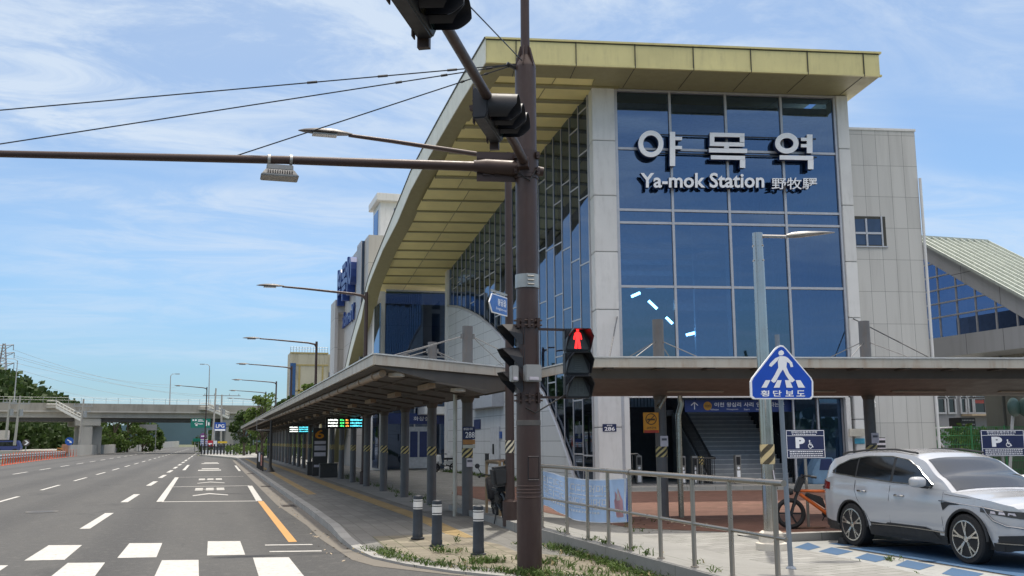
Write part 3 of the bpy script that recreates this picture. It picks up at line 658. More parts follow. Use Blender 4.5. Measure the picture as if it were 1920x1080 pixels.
for y in gy: mu.box(SX+.055, SX+.14, y-.026, y+.026, cvz(y)+.0, wz(y)+.05)
gl.build('side_glazing', M['sglass'], st, world=True, smooth=False, recalc=False); mu.build('side_mullion', M['alu'], st, world=True, smooth=False)
b = MB(); b.box(SX-.06, SX+.55, 56.9, 57.5, 0, 12.2); b.build('wall_end_pier', M['white'], st, world=True, bev=.02)
b = MB(); b.box(SX+1.2, SX+1.3, 34.5, 57, .2, 11.5); b.build('interior_wall', M['inwall'], st, world=True, smooth=False)
b = MB(); b.box(SX+.2, SX+1.2, 35, 57, 7.0, 7.4); b.box(SX+.2, SX+1.2, 35, 57, 10.6, 10.9); b.build('interior_structure', M['inwall'], st, world=True, smooth=False)
# side wall fittings: door, vent, small window, projecting sign box
def sidebox(name, px0, py0, px1, py1, dep, m_, parent=sw, X=SX, **kw):
    p, q = onx(px0, py0, X), onx(px1, py1, X); bb = MB(); bb.box(X-dep, X+.05, min(p.y, q.y), max(p.y, q.y), min(p.z, q.z), max(p.z, q.z)); return bb.build(name, m_, parent, world=True, **kw)
dr = sidebox('side_door', 920, 800, 937, 879, .03, mat('door_grey', (.50, .51, .52), .45), bev=.01)
p = onx(927, 842, SX); b = MB(); b.box(SX-.1, SX-.03, p.y-.04, p.y+.04, p.z-.25, p.z+.25); b.build('door_handle', M['rail'], dr, world=True)
sidebox('wall_vent', 910, 850, 915, 871, .02, M['rail']); sidebox('small_window', 889, 787, 900, 804, .02, M['signblue']); sidebox('door_sign', 937, 809, 940, 822, .03, mat('plate_blue', (.03, .09, .3), .4))
sidebox('projecting_box', 889, 745, 943, 762, .55, M['alu'])
# rear glass wall and doors under the low end of the soffit
BG = 61.0
def bw(px, py): return ony(px, py, BG)
b = MB(); p0, p1 = bw(724, 540), bw(846, 900); x0, x1 = p0.x, 14.5
gz = [.2, 3.0, 4.4, 7.2, 11.4]
for z0, z1 in zip(gz, gz[1:]): b.add([(x0, BG, z0), (x1, BG, z0), (x1, BG, z1), (x0, BG, z1)], [(0, 1, 2, 3)])
b.build('rear_glazing', M['sglass'], st, world=True, smooth=False, recalc=False)
b = MB()
for z in gz[1:]: b.box(x0, x1, BG-.08, BG+.05, z-.05, z+.05)
for x in (x0, x0+1.9, x1): b.box(x-.04, x+.04, BG-.09, BG+.05, .2, 4.4)
b.build('rear_mullion', M['alu'], st, world=True, smooth=False)
b = MB(); b.box(x0, 15, BG+2.5, BG+2.6, .2, 12); b.box(x0, 15, BG+.2, BG+2.5, 7.0, 7.4); b.build('interior_wall', mat('interior_deep_blue', (.10, .13, .22), .7), st, world=True, smooth=False)
b = MB(); q0, q1 = bw(765, 800), bw(803, 868)
b.box(q0.x, q1.x, BG-.12, BG-.05, .2, q0.z); rd = b.build('rear_door', mat('door_pale', (.42, .44, .46), .4), st, world=True, bev=.01)
b = MB(); xm = (q0.x+q1.x)/2
for xa, xb in ((q0.x+.12, xm-.06), (xm+.06, q1.x-.12)): b.box(xa, xb, BG-.135, BG-.12, .9, q0.z-.3)
b.build('door_pane', M['signblue'], rd, world=True, smooth=False)
b = MB(); h0, h1 = bw(727, 775), bw(832, 795); b.box(h0.x, h1.x, BG-.2, BG-.1, h1.z, h0.z); hb = b.build('entrance_board', mat('board_blue', (.02, .04, .16), .4), st, world=True)
b = MB(); text(b, '화장실', lambda a, c, t: Vector((a, BG-.2-t, c)), h0.x+1.6, h0.x+2.6, h1.z+.2, h0.z-.2, .004); b.build('lettering', M['signwhite'], hb, world=True, smooth=False)
b = MB(); h0, h1 = bw(784, 768), bw(862, 778); b.box(h0.x-.1, h1.x, BG-2.5, BG-.3, h0.z-.35, h0.z+.1); b.build('door_canopy', M['white'], st, world=True, bev=.02)
b = MB(); c0 = bw(701, 560); c1 = bw(722, 560); b.box(c0.x, c1.x, BG-.15, BG+.4, 0, 11.3); b.build('rear_column', M['white'], st, world=True, bev=.03)
# low roof wing along the road with the second set of letters
WX = c0.x
b = MB(); b.box(WX, 22, BG+.4, 64.6, 0, 10.6); YW = onx(646, 560, WX+.15).y; b.box(WX+.15, 30, 64.6, YW, 0, 15.7)
wg = b.build('road_wing', M['wingpanel'], st, world=True, smooth=False)
def wp(px, py): return onx(px, py, WX+.15)
b = MB(); w0, w1 = onx(703, 560, WX), onx(711, 690, WX); b.box(WX-.02, WX+.05, w1.y, w0.y, .3, 10.2); b.build('wing_window', M['sglass'], wg, world=True)
e0, e1 = wp(629, 560), wp(645, 500)
pq = ony(629, 562, YW); b = MB(); b.box(pq.x, pq.x+.25, YW, YW+3, 0, pq.z); b.box(pq.x+.25, WX+.6, YW+.02, YW+3, pq.z-1.0, pq.z); b.box(pq.x+.25, WX+.6, YW+1.6, YW+2.9, 0, pq.z-1); b.build('portal_frame', M['wingpanel'], wg, world=True, smooth=False)
b = MB(); t0, t1 = wp(676, 480), wp(697, 440); b.box(WX-.05, WX+.2, 66.5, t0.y, 4, 15.65); wgw = b.build('wing_glazing', M['sglass'], wg, world=True, smooth=False)
b = MB()
for k in range(12): yy = 66.5+(t0.y-66.5)*k/11; b.box(WX-.1, WX-.04, yy-.05, yy+.05, 4, 15.65)
b.build('wing_mullion', M['alu'], wgw, world=True, smooth=False)
b = MB(); ty = 68.0; q = ony(713, 375, ty); b.box(q.x, q.x+5, ty, ty+3.2, 8, q.z); b.build('stair_tower', M['white'], wg, world=True, bev=.03)
q2 = ony(707, 362, ty-.4); b = MB(); b.box(q2.x, q2.x+7, ty-.4, ty+3.6, q2.z-.5, q2.z+.05); b.build('tower_roof', M['white'], wg, world=True, bev=.03)
b = MB(); b.box(q.x+1.0, q.x+3, ty-.03, ty+.1, 9, q.z-.55); b.box(q.x-.03, q.x+.1, ty+.8, ty+2.8, 9, q.z-.55); b.build('tower_window', M['sglass'], wg, world=True, smooth=False)
M['bluelet'] = mat('blue_letter', (.02, .055, .24), .4)
wfn = lambda a, c, t: Vector((WX+.15-t, a, c))
b = MB(); A0, A1 = wp(672, 490), wp(647, 560); hz = 14.2
def wtext(s_, ya, yb, z0, z1, t0):
    bb = MB(); text(bb, s_, lambda a, c, t: wfn(ya-(a)*(ya-yb), c, t), 0, 1, z0, z1, t0, .05, off=.03); return bb.build('wing_lettering', [M['bluelet'], M['bluelet']], wg, world=True, smooth=False)
ya, yb = wp(674, 500).y, wp(646, 560).y
wtext('야목역', ya, yb, wp(660, 560).z, wp(660, 492).z, .6); wtext('Ya-mok', wp(668, 590).y, wp(646, 600).y, wp(657, 607).z, wp(657, 578).z, .2)
# stone tower at the right of the front
b = MB(); b.box(9.08, 11.80, .0, 8.0, 0, 13.80)
tw = b.build('stone_tower', M['stone'], st, smooth=False)
b = MB(); b.box(9.06, 11.84, -.04, 8.04, 13.80, 13.90); b.build('tower_coping', M['white'], tw, bev=.01)
w0, w1 = fpx(1599, 405), fpx(1663, 462)
b = MB(); b.box(w0[0]+.04, w1[0], -.004, .05, w1[1], w0[1]); wn = b.build('tower_window', M['joint'], tw, smooth=False)
b = MB(); um = w0[0]+.50; zm = w1[1]+.5
b.add([(w0[0]+.06, -.012, w1[1]+.05), (w1[0]-.18, -.012, w1[1]+.05), (w1[0]-.18, -.012, w0[1]-.10), (w0[0]+.06, -.012, w0[1]-.12)], [(0, 1, 2, 3)]); b.build('pane', mat('window_pane', (.025, .05, .11), .06, 0, .2, 2, spec=.8), wn, smooth=False)
b = MB(); b.box(um-.035, um+.035, -.05, -.014, w1[1], w0[1]-.1); b.box(w0[0]+.05, w1[0]-.18, -.05, -.014, zm-.04, zm+.04); b.box(w1[0]-.20, w1[0]-.14, -.045, -.014, w1[1], w0[1]); b.box(w0[0]+.04, w1[0]+.02, -.06, -.005, w1[1]-.05, w1[1]); b.build('window_frame', M['alu'], wn, smooth=False)
b = MB(); b.tube((11.86, -.06, 0), (11.86, -.06, 11.9), .055, n=10); b.build('downpipe', M['white'], tw)
# small plates and boxes on the front
def plate(name, px0, py0, px1, py1, off, m_, body=None, tm=None, lines=()):
    (a0, c1), (a1, c0) = fpx(px0, py0, off), fpx(px1, py1, off); bb = MB(); bb.box(a0, a1, -off, -off+.05, c0, c1); o = bb.build(name, m_, st, bev=.008)
    bb = MB(); g = lambda a, c, t: Vector((a, -off-t, c)); W_, H_ = a1-a0, c1-c0
    for (s_, x0, x1, y0, y1) in lines: text(bb, s_, g, a0+W_*x0, a0+W_*x1, c0+H_*y0, c0+H_*y1, .004, off=.015)
    if lines: bb.build('lettering', tm, o, smooth=False)
    return o
M['navy'] = mat('plate_navy', (.014, .022, .085), .4)
plate('house_number_plate', 1130, 795, 1156, 809, .16, M['navy'], tm=M['signwhite'], lines=(('286', .12, .88, .10, .60), ('봉담읍', .3, .7, .72, .9)))
plate('wall_notice', 1592, 804, 1622, 818, .30, mat('notice_cream', (.55, .52, .44), .5)); plate('wall_screen', 1603, 822, 1622, 832, .15, mat('screen_cyan', (.10, .40, .55), .3))
b = MB(); p = fpx(1624, 757); b.lathe([(.02, -.16), (.12, -.14), (.12, -.02), (.14, .0), (.1, .10)], 14, (p[0]+.1, -.28, p[1])); b.tube((p[0]+.1, .0, p[1]+.1), (p[0]+.1, -.28, p[1]+.1), .03, n=6); b.build('wall_camera', M['white'], st)
# ================================================================ covered walkway (bus stop canopy)
M['canfas'] = mat('canopy_fascia', (.50, .46, .39), .5, .1, .1, 2, 0, .75, (.30, .16, .07))
M['cantop'] = mat('canopy_top', (.5, .5, .5), .5, .3)
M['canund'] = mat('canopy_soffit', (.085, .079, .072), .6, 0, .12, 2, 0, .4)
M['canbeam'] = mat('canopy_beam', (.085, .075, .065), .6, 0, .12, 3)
M['colgrey'] = mat('column_grey_paint', (.115, .115, .118), .5, .1, .12, 4, 0, .7, (.17, .105, .06))
M['lampb'] = mat('canopy_lamp_housing', (.30, .22, .15), .5, 0, .15); M['lampd'] = mat('lamp_disc', (.5, .47, .42), .4)
def hazard(name, c1=(.62, .50, .20), c2=(.025, .025, .025), sc=5.2, tilt=1.0):
    mt, t, bs = newmat(name)
    o = t.nodes.new('ShaderNodeTexCoord').outputs['Object']; sp = nd(t, 'ShaderNodeSeparateXYZ'); t.links.new(o, sp.inputs[0])
    a = nd(t, 'ShaderNodeMath', operation='ARCTAN2'); t.links.new(sp.outputs[1], a.inputs[0]); t.links.new(sp.outputs[0], a.inputs[1])
    b = nd(t, 'ShaderNodeMath', operation='MULTIPLY_ADD'); t.links.new(a.outputs[0], b.inputs[0]); b.inputs[1].default_value = -.13*tilt*sc*1.22; b.inputs[2].default_value = 40
    c = nd(t, 'ShaderNodeMath', operation='MULTIPLY_ADD'); t.links.new(sp.outputs[2], c.inputs[0]); c.inputs[1].default_value = sc*1.5; t.links.new(b.outputs[0], c.inputs[2])
    f = nd(t, 'ShaderNodeMath', operation='FRACT'); t.links.new(c.outputs[0], f.inputs[0])
    g = nd(t, 'ShaderNodeMath', operation='GREATER_THAN'); t.links.new(f.outputs[0], g.inputs[0]); g.inputs[1].default_value = .5
    n = noise(t, o, 14, 5, .7); k = mixc(t, g.outputs[0], c1, c2); k = mixc(t, rng(t, n, .52, .75, 0, .4), k, (.25, .2, .13))
    t.links.new(k, bs.inputs['Base Color']); bs.inputs['Roughness'].default_value = .5; return mt
M['haz'] = hazard('hazard_stripe'); M['hazw'] = hazard('hazard_stripe_pale', (.66, .60, .44))
cn = thing('covered_walkway', 'long roofed walkway on round striped columns in front of the station', 'canopy', (5.86, 23, .14))
YE = 115.
ZT, ZF = 3.585, 3.37
FL = Vector((7.43, 18.70, 0)); 
def ff(u, v, z): return FL+DX*u+DN*v+Vector((0, 0, z))
UR = 26
C0 = onz(1244, 971, .14); CV0 = (C0-FL).dot(DN); CU0 = (C0-FL).dot(DX)
b = MB()
LB = [(2.95, 18.95), (7.43, 22.62), (7.43, YE), (2.95, YE)]
b.prism(LB, lambda a, c, t: (a, c, t), 3.50, ZT-.02)
b.add([ff(0, 0, 3.5), ff(UR, 0, 3.5), ff(UR, 3.95, 3.5), (7.43, 22.60, 3.5), ff(0, 0, ZT-.02), ff(UR, 0, ZT-.02), ff(UR, 3.95, ZT-.02), (7.43, 22.60, ZT-.02)], [(3, 2, 1, 0), (4, 5, 6, 7), (0, 1, 5, 4), (1, 2, 6, 5), (2, 3, 7, 6), (3, 0, 4, 7)])
b.build('roof_deck', M['cantop'], cn, world=True, smooth=False)
b = MB(); tp = MB()
FP = [(2.95, YE), (2.95, 18.95), (7.43, 22.62), (FL.x, FL.y), tuple(ff(UR, 0, 0))[:2]]
for p, q in zip(FP, FP[1:]):
    p, q = Vector((*p, 0)), Vector((*q, 0)); z_ = Vector((0, 0, (ZT+ZF)/2-.012)); b.bar(p+z_, q+z_, .05, ZT-ZF-.03); tp.bar(p+Vector((0, 0, ZT)), q+Vector((0, 0, ZT)), .10, .028)
b.build('fascia', M['canfas'], cn, world=True, smooth=False); tp.build('edge_trim', mat('edge_trim_pale', (.62, .62, .60), .4, .2, .08), cn, world=True, smooth=False)
# V shaped soffit plates meeting on the column line
b = MB(); cx_ = 5.86
def zc(x): return 3.36-.42*(x-2.98)/(cx_-2.98) if x < cx_ else 2.94+.30*(x-cx_)/(7.4-cx_)
def yf(x): return 18.99+(x-2.95)*.819
vs = []
for y_ in (0, 1):
    for x in (2.98, cx_, 7.40): vs += [(x, yf(x)+.03 if y_ == 0 else YE-.02, zc(x)), (x, yf(x)+.03 if y_ == 0 else YE-.02, 3.5)]
b.add(vs, [(0, 2, 8, 6), (2, 4, 10, 8), (0, 1, 3, 2), (2, 3, 5, 4), (6, 8, 9, 7), (8, 10, 11, 9), (4, 5, 11, 10), (0, 6, 7, 1)])
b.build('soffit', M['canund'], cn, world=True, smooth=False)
b = MB(); vs = []
for u in (0, 1):
    for v, z in ((.03, 3.42), (.5, 3.40), (.55, 3.18), (CV0-.3, 2.90), (CV0+.3, 2.90), (3.9, 3.25)):
        p = ff(UR if u else .02, v, z); vs += [p, Vector((p.x, p.y, 3.5))]
n_ = 12; b.add(vs, [(i, i+2, i+2+n_, i+n_) for i in range(0, 10, 2)]+[(0, 1, 3, 2), (2, 3, 5, 4), (4, 5, 7, 6), (6, 7, 9, 8), (8, 9, 11, 10), (10, 11, 23, 22)])
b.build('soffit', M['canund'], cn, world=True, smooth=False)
b = MB(); b.add([ff(.05, .04, 3.395), ff(UR, .04, 3.395), ff(UR, .5, 3.385), ff(.05, .5, 3.385)], [(0, 1, 2, 3)]); b.build('front_strip', mat('canopy_front_strip', (.36, .30, .25), .6, 0, .1, 2), cn, world=True, smooth=False)
b = MB()
for k in range(24): p, q = ff(.35+k*1.08, .06, 3.37), ff(.35+k*1.08, .50, 3.37); b.bar(p, q, .16, .05)
y = 20.3
while y < 112:
    b.bar((3.3, y, zc(3.3)-.02), (5.6, y, zc(5.6)-.02), .07, .04); b.bar((6.1, max(y, 22.3), zc(6.1)-.02), (7.2, max(y, 22.3), zc(7.2)-.02), .07, .04); y += 2.02
for x in (3.9, 4.9): b.bar((x, yf(x)+.4, zc(x)-.015), (x, YE-.3, zc(x)-.015), .05, .035)
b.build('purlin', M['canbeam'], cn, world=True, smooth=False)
b = MB(); b.path([(3.22, 19.6, 3.25), (3.22, YE-.5, 3.25)], .075, 10)
y = 20.5
while y < YE-1: b.tube((3.22, y, 3.25), (3.22, y+.12, 3.25), .095, n=10); y += 2.0
b.build('edge_pipe', M['lampb'], cn, world=True)
b = MB(); y = 20.6
while y < 100: b = MB(); b.bar((4.45, y, zc(4.45)-.07), (4.45, y+1.15, zc(4.45)-.07), .16, .10); y += 4.03; b.build('ceiling_lamp', M['lampb'], cn, world=True, smooth=False)
for k in range(9): b = MB(); p, q = ff(2+k*2.65, CV0-.65, 2.97), ff(3.3+k*2.65, CV0-.65, 2.97); b.bar(p, q, .14, .06); b.build('ceiling_lamp', M['lampb'], cn, world=True, smooth=False)
for x, y in ((3.55, 19.85), (5.15, 21.1)):
    b = MB(); b.lathe([(.17, .0), (.17, -.07), (.13, -.08)], 18, (x, y, zc(x)+.0)); b.build('round_lamp', M['lampd'], cn, world=True)
# columns: built once, copied down both arms
def col_parts(x, y, root, stub=True, haz=M['haz']):
    b = MB(); b.tube((0, 0, -.14), (0, 0, 4.53 if stub else 2.95), .13, n=18); b.lathe([(.15, -.02), (.15, .015)], 18)
    c = b.build('column', M['colgrey'], root); c.location = Vector((x, y, .14))-root.location
    hb_ = MB(); hb_.lathe([(.134, 1.36), (.1345, 1.60)], 18); h = hb_.build('hazard_band', haz, c); return c
cpos = [(5.86, 23.05+4.03*k) for k in range(23)] + [tuple(ff(CU0+5.05*k, CV0, 0))[:2] for k in range(5)]
first = col_parts(*cpos[0], cn)
b = MB(); b.box(-.28, .28, -.10, .10, -.22, 0); b.lathe([(.13, -.34), (.22, -.12), (.26, 0)], 14); cap_ = b.build('column_head', M['canbeam'], first); cap_.location = (0, 0, 3.0)
for p in cpos[1:]:
    c = first.copy(); COL.objects.link(c); c.parent = cn; c.location = Vector((*p, .14))-cn.location
    for ch in first.children: d_ = ch.copy(); COL.objects.link(d_); d_.parent = c
M['stay'] = mat('stay_steel', (.16, .16, .16), .5, .3)
for (x, y) in cpos[:23]:
    b = MB()
    for dx, e in ((-1, 2.72), (1, 1.4)):
        for dy in (-.25, .25): b.tube((x+dx*.12, y, 4.42), (x+dx*e, y+dy*4, 3.62), .011, n=5)
        b.box(x+dx*e-.07, x+dx*e+.07, y-1.06, y-.94, 3.60, 3.68)
    b.box(x-.17, x-.12, y-.05, y+.05, 4.36, 4.48); b.box(x+.12, x+.17, y-.05, y+.05, 4.36, 4.48); b.build('stay_rod', M['stay'], cn, world=True)
for (x, y) in cpos[23:]:
    b = MB(); p = Vector((x, y, 0))
    for du in (-.9, .9): b.tube(p+Vector((0, 0, 4.2)), p+DX*du-DN*.9+Vector((0, 0, 3.62)), .011, n=5); b.tube(p+Vector((0, 0, 4.2)), p+DX*du+DN*1.6+Vector((0, 0, 3.62)), .011, n=5)
    b.build('stay_rod', M['stay'], cn, world=True)
b = MB(); b.tube(fw(-.3, -.15, 6.35), ff(CU0-1.0, 3.5, 3.6), .022, n=6); b.build('stay_rod', M['stay'], cn, world=True); b = MB(); b.tube(fw(8.75, -.15, 6.35), fw(9.6, -6.5, 3.6), .022, n=6)
b.build('stay_rod', M['stay'], cn, world=True)
# drainpipe beside the first front column, hooked under the roof
p = Vector(cpos[23]+(0,)); b = MB(); q = p+DX*.42
b.path([q+Vector((0, 0, .14)), q+Vector((0, 0, 2.45)), q+Vector((.08, 0, 2.7)), q+Vector((.05, 0, 2.95)), q+Vector((-.25, 0, 3.02)), q+Vector((-.5, 0, 2.6))], .065, 10)
b.build('downpipe', mat('downpipe_steel', (.36, .33, .27), .3, .8, .1), cn, world=True)
b = MB(); q = Vector((5.52, 22.9, 0)); b.path([q+Vector((0, 0, .14)), q+Vector((0, 0, 3.0))], .05, 10); b.build('downpipe', mat('downpipe_pale', (.45, .43, .38), .35, .6, .1), cn, world=True)
# plates on columns (top level: they are hung there)
def hungplate(name, label, cat, pos, w_, h_, m_, lines=(), tm=None, extra=None, ang=0.):
    t_ = thing(name, label, cat, pos, ang); bb = MB(); bb.box(-w_/2, w_/2, -.02, .0, -h_/2, h_/2); bb.build('panel', m_, t_, bev=.005)
    bb = MB(); g = lambda a, c, t: Vector((a, -.022-t, c))
    for (s_, x0, x1, y0, y1) in lines: text(bb, s_, g, -w_/2+w_*x0, -w_/2+w_*x1, -h_/2+h_*y0, -h_/2+h_*y1, .002, off=.012)
    if lines: bb.build('lettering', tm or M['signwhite'], t_, smooth=False)
    if extra: extra(t_, g)
    return t_
c1 = Vector((cpos[0][0], cpos[0][1], 0))
def ex288(t_, g):
    bb = MB(); bb.box(-.15, .15, -.028, -.020, -.27, -.16); bb.build('lower_strip', mat('strip_orange', (.42, .20, .06), .5), t_)
    bb = MB(); bb.box(-.15, .15, -.03, -.020, -.36, -.28); bb.build('lower_strip', mat('strip_pale', (.5, .5, .42), .5), t_)
hungplate('stop_number_plate', 'navy number plate 288 with orange strip on the canopy column nearest the road corner', 'sign', (c1.x-.0, c1.y-.135, 2.08), .31, .30, M['navy'], (('288', .22, .95, .12, .58), ('봉담읍 야목', .08, .8, .72, .9)), extra=ex288)
def nosmoke(t_, g):
    bb = MB(); bb.ring(0, .08, .13, .11, g, .002, .004, 24); bb.bar(g(-.08, .0, .003), g(.08, .16, .003), .02, .003, (0, 1, 0)); bb.add([g(-.09, .05, .003), g(.09, .05, .003), g(.09, .09, .003), g(-.09, .09, .003)], [(0, 1, 2, 3)]); bb.build('symbol', mat('symbol_dark', (.1, .05, .01), .5), t_, smooth=False)
    bb = MB(); bb.box(-.17, .17, -.024, -.021, -.23, -.17); bb.build('red_strip', mat('strip_red', (.5, .05, .02), .5), t_, smooth=False)
p = Vector(cpos[23]+(0,)); hungplate('no_smoking_sign', 'orange no smoking sign on the canopy column before the dark entrance', 'sign', tuple(p-DN*.16-DX*.27+Vector((0, 0, 2.28))), .36, .46, mat('sign_orange', (.72, .30, .015), .5), (('금연구역', .2, .8, .18, .3),), mat('sign_brown', (.12, .05, .01), .5), nosmoke, -a_)
def cctv(t_, g):
    bb = MB(); bb.cbox((0, -.024, .04), .12, .004, .05); bb.build('symbol', mat('symbol_grey', (.12, .12, .14), .5), t_, smooth=False)
M['paper'] = mat('notice_white', (.62, .58, .62), .6)
for i, (q, l) in enumerate(((p, 'small white notice above the striped band of the column before the entrance'), (Vector(cpos[24]+(0,)), 'small white notice on the canopy column behind the white car'))):
    hungplate('notice', l, 'notice', tuple(q-DN*.14+DX*.03+Vector((0, 0, 1.86 if i == 0 else 1.90))), .18, .24, M['paper'], extra=cctv, ang=-a_)
hungplate('notice', 'small white notice below the striped band of the column with the 288 plate', 'notice', (c1.x+.02, c1.y-.137, 1.38), .15, .2, M['paper'], extra=cctv)
# bus arrival boards under the canopy
M['screen'] = mat('board_black', (.012, .012, .014), .3); G_ = {n_: emit('led_'+n_, c_, 2.2) for n_, c_ in dict(white=(.7, .75, .7), green=(.05, .6, .15), orange=(.7, .28, .05), cyan=(.08, .5, .6)).items()}
def ledboard(px0, py0, px1, py1, Y, label, lay):
    p, q = ony(px0, py0, Y), ony(px1, py1, Y); t_ = thing('arrival_board', label, 'display', ((p.x+q.x)/2, Y, q.z)); w_, h_ = q.x-p.x, p.z-q.z
    bb = MB(); bb.box(-w_/2, w_/2, 0, .18, 0, h_); bb.build('housing', M['screen'], t_, bev=.01)
    bb = MB()
    for x in (-w_*.35, w_*.35): bb.tube((x, .09, h_), (x, .09, 3.4-q.z), .025, n=6)
    bb.build('hanger', M['rail'], t_)
    rr = random.Random(int(Y))
    for col, x0, x1 in lay:
        for r_ in range(3):
            bb = MB(); x = x0
            while x < x1-.01:
                dw = rr.uniform(.012, .035); zz_ = h_*(.70-.27*r_)
                bb.box(-w_/2+w_*x, -w_/2+w_*min(x1, x+dw), -.012, -.004, zz_, zz_+h_*rr.uniform(.10, .17)); x += dw+.012
            bb.build('led_text', G_[col], t_, smooth=False)
    return t_
ledboard(611, 783, 685, 803, 43, 'lit bus arrival board with green, orange and blue text, nearer of the two', (('white', .06, .30), ('green', .36, .46), ('orange', .5, .58), ('cyan', .62, .95)))
ledboard(541, 798, 588, 812, 64, 'lit bus arrival board with pale and teal text, farther of the two', (('white', .05, .38), ('cyan', .42, .95)))
M['boxd'] = mat('box_dark', (.05, .048, .045), .6)
for i, (x, y, l) in enumerate(((5.25, 53.5, 'dark planter box beside the canopy columns, farther from the signal pole'), (5.5, 49.5, 'dark planter box beside the canopy columns, nearer the signal pole'))):
    t_ = thing('planter_box', l, 'planter', (x, y, .147), 0, 'planter boxes by the canopy columns'); b = MB(); b.box(-.42, .42, -.3, .3, 0, .62); b.box(-.45, .45, -.33, .33, .62, .68); b.build('box', M['boxd'], t_, bev=.012)
    b = MB(); b.box(-.36, .36, -.25, .25, .6, .685); b.build('soil', M['earth'], t_)
t_ = thing('bus_stop_post', 'dark bus stop post with hanging frame standing at the kerb edge', 'bus stop', (3.3, 60.2, .14))
b = MB(); b.tube((0, 0, 0), (-.02, 0, 2.95), .09, .07, 10); b.lathe([(.3, 0), (.2, .12), (.09, .3)], 12); b.build('post', M['boxd'], t_)
b = MB(); b.path([(0, 0, 2.95), (-.1, 0, 3.05), (-.85, 0, 3.05), (-.85, 0, 2.45), (-.05, 0, 2.45)], .03, 6); b.build('hanging_frame', mat('frame_grey', (.25, .25, .26), .5), t_)
t_ = thing('kerb_barrier', 'short black and red barrier frames by the bus stop post at the kerb', 'barrier', (2.95, 62, .14))
b = MB()
for k, y in enumerate((0, 2.6, 5.2)):
    b.box(-.05, .05, y-.05, y+.05, 0, 1.15)
    b.box(-.03, .03, y, y+2.2, 1.05, 1.12); b.box(-.05, .05, y+2.15, y+2.25, 0, 1.1)
b.build('frame', M['boxd'], t_, smooth=False)
b = MB(); b.box(-.035, .035, .1, 2.1, .3, .95); b.build('red_panel', mat('panel_red', (.28, .06, .03), .5), t_); b = MB(); b.box(-.06, -.04, 2.7, 4.6, .5, 1.05); b.build('white_panel', mat('panel_white', (.6, .6, .64), .5), t_)
t_ = thing('timetable_stand', 'dark timetable stand with orange and white sheets under the canopy', 'information stand', (5.3, 51.8, .147))
b = MB(); b.box(-.35, .4, -.06, .06, .0, 2.45); b.build('panel', M['boxd'], t_, bev=.01); b = MB()
for z, h_ in ((1.62, .16), (1.3, .24), (1.0, .2), (.45, .12)): b.box(-.28, .30, -.075, -.062, z, z+h_)
b.build('sheet', M['paper'], t_, smooth=False); b = MB(); text(b, '6', lambda a, c, t: Vector((a, -.064-t, c)), -.26, .2, 1.9, 2.35, .004, off=.02); b.build('number', mat('number_orange', (.8, .3, .02), .5), t_, smooth=False)
# ================================================================ signal pole at the corner, its arms and signals
def polemat():
    mt = mat('brown_pole_paint', (.060, .035, .029), .42, .15, .10, 3, .05, .55, (.12, .09, .075)); return mt
M['brown'] = polemat(); M['brown2'] = mat('brown_dark_paint', (.055, .034, .029), .45, .2, .1, 4)
M['steelb'] = mat('galvanised_band', (.42, .42, .40), .4, .6, .1, 6, 0, .25); M['black'] = mat('signal_black', (.020, .021, .026), .48, 0, .15, 4, 0, .2, (.06, .06, .06))
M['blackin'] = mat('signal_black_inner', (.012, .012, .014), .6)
PX, PY = 4.38, 13.63
sp = thing('signal_pole', 'tall brown signal pole with a long mast arm and guy wires reaching over the road', 'signal pole', (PX, PY, .04))
def pl(x, y, z): return Vector((x-PX, y-PY, z-.04))
b = MB(); b.lathe([(.178, -.1), (.176, 1.9), (.166, 3.0), (.160, 7.52), (.158, 7.55), (.075, 7.72)], 40); b.build('pole', M['brown'], sp)
b = MB(); b.lathe([(.070, 7.4), (.064, 13.2)], 20)
for k in range(6): a = k*math.pi/3; b.bar((.06*math.cos(a), .06*math.sin(a), 7.86), (.15*math.cos(a), .15*math.sin(a), 7.52), .012, .05)
b.build('upper_mast', M['brown'], sp)
za_ = lambda py: zat(PX, PY, py)-.04
for py in (911, 918, 924, 932): b = MB(); z = za_(py); b.lathe([(.174, z-.016), (.1825, z-.006), (.1825, z+.006), (.174, z+.016)], 40); b.build('pole_ring', M['brown'], sp)
b = MB(); z = za_(793); b.lathe([(.170, z-.04), (.180, z-.035), (.180, z+.035), (.170, z+.04)], 40); b.build('pole_ring', mat('pole_ring_grey', (.11, .10, .09), .5), sp)
z0, z1 = za_(897), za_(857); b = MB()
dirc = Vector((-PX, -PY, 0)).normalized(); sidev = Vector((-dirc.y, dirc.x, 0)); fa = lambda a, c, t: dirc*math.sqrt(max(0, (.178+t)**2-a*a))+sidev*a+Vector((0, 0, c))
def curved_plate(bb, a0, a1, c0, c1, t0, t1, n=6):
    for (tt, ) in ((t1,),): bb.grid(lambda u, v: fa(a0+(a1-a0)*u, c0+(c1-c0)*v, tt), n, 1)
    for c_ in (c0, c1): bb.grid(lambda u, v: fa(a0+(a1-a0)*u, c_, t0+(t1-t0)*v), n, 1)
    for a in (a0, a1): bb.add([fa(a, c0, t0), fa(a, c1, t0), fa(a, c1, t1), fa(a, c0, t1)], [(0, 1, 2, 3)])
curved_plate(b, -.005, .145, z0, z1, -.01, .012); b.build('access_door', M['brown2'], sp)
b = MB(); curved_plate(b, .0, .14, z0+.012, z1-.012, .0, .016); b.build('door_panel', M['brown'], sp)
b = MB(); b.path([fa(a, c, .014) for a, c in ((-.006, z0-.004), (.146, z0-.004), (.146, z1+.004), (-.006, z1+.004), (-.006, z0-.004))], .006, 6); b.build('door_shade_line', M['blackin'], sp)  # dark outline painted in for the shade line around the door
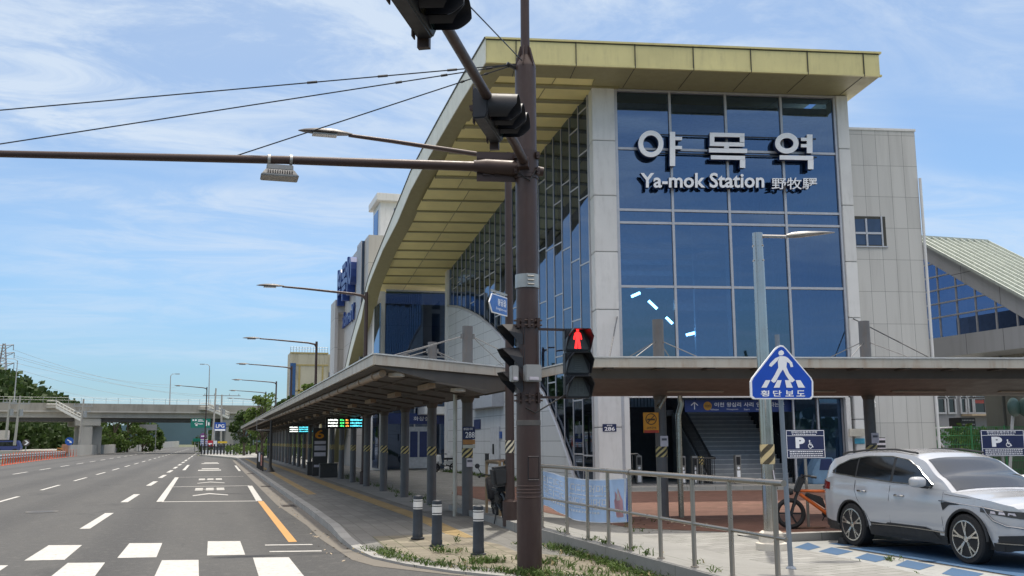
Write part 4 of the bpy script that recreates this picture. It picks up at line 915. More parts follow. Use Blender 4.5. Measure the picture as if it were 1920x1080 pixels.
b = MB(); b.path([fa(a, z1+.012, .016) for a in (-.004, .05, .1, .144)], .005, 6); b.path([fa(a, z0-.012, .016) for a in (-.004, .05, .1, .144)], .005, 6); b.build('door_highlight', mat('edge_highlight', (.2, .17, .16), .5), sp)  # pale strips stand in for a highlight on the door edges
z0, z1 = za_(541), za_(516); b = MB(); b.lathe([(.166, z0), (.178, z0), (.178, z1), (.166, z1)], 40)
q = fa(.02, (z0+z1)/2, 0); b.bar(fa(.035, z0, .0), fa(.035, z1, .0), .012, .09); b.bar(fa(.075, z0, .0), fa(.075, z1, .0), .012, .09)
for zz_ in (z0+.04, (z0+z1)/2, z1-.04): b.tube(fa(.01, zz_, .02), fa(.10, zz_, .02), .012, n=6)
b.build('clamp_band', M['steelb'], sp)
for py in (603, 612, 742, 752):
    z = za_(py); b = MB(); b.lathe([(.165, z-.03), (.176, z-.03), (.176, z+.03), (.165, z+.03)], 32)
    for a in (-.15, .02, .16): c = fa(a*.95, z, .02); b.cbox(c, .04, .06, .07); b.tube(c-sidev*.06, c+sidev*.06, .014, n=6)
    b.build('bracket_band', M['brown2'], sp)
for px0, px1, py0, py1, d_ in ((982, 1012, 684, 716, .30), (956, 969, 686, 716, .26)):
    p, q = ony(px0, py0, PY-.2), ony(px1, py1, PY-.2); b = MB(); b.box(p.x-PX, q.x-PX, -.30, -.16, q.z-.04, p.z-.04); o = b.build('control_box', mat('box_grey', (.34, .34, .33), .5, .1, .06), sp, bev=.012)
    b = MB(); b.cbox(((p.x+q.x)/2-PX, -.31, q.z+.0), (q.x-p.x)*.6, .03, .05); b.build('box_speaker', M['paper'], o, bev=.008)
# long mast arm to the left with flange, guy wires and floodlight
b = MB(); zm = 5.98; ax = Vector((-1, .19, 0)).normalized(); am = lambda s_, z=0: Vector((ax.x*s_, ax.y*s_, zm-.04+z))
b.path([am(-.26, -.06), am(.0, -.03), am(.75, 0), am(3.6, .03), am(8, .02), am(14, .02)], [.07, .085, .075, .062, .05, .042], 14); b.build('mast_arm', M['brown2'], sp)
b = MB(); b.path([am(.12, -.02), am(.62, -.0), am(.80, .01)], [.125, .12, .085], 10)
for s_ in (.2, .42, .6): b.bar(am(s_, -.14), am(s_, .13), .05, .12, (1, 0, 0))
for dz in (-.1, 0, .1): b.bar(am(.14, dz), am(.75, dz), .012, .26, (0, 0, 1))
b.build('arm_flange', M['brown2'], sp)
b = MB(); b.lathe([(.168, zm-.22), (.180, zm-.22), (.180, zm+.2), (.168, zm+.2)], 32)
for a in (-.16, .17):
    for dz in (-.12, .12): c = fa(a, zm+dz, .02); b.tube(c-dirc*.06, c+dirc*.06, .02, n=6); b.cbox(c, .05, .08, .1)
b.build('bracket_band', M['brown2'], sp)
b = MB(); top = Vector((-.165, -.02, 7.56)); sA, sB, sC = 5.95, 8.3, 12.6
for s_ in (4.42, sB, sC): b.path([top, am(s_, .03)], .010, 5)
for s_, e in ((4.42, am(4.42, .03)), ): b.lathe([(.045, -.02), (.045, .02)], 10, tuple(e), 'y')
for k in range(9): f_ = .02+k*.035; e = am((4.42, sB, sC)[k % 3], .03); q = top.lerp(e, f_*.8); r_ = top.lerp(e, f_*.8+.012); b.tube(q, r_, .019, n=6)
b.tube((-.16, 0, 7.50), (-.30, -.02, 7.56), .03, n=6)
# signal arm reaching towards the crossing, with its guy wire
SA = Vector((-.461, -.887, 0)); zs_ = 6.06
b.path([Vector((-.1, -.14, 7.58)), Vector((SA.x*6.4, SA.y*6.4, zs_+.2))], .009, 5); b.build('guy_wire', M['rail'], sp)
b = MB(); b.path([Vector((0, 0, zs_-.10)), SA*.9+Vector((0, 0, zs_-.03)), SA*7+Vector((0, 0, zs_+.06))], [.072, .066, .056], 14); b.build('signal_arm', M['brown2'], sp)
b = MB(); b.lathe([(.166, zs_-.24), (.186, zs_-.24), (.186, zs_-.02), (.166, zs_-.02)], 32); b.bar(SA*.14+Vector((0, 0, zs_-.13)), SA*.28+Vector((0, 0, zs_-.1)), .16, .16); b.build('arm_collar', M['brown2'], sp)
# floodlight hanging under the mast arm
b = MB(); s0, s1 = 3.50, 3.82
for s_ in (s0, s1): b.path([am(s_, .09), am(s_, -.02), am(s_, -.08)], .018, 6); b.lathe([(.075, -.02), (.078, -.02), (.078, .02), (.075, .02)], 14, tuple(am(s_, .03)), 'x')
c = am((s0+s1)/2, -.17); fl_ = b.build('floodlight_bracket', M['steelb'], sp)
b = MB(); b.box(c.x-.19, c.x+.19, c.y-.12, c.y+.12, c.z+.02, c.z+.10); b.add([(c.x-.26, c.y-.16, c.z-.06), (c.x+.26, c.y-.16, c.z-.06), (c.x+.26, c.y+.16, c.z-.06), (c.x-.26, c.y+.16, c.z-.06), (c.x-.2, c.y-.12, c.z+.03), (c.x+.2, c.y-.12, c.z+.03), (c.x+.2, c.y+.12, c.z+.03), (c.x-.2, c.y+.12, c.z+.03)], [(0, 1, 2, 3), (7, 6, 5, 4), (0, 4, 5, 1), (1, 5, 6, 2), (2, 6, 7, 3), (3, 7, 4, 0)])
b.box(c.x-.27, c.x+.27, c.y-.17, c.y+.17, c.z-.085, c.z-.055); b.build('floodlight', mat('floodlight_grey', (.32, .32, .31), .45, .3), sp, bev=.01)
b = MB()
for k in range(11): x = c.x-.17+k*.034; b.box(x-.006, x+.006, c.y-.165, c.y-.125, c.z-.05, c.z+.0)
b.build('cooling_fin', M['blackin'], sp, smooth=False)
# vehicle signal heads hang on the signal arm
def vehicle_signal(label, s_mid, n=3, sh=Vector((-.14, .06, 0))):
    c = Vector((PX, PY, .0))+SA*s_mid+Vector((0, 0, zs_-.06))+sh; rz = math.atan2(-SA.y, -SA.x)
    t_ = thing('traffic_signal', label, 'traffic light', c, rz)       # local x runs along the arm away from the camera, -y faces the side street
    W_ = .345; b = MB(); x0, x1 = -n*W_/2, n*W_/2
    prof = [(.02, -.19), (-.14, -.19), (-.17, -.12), (-.17, .14), (-.12, .20), (.02, .20)]
    b.prism(prof, lambda a, c_, t: (t, a+.0, c_), x0, x1)
    b.build('housing', M['black'], t_, bev=.015)
    for k in range(n):
        x = x0+W_*(k+.5); vb = MB(); nn = 28; ro = .168; tilt = -.085
        ring = []
        for j in range(nn+1):
            a = R(-62)+R(304)*j/nn                      # open at the bottom
            ca, sa = math.cos(a), math.sin(a)
            ln = .36-.15*max(0, -sa)*1.0
            ring.append((x+ro*ca, -.17, ro*sa, x+ro*.97*ca, -.17-ln, ro*.97*sa+tilt*ln))
        for q in (1., .955):
            vb.add([p for r_ in ring for p in ((x+(r_[0]-x)*q, r_[1], r_[2]*q), (x+(r_[3]-x)*q, r_[4], tilt*(-r_[4]-.17)+(r_[5]-tilt*(-r_[4]-.17))*q))], [(2*i, 2*i+2, 2*i+3, 2*i+1) for i in range(nn)])
        o_ = len(vb.v); m_ = 2*(nn+1)
        vb.f += [(2*i+1, 2*i+3, m_+2*i+3, m_+2*i+1) for i in range(nn)]; vb.m += [0]*nn
        vb.build('visor', M['black'], t_, recalc=False)
        lb = MB(); lb.lathe([(.165, -.172), (.15, -.178), (.09, -.195), (.0, -.202)], 24, (x, 0, 0), 'y'); lb.build('lens', mat('lens_dark', ((.02, .008, .008), (.018, .014, .006), (.006, .014, .012), (.006, .014, .012))[k], .25), t_)
    for x in (x0+.12, x1-.12):
        b = MB(); b.bar((x, .03, -.22), (x, .03, .26), .10, .012, (0, 1, 0)); b.bar((x, .08, -.02), (x, -.05, .0), .06, .06)
        for z in (-.1, .08): b.tube((x, .02, z), (x, .05, z), .014, n=6)
        b.build('bracket', M['brown2'], t_, smooth=False)
    b = MB(); b.box(x1-.02, x1+.05, -.1, .02, -.28, -.12); b.build('end_bracket', M['brown2'], t_, smooth=False)
    return t_
vehicle_signal('black traffic light head on the signal arm, close beside the brown pole', 2.36)
vehicle_signal('black traffic light head farther out on the signal arm, higher than the other', 5.82, 3)
# pedestrian signals
def manpoly(b, g, t, sc=1., x0=0., z0=0., n=None):
    body = [(-.022, .30), (.022, .30), (.06, .27), (.085, .16), (.065, .145), (.045, .22), (.04, .14), (.06, .0), (.062, -.02), (.012, -.02), (.012, .0), (0, .11), (-.012, 0), (-.012, -.02), (-.062, -.02), (-.06, 0), (-.04, .14), (-.045, .22), (-.065, .145), (-.085, .16), (-.06, .27)]
    hd = [(.028*math.cos(k*math.pi/6), .335+.03*math.sin(k*math.pi/6)) for k in range(12)]
    for pg in (body, hd): b.add([g(x0+x*sc, z0+z*sc, t) for x, z in pg], [tuple(range(len(pg)))])
def ped_signal(label, c, rz, lit):
    t_ = thing('pedestrian_signal', label, 'pedestrian signal', c, rz); hs2 = .345
    for k in range(3):
        z = (1-k)*hs2; b = MB(); b.box(-.19, .19, -.02, .16, z-hs2/2+.004, z+hs2/2-.004); b.build('housing', M['black'], t_, bev=.02)
        vb = MB(); tpz = [(-.075, .145), (.075, .145), (.185, -.13), (.17, -.155), (-.17, -.155), (-.185, -.13)]
        outl = [(-.10, .155, .30), (.10, .155, .30), (.20, -.06, .10), (.19, -.15, .02), (-.19, -.15, .02), (-.20, -.06, .10)]
        roof = [(-.19, -.14, .03), (-.195, .06, .22), (-.12, .16, .30), (.12, .16, .30), (.195, .06, .22), (.19, -.14, .03)]
        base = [(-.19, -.14), (-.185, .0), (-.09, .155), (.09, .155), (.185, .0), (.19, -.14)]
        vv = [];
        for (bx_, bz_), (x, zz_, d_) in zip(base, roof): vv += [(bx_, -.02, z+bz_), (x, -.02-d_, z+zz_-.02)]
        n_ = len(base)
        vb.add(vv, [(2*i, 2*i+2, 2*i+3, 2*i+1) for i in range(n_-1)]); vb.add([(x*.95, y-.0, z+(zq-z)*.95) for x, y, zq in vv], [(2*i, 2*i+1, 2*i+3, 2*i+2) for i in range(n_-1)])
        m_ = 2*n_; vb.f += [(2*i+1, 2*i+3, m_+2*i+3, m_+2*i+1) for i in range(n_-1)]; vb.m += [0]*(n_-1)
        vb.build('visor', M['black'], t_, recalc=False, smooth=False)
        g = lambda a, c_, t: Vector((a, -.024-t, z+c_))
        pb = MB(); pb.add([g(x*.9, zz_*.9, .0) for x, zz_ in tpz], [tuple(range(6))]); pb.build('lens', mat('lens_grey', (.085, .092, .09), .35, 0, .1, 20), t_, smooth=False)
        mb_ = MB()
        if k == 0: manpoly(mb_, g, .004, .78, 0, -.115); mb_.build('red_figure', emit('signal_red', (1, .02, .02), 2.6) if lit else mat('figure_off', (.12, .05, .05), .5), t_, smooth=False)
        elif k == 1:
            for j in range(7): mb_.add([g(-.012+x*1., -.1+j*.03+zz_, .004) for x, zz_ in ((-.05+.005*j, 0), (.07-.005*j, 0), (.065-.005*j, .012), (-.045+.005*j, .012))], [(0, 1, 2, 3)])
            mb_.build('figure_off', mat('figure_dim', (.11, .125, .12), .5), t_, smooth=False)
        else:
            for x in (-.07, .03):
                for (u0, v0, u1, v1) in ((0, -.1, .012, .06), (.06, -.1, .072, .06), (0, -.1, .07, -.09), (0, -.02, .07, -.01), (0, .05, .07, .06)): mb_.add([g(x+u0-.02, v0, .004), g(x+u1-.02, v0, .004), g(x+u1-.02, v1, .004), g(x+u0-.02, v1, .004)], [(0, 1, 2, 3)])
            mb_.build('countdown_segment', mat('figure_dim', (.11, .125, .12), .5), t_, smooth=False)
    return t_
p = ony(1083, 681, PY-.15); ped_signal('pedestrian signal showing a red standing figure, bracketed on the brown pole', p, R(-6), True)
b = MB()
q2 = ony(958, 672, PY+.05); ped_signal('pedestrian signal seen edge-on with three pointed visors in profile against the brown pole', q2+Vector((.14, 0, 0)), R(-88), False)
for z in (p.z+.50, p.z-.50): b = MB(); b.bar(pl(PX+.1, PY-.05, z), pl(p.x+.1, PY-.06, z), .035, .035); b.build('signal_bracket', M['brown2'], sp, smooth=False)
for z in (q2.z+.50, q2.z-.50): b = MB(); b.bar(pl(PX-.1, PY+.02, z), pl(q2.x+.1, PY+.02, z), .035, .035); b.build('signal_bracket', M['brown2'], sp, smooth=False)
b = MB(); b.path([fa(-.04, za_(765), .03), fa(.10, za_(775), .04), pl(p.x-.1, PY-.1, p.z-.42)], .012, 6); b.build('cable', M['blackin'], sp); b = MB(); b.path([fa(-.12, za_(330), .02), fa(.05, za_(345), .03), fa(.17, za_(318), .02)], .014, 6); b.build('cable', M['blackin'], sp)
# ================================================================ street lamps, bollards, railing, signs
def street_lamp(label, loc, h=8.0, reach=4.5):
    t_ = thing('street_lamp', label, 'street lamp', loc, 0, 'brown street lamps along the walkway')
    b = MB(); b.lathe([(.16, 0), (.16, .5), (.10, .55), (.075, h+.05), (.07, h+.12)], 14); b.build('post', M['brown2'], t_)
    b = MB(); b.path([(0, 0, h-.25), (-.12, 0, h-.06), (-.5, 0, h+.02), (-2.6, .0, h+.17), (-3.5, 0, h+.22)], [.06, .06, .055, .045, .038], 10); b.build('arm', M['brown2'], t_)
    b = MB(); n = 10; prof = [(0, .03, .03), (.12, .09, .05), (.40, .16, .09), (.75, .15, .08), (1.0, .09, .045), (1.12, .02, .01)]
    vs = []
    for (s_, w_, hh) in prof: vs += [(-3.42-s_, w_*math.cos(a), h+.235+(hh if a < math.pi else hh*.35)*math.sin(a)) for a in [2*math.pi*j/n for j in range(n)]]
    k = len(prof); b.add(vs, [(i*n+j, i*n+(j+1) % n, (i+1)*n+(j+1) % n, (i+1)*n+j) for i in range(k-1) for j in range(n)]+[tuple(range(n)), tuple((k-1)*n+j for j in range(n))])
    b.build('lamp_head', mat('lamp_head_grey', (.085, .078, .075), .45, .2), t_)
    b = MB(); b.box(-4.25, -3.75, -.10, .10, h+.165, h+.20); b.build('lens', mat('lamp_lens', (.30, .30, .28), .3), t_); return t_
L0 = street_lamp('brown street lamp with a long arm whose post stands directly behind the signal pole', (5.98, 19.9, .14), 7.9)
for k, l in enumerate(('brown street lamp rising over the canopy against the station wall, second along the walkway', 'brown street lamp beside the beige building, third along the walkway', 'brown street lamp before the beige building\'s blue strip, fourth along the walkway', 'brown street lamp above the trees, fifth along the walkway', 'brown street lamp above the far canopy end, sixth along the walkway', 'smallest brown street lamp over the overpass, last along the walkway')):
    dup(L0, (6.0+.04*k, (41, 62.5, 83.6, 105.2, 127.5, 150)[k], .14), label=l)
dup(L0, (ony(385, 800, 150).x, 150, .1), label='brown street lamp standing behind the black fence on the traffic island', scale=(1, 1, 1.22))
b = MB(); b.lathe([(.100, 1.50), (.1005, 1.76)], 14); hb_ = b.build('hazard_band', M['hazw'], None); hb_.parent = L0
# street name sign on the lamp post
p = ony(953, 575, 19.7); t_ = thing('street_name_sign', 'blue arrow-shaped street name sign on the lamp post behind the signal pole', 'street sign', (5.9, 19.8, p.z), R(50))
b = MB(); g = lambda a, c, t: Vector((-a, -t, c)); pg = [(.0, .20), (.78, .20), (.93, .0), (.78, -.20), (.0, -.20)]; b.prism(pg, g, -.012, .012); b.build('panel', M['signwhite'], t_, smooth=False)
b = MB(); b.prism([(.02, .18), (.77, .18), (.905, 0), (.77, -.18), (.02, -.18)], g, .0125, .017); b.build('blue_face', mat('street_sign_blue', (.05, .16, .46), .4), t_, smooth=False)
b = MB(); gt = lambda a, c, t: Vector((a-.8, -.018-t, c)); text(b, '봉담읍', gt, .28, .72, -.02, .13, .003, off=.012); text(b, 'Bongdam-eup', gt, .2, .74, -.13, -.06, .003); b.build('lettering', M['signwhite'], t_, smooth=False)
b = MB(); b.bar((.0, 0, .26), (-.8, 0, .26), .03, .04); b.bar((-.15, 0, .2), (-.15, 0, .28), .03, .03); b.bar((-.6, 0, .2), (-.6, 0, .28), .03, .03); b.build('bracket', M['steelb'], t_, smooth=False)
# bollards
def bollard(label, loc):
    t_ = thing('bollard', label, 'bollard', loc, 0, 'black bollards on the pavement corner')
    b = MB(); b.lathe([(.13, 0), (.13, .02), (.098, .03), (.098, .10), (.092, .11), (.091, .50), (.087, .515), (.087, .76), (.08, .785), (.05, .80)], 24); b.build('post', mat('bollard_black', (.022, .027, .034), .45, 0, .2, 6, 0, .25, (.10, .09, .08)), t_)
    b = MB(); b.lathe([(.0885, .58), (.0885, .685)], 24); b.lathe([(.0885, .545), (.0885, .562)], 24); b.lathe([(.0885, .703), (.0885, .722)], 24); b.build('reflective_band', mat('band_white', (.68, .68, .66), .5, 0, .1, 8, 0, .3, (.3, .3, .3)), t_); return t_
B0 = bollard('black bollard with white bands, farthest of the three from the brown pole', tuple(onz(783, 1010, .09)))
dup(B0, tuple(onz(819, 1024, .06)), label='black bollard with white bands, middle one with weeds at its foot')
dup(B0, tuple(onz(897, 1040, .035)), label='black bollard with white bands, nearest to the brown pole')
# stainless railing on the raised slab
M['inox'] = mat('stainless_steel', (.40, .37, .33), .30, .85, .05, 1.2, 0, 0)
rl = thing('railing', 'stainless steel railing with round posts along the edge of the raised slab', 'railing', (6.0, 17, .262))
RX = 6.0; yl = [18.9, 17.87, 16.5, 15.49, 14.6, 13.75, 12.72, 11.72, 10.75, 9.75]
b = MB(); bot = MB()
for y in yl:
    pb = MB(); pb.tube((RX, y, .26), (RX, y, 1.40), .030, n=12); pb.lathe([(.055, 0), (.055, .02), (.03, .03)], 12, (RX, y, .262)); pb.build('post', M['inox'], rl, world=True)
b.path([(RX, 18.95, 1.415), (RX, 9.55, 1.415)], .036, 12); b.path([(RX, 18.9, .82), (RX, 9.55, .82)], .022, 10); b.lathe([(.05, -.05), (.05, .05)], 12, (RX, 13.75, 1.415), 'y'); b.build('handrail', M['inox'], rl, world=True)
b = MB(); far_ = [tuple(onz(930, 962, .24)), tuple(onz(951, 952, .22))]
t_ = thing('railing', 'short brownish railing section behind the black motorbike', 'railing', (6.05, 23.2, .26))
for (x, y) in ((6.05, 20.9), (6.05, 22.0), (6.85, 23.3)):
    pb = MB(); pb.tube((x, y, .2), (x, y, 1.42), .032, n=10); pb.build('post', mat('bronze_rail', (.30, .21, .12), .4, .5), t_, world=True)
b = MB(); b.path([(6.05, 20.9, 1.42), (6.05, 22.0, 1.42), (6.85, 23.3, 1.42)], .036, 8); b.path([(6.05, 20.9, .85), (6.05, 22.0, .85), (6.85, 23.3, .85)], .02, 8); b.build('handrail', mat('bronze_rail', (.30, .21, .12), .4, .5), t_, world=True)
# banner tied behind the railing
bt = thing('banner', 'pale blue sagging banner with white lettering and a pink hand tied to the railing', 'banner', (6.12, 16.2, .6))
M['ban'] = mat('banner_blue', (.36, .51, .75), .7, 0, .10, 1.5); M['banw'] = mat('banner_white', (.80, .82, .84), .7)
Y0, Y1 = 18.2, 14.05
def bf(u, v, t=0.):                                  # u along, v up
    y = Y0+(Y1-Y0)*u; return Vector((6.10-t+.05*math.sin(u*9)*(1-v)+.02*math.sin(u*23+v*4), y, .68-.14*math.sin(u*math.pi)-.02*u+v*(.66+.12*math.sin(u*math.pi)*.4)))
b = MB(); b.grid(lambda u, v: bf(u, v), 40, 6); b.build('cloth', M['ban'], bt, world=True)
for q_ in (M['ban'], M['banw']):
    t = q_.node_tree; bs = t.nodes['Principled BSDF']; tr = nd(t, 'ShaderNodeBsdfTranslucent'); t.links.new(bs.inputs['Base Color'].links[0].from_socket, tr.inputs[0]); ms = nd(t, 'ShaderNodeMixShader'); ms.inputs[0].default_value = .35
    t.links.new(bs.outputs[0], ms.inputs[1]); t.links.new(tr.outputs[0], ms.inputs[2]); t.links.new(ms.outputs[0], t.nodes['Material Output'].inputs[0])
b = MB()
for v0, v1 in ((.0, .022), (.978, 1.)): b.grid(lambda u, v: bf(u, v0+(v1-v0)*v, .004), 40, 1)
b.grid(lambda u, v: bf(.965+.02*u, v, .004), 1, 6); b.grid(lambda u, v: bf(.0+.012*u, v, .004), 1, 6); b.build('edge_strip', M['banw'], bt, world=True)
b = MB(); b.grid(lambda u, v: bf(.985+.015*u, v, .005), 1, 6); b.build('end_strip', mat('banner_navy', (.03, .10, .42), .7), bt, world=True)
b = MB(); rr = random.Random(5)
def glyphs(u0, u1, v0, v1, n):                       # rows of blocky syllables: a vowel bar beside a small box of strokes
    du = (u1-u0)/n
    for i in range(n):
        if rr.random() < .12: continue
        a0, a1 = u0+du*i, u0+du*(i+.86); h = v1-v0; k = rr.randint(0, 3)
        seg = [(a0, v1-h*.12, a0+(a1-a0)*.62, v1), (a0, v0+h*.42, a0+(a1-a0)*.62, v0+h*.54), (a1-(a1-a0)*.16, v0+h*.3, a1, v1), (a0, v0, a1, v0+h*.12)]
        if k > 0: seg.append((a0, v0+h*.42, a0+(a1-a0)*.16, v1))
        if k > 1: seg.append((a0+(a1-a0)*.46, v0+h*.42, a0+(a1-a0)*.62, v1))
        if k > 2: seg.append((a1-(a1-a0)*.34, v0+h*.62, a1-(a1-a0)*.1, v0+h*.74))
        for (p0, q0, p1, q1) in seg: b.add([bf(p0, q0, .006), bf(p1, q0, .006), bf(p1, q1, .006), bf(p0, q1, .006)], [(0, 1, 2, 3)])
glyphs(.04, .83, .60, .86, 11); glyphs(.04, .81, .30, .54, 11)
for i in range(22): b.add([bf(.12+.028*i, .20, .006), bf(.12+.028*i+.019, .20, .006), bf(.12+.028*i+.019, .25, .006), bf(.12+.028*i, .25, .006)], [(0, 1, 2, 3)])
b.build('lettering', M['banw'], bt, world=True, smooth=False)
b = MB(); pg = [(.86, .12), (.94, .12), (.955, .3), (.955, .5), (.935, .62), (.915, .78), (.905, .62), (.885, .72), (.875, .56), (.855, .5), (.85, .3)]
b.add([bf(x, y, .006) for x, y in pg], [tuple(range(len(pg)))]); b.build('pink_hand', mat('banner_pink', (.60, .33, .38), .7), bt, world=True, smooth=False)
b = MB(); pg = [(.89, .5), (.935, .5), (.925, .62), (.912, .80), (.903, .62)]; b.add([bf(x, y, .008) for x, y in pg], [tuple(range(5))]); b.build('white_finger', M['banw'], bt, world=True, smooth=False)
b = MB()
for u, v in ((0, 1), (0, .05), (1, 1), (1, .05)):
    q = bf(u, v); yy = q.y+(.25 if u == 0 else -.27); b.path([q, Vector((RX, yy, q.z+(.08 if v > .5 else .03)))], .006, 5)
b.build('tie_cord', M['paper'], bt, world=True)
# polished lamp post by the car park
lp = onz(1447, 1030, .14); t_ = thing('lamp_post', 'polished steel lamp post with a leaf-shaped head, standing on a white concrete foot', 'lamp post', lp)
lx, ly = lp.x, lp.y; zt = zat(lx, ly, 437)-.14; zj = zat(lx, ly, 492)-.14
M['polish'] = mat('polished_steel', (.46, .44, .41), .20, .95, .05, 1.5, 0, .0)
b = MB(); b.lathe([(.115, .2), (.092, zj-.01), (.092, zj)], 24); b.build('post', M['polish'], t_)
b = MB(); b.lathe([(.086, zj), (.086, zt)], 24)
for dz in (-.12+.25, .38):
    for a in range(6): an = a*math.pi/3; b.tube((.08*math.cos(an), .08*math.sin(an), zj+dz-.1), (.105*math.cos(an), .105*math.sin(an), zj+dz-.1), .012, n=6)
b.build('top_sleeve', M['polish'], t_)
b = MB(); b.tube((.05, 0, zt-.05), (.52, -.08, zt-.05), .03, n=10); b.build('arm', M['polish'], t_)
b = MB(); n = 10; prof = [(0, .04, .03), (.1, .07, .06), (.3, .15, .06), (.6, .13, .035), (.85, .03, .01)]; vs = []
for (s_, w_, hh) in prof: vs += [(.50+s_, -.08-s_*.17+w_*math.cos(a), zt-.04+s_*.09+(hh if a < math.pi else hh*.7)*math.sin(a)) for a in [2*math.pi*j/n for j in range(n)]]
k = len(prof); b.add(vs, [(i*n+j, i*n+(j+1) % n, (i+1)*n+(j+1) % n, (i+1)*n+j) for i in range(k-1) for j in range(n)]+[tuple(range(n)), tuple((k-1)*n+j for j in range(n))]); b.build('lamp_head', mat('head_grey', (.25, .25, .24), .35, .4), t_)
b = MB(); b.lathe([(.26, -.14), (.25, .10), (.20, .12), (.19, .26), (.15, .29)], 20); b.build('foot', mat('white_concrete', (.62, .58, .50), .75, 0, .12, 6, .2, .5, (.2, .15, .1)), t_)
b = MB(); z0, z1 = zat(lx, ly, 870)-.14, zat(lx, ly, 833)-.14; b.lathe([(.118, z0), (.119, z0+.02), (.117, z1)], 20); b.build('hazard_band', hazard('hazard_cream', (.66, .52, .27), (.07, .055, .03), 3.2), t_)
b = MB(); b.path([(.02, -.12, z0-.1), (.06, -.13, .9), (.05, -.13, .35)], .010, 6); b.build('cable', M['paper'], t_)
# crossing sign on a grey post
gp = Vector((7.62, 12.0, 0)); t_ = thing('crossing_sign', 'blue triangular pedestrian crossing sign with a white walking figure on a grey post', 'road sign', gp+Vector((0, 0, .14)))
M['greypost'] = mat('post_blue_grey', (.20, .235, .28), .4, .3, .08)
q0 = ony(1465, 748, 12.0); q1 = ony(1484, 1085, 12.0); gp = Vector((q1.x, 12.0, 0)); t_.location = (q1.x, 12.0, .14); ROOT[t_.name] = Matrix.Translation(t_.location)
zt = q0.z-.14+.9; b = MB(); b.tube((0, 0, -.1), (q0.x-q1.x-.02, 0, zt), .034, n=14); b.lathe([(.07, 0), (.07, .02), (.04, .05)], 12); b.build('post', M['greypost'], t_)
YS = 11.93; sg = lambda px, py, t: ony(px, py, YS)-t_.location+Vector((0, -t, 0))
def rpoly(px_, r_=0): return [(a, c) for a, c in px_]
out_ = [(1458, 649), (1463, 647), (1468, 648), (1473, 653), (1521, 709), (1524, 716), (1524, 744), (1520, 748.5), (1412, 748.5), (1407, 744), (1406, 716), (1409, 709), (1452, 654)]
cen = (1465, 706); inn = [(cen[0]+(x-cen[0])*.945, cen[1]+(y-cen[1])*.945) for x, y in out_]
b = MB(); b.prism(out_, sg, -.012, .012); b.build('panel', M['signwhite'], t_, smooth=False)
b = MB(); b.prism(inn, sg, .0125, .015); b.build('blue_face', mat('sign_face_blue', (.008, .075, .50), .35, 0, .05), t_, smooth=False)
b = MB()
figs = [[(1459, 659), (1464, 656.5), (1468, 659), (1469, 663), (1466, 666.5), (1460, 666.5), (1458, 663)],
        [(1461, 668), (1469, 668), (1475, 672), (1473, 690), (1467, 693), (1458, 690), (1457, 678)],
        [(1461, 668), (1457, 676), (1445, 688), (1440.5, 686), (1442, 682), (1452, 672)], [(1470, 668), (1476, 671), (1484, 680), (1486, 688), (1481, 688.5), (1479, 682), (1472, 677)],
        [(1458, 689), (1467, 692), (1461, 701), (1453, 716), (1449, 718), (1444, 714), (1451, 703)], [(1465, 690), (1473, 688), (1478, 700), (1489, 713), (1484, 717), (1480, 716), (1472, 704)]]
figs += [[(1434, 713), (1443, 713), (1436, 727), (1426, 727)], [(1456, 713), (1464, 713), (1460, 727), (1449, 727)], [(1470, 713), (1479, 713), (1485, 727), (1473, 727)], [(1490, 713), (1499, 713), (1508, 727), (1495, 727)]]
for i, f_ in enumerate(figs): b.add([sg(x, y, .0175+.0006*i) for x, y in f_], [tuple(range(len(f_)))])
for ch_, x in zip('횡단보도', (1425, 1448, 1471, 1492)): text(b, ch_, lambda a, c, t: sg(a, -c, t), x, x+16, -743.5, -732, .019, off=.02)
b.build('symbol', M['signwhite'], t_, smooth=False)
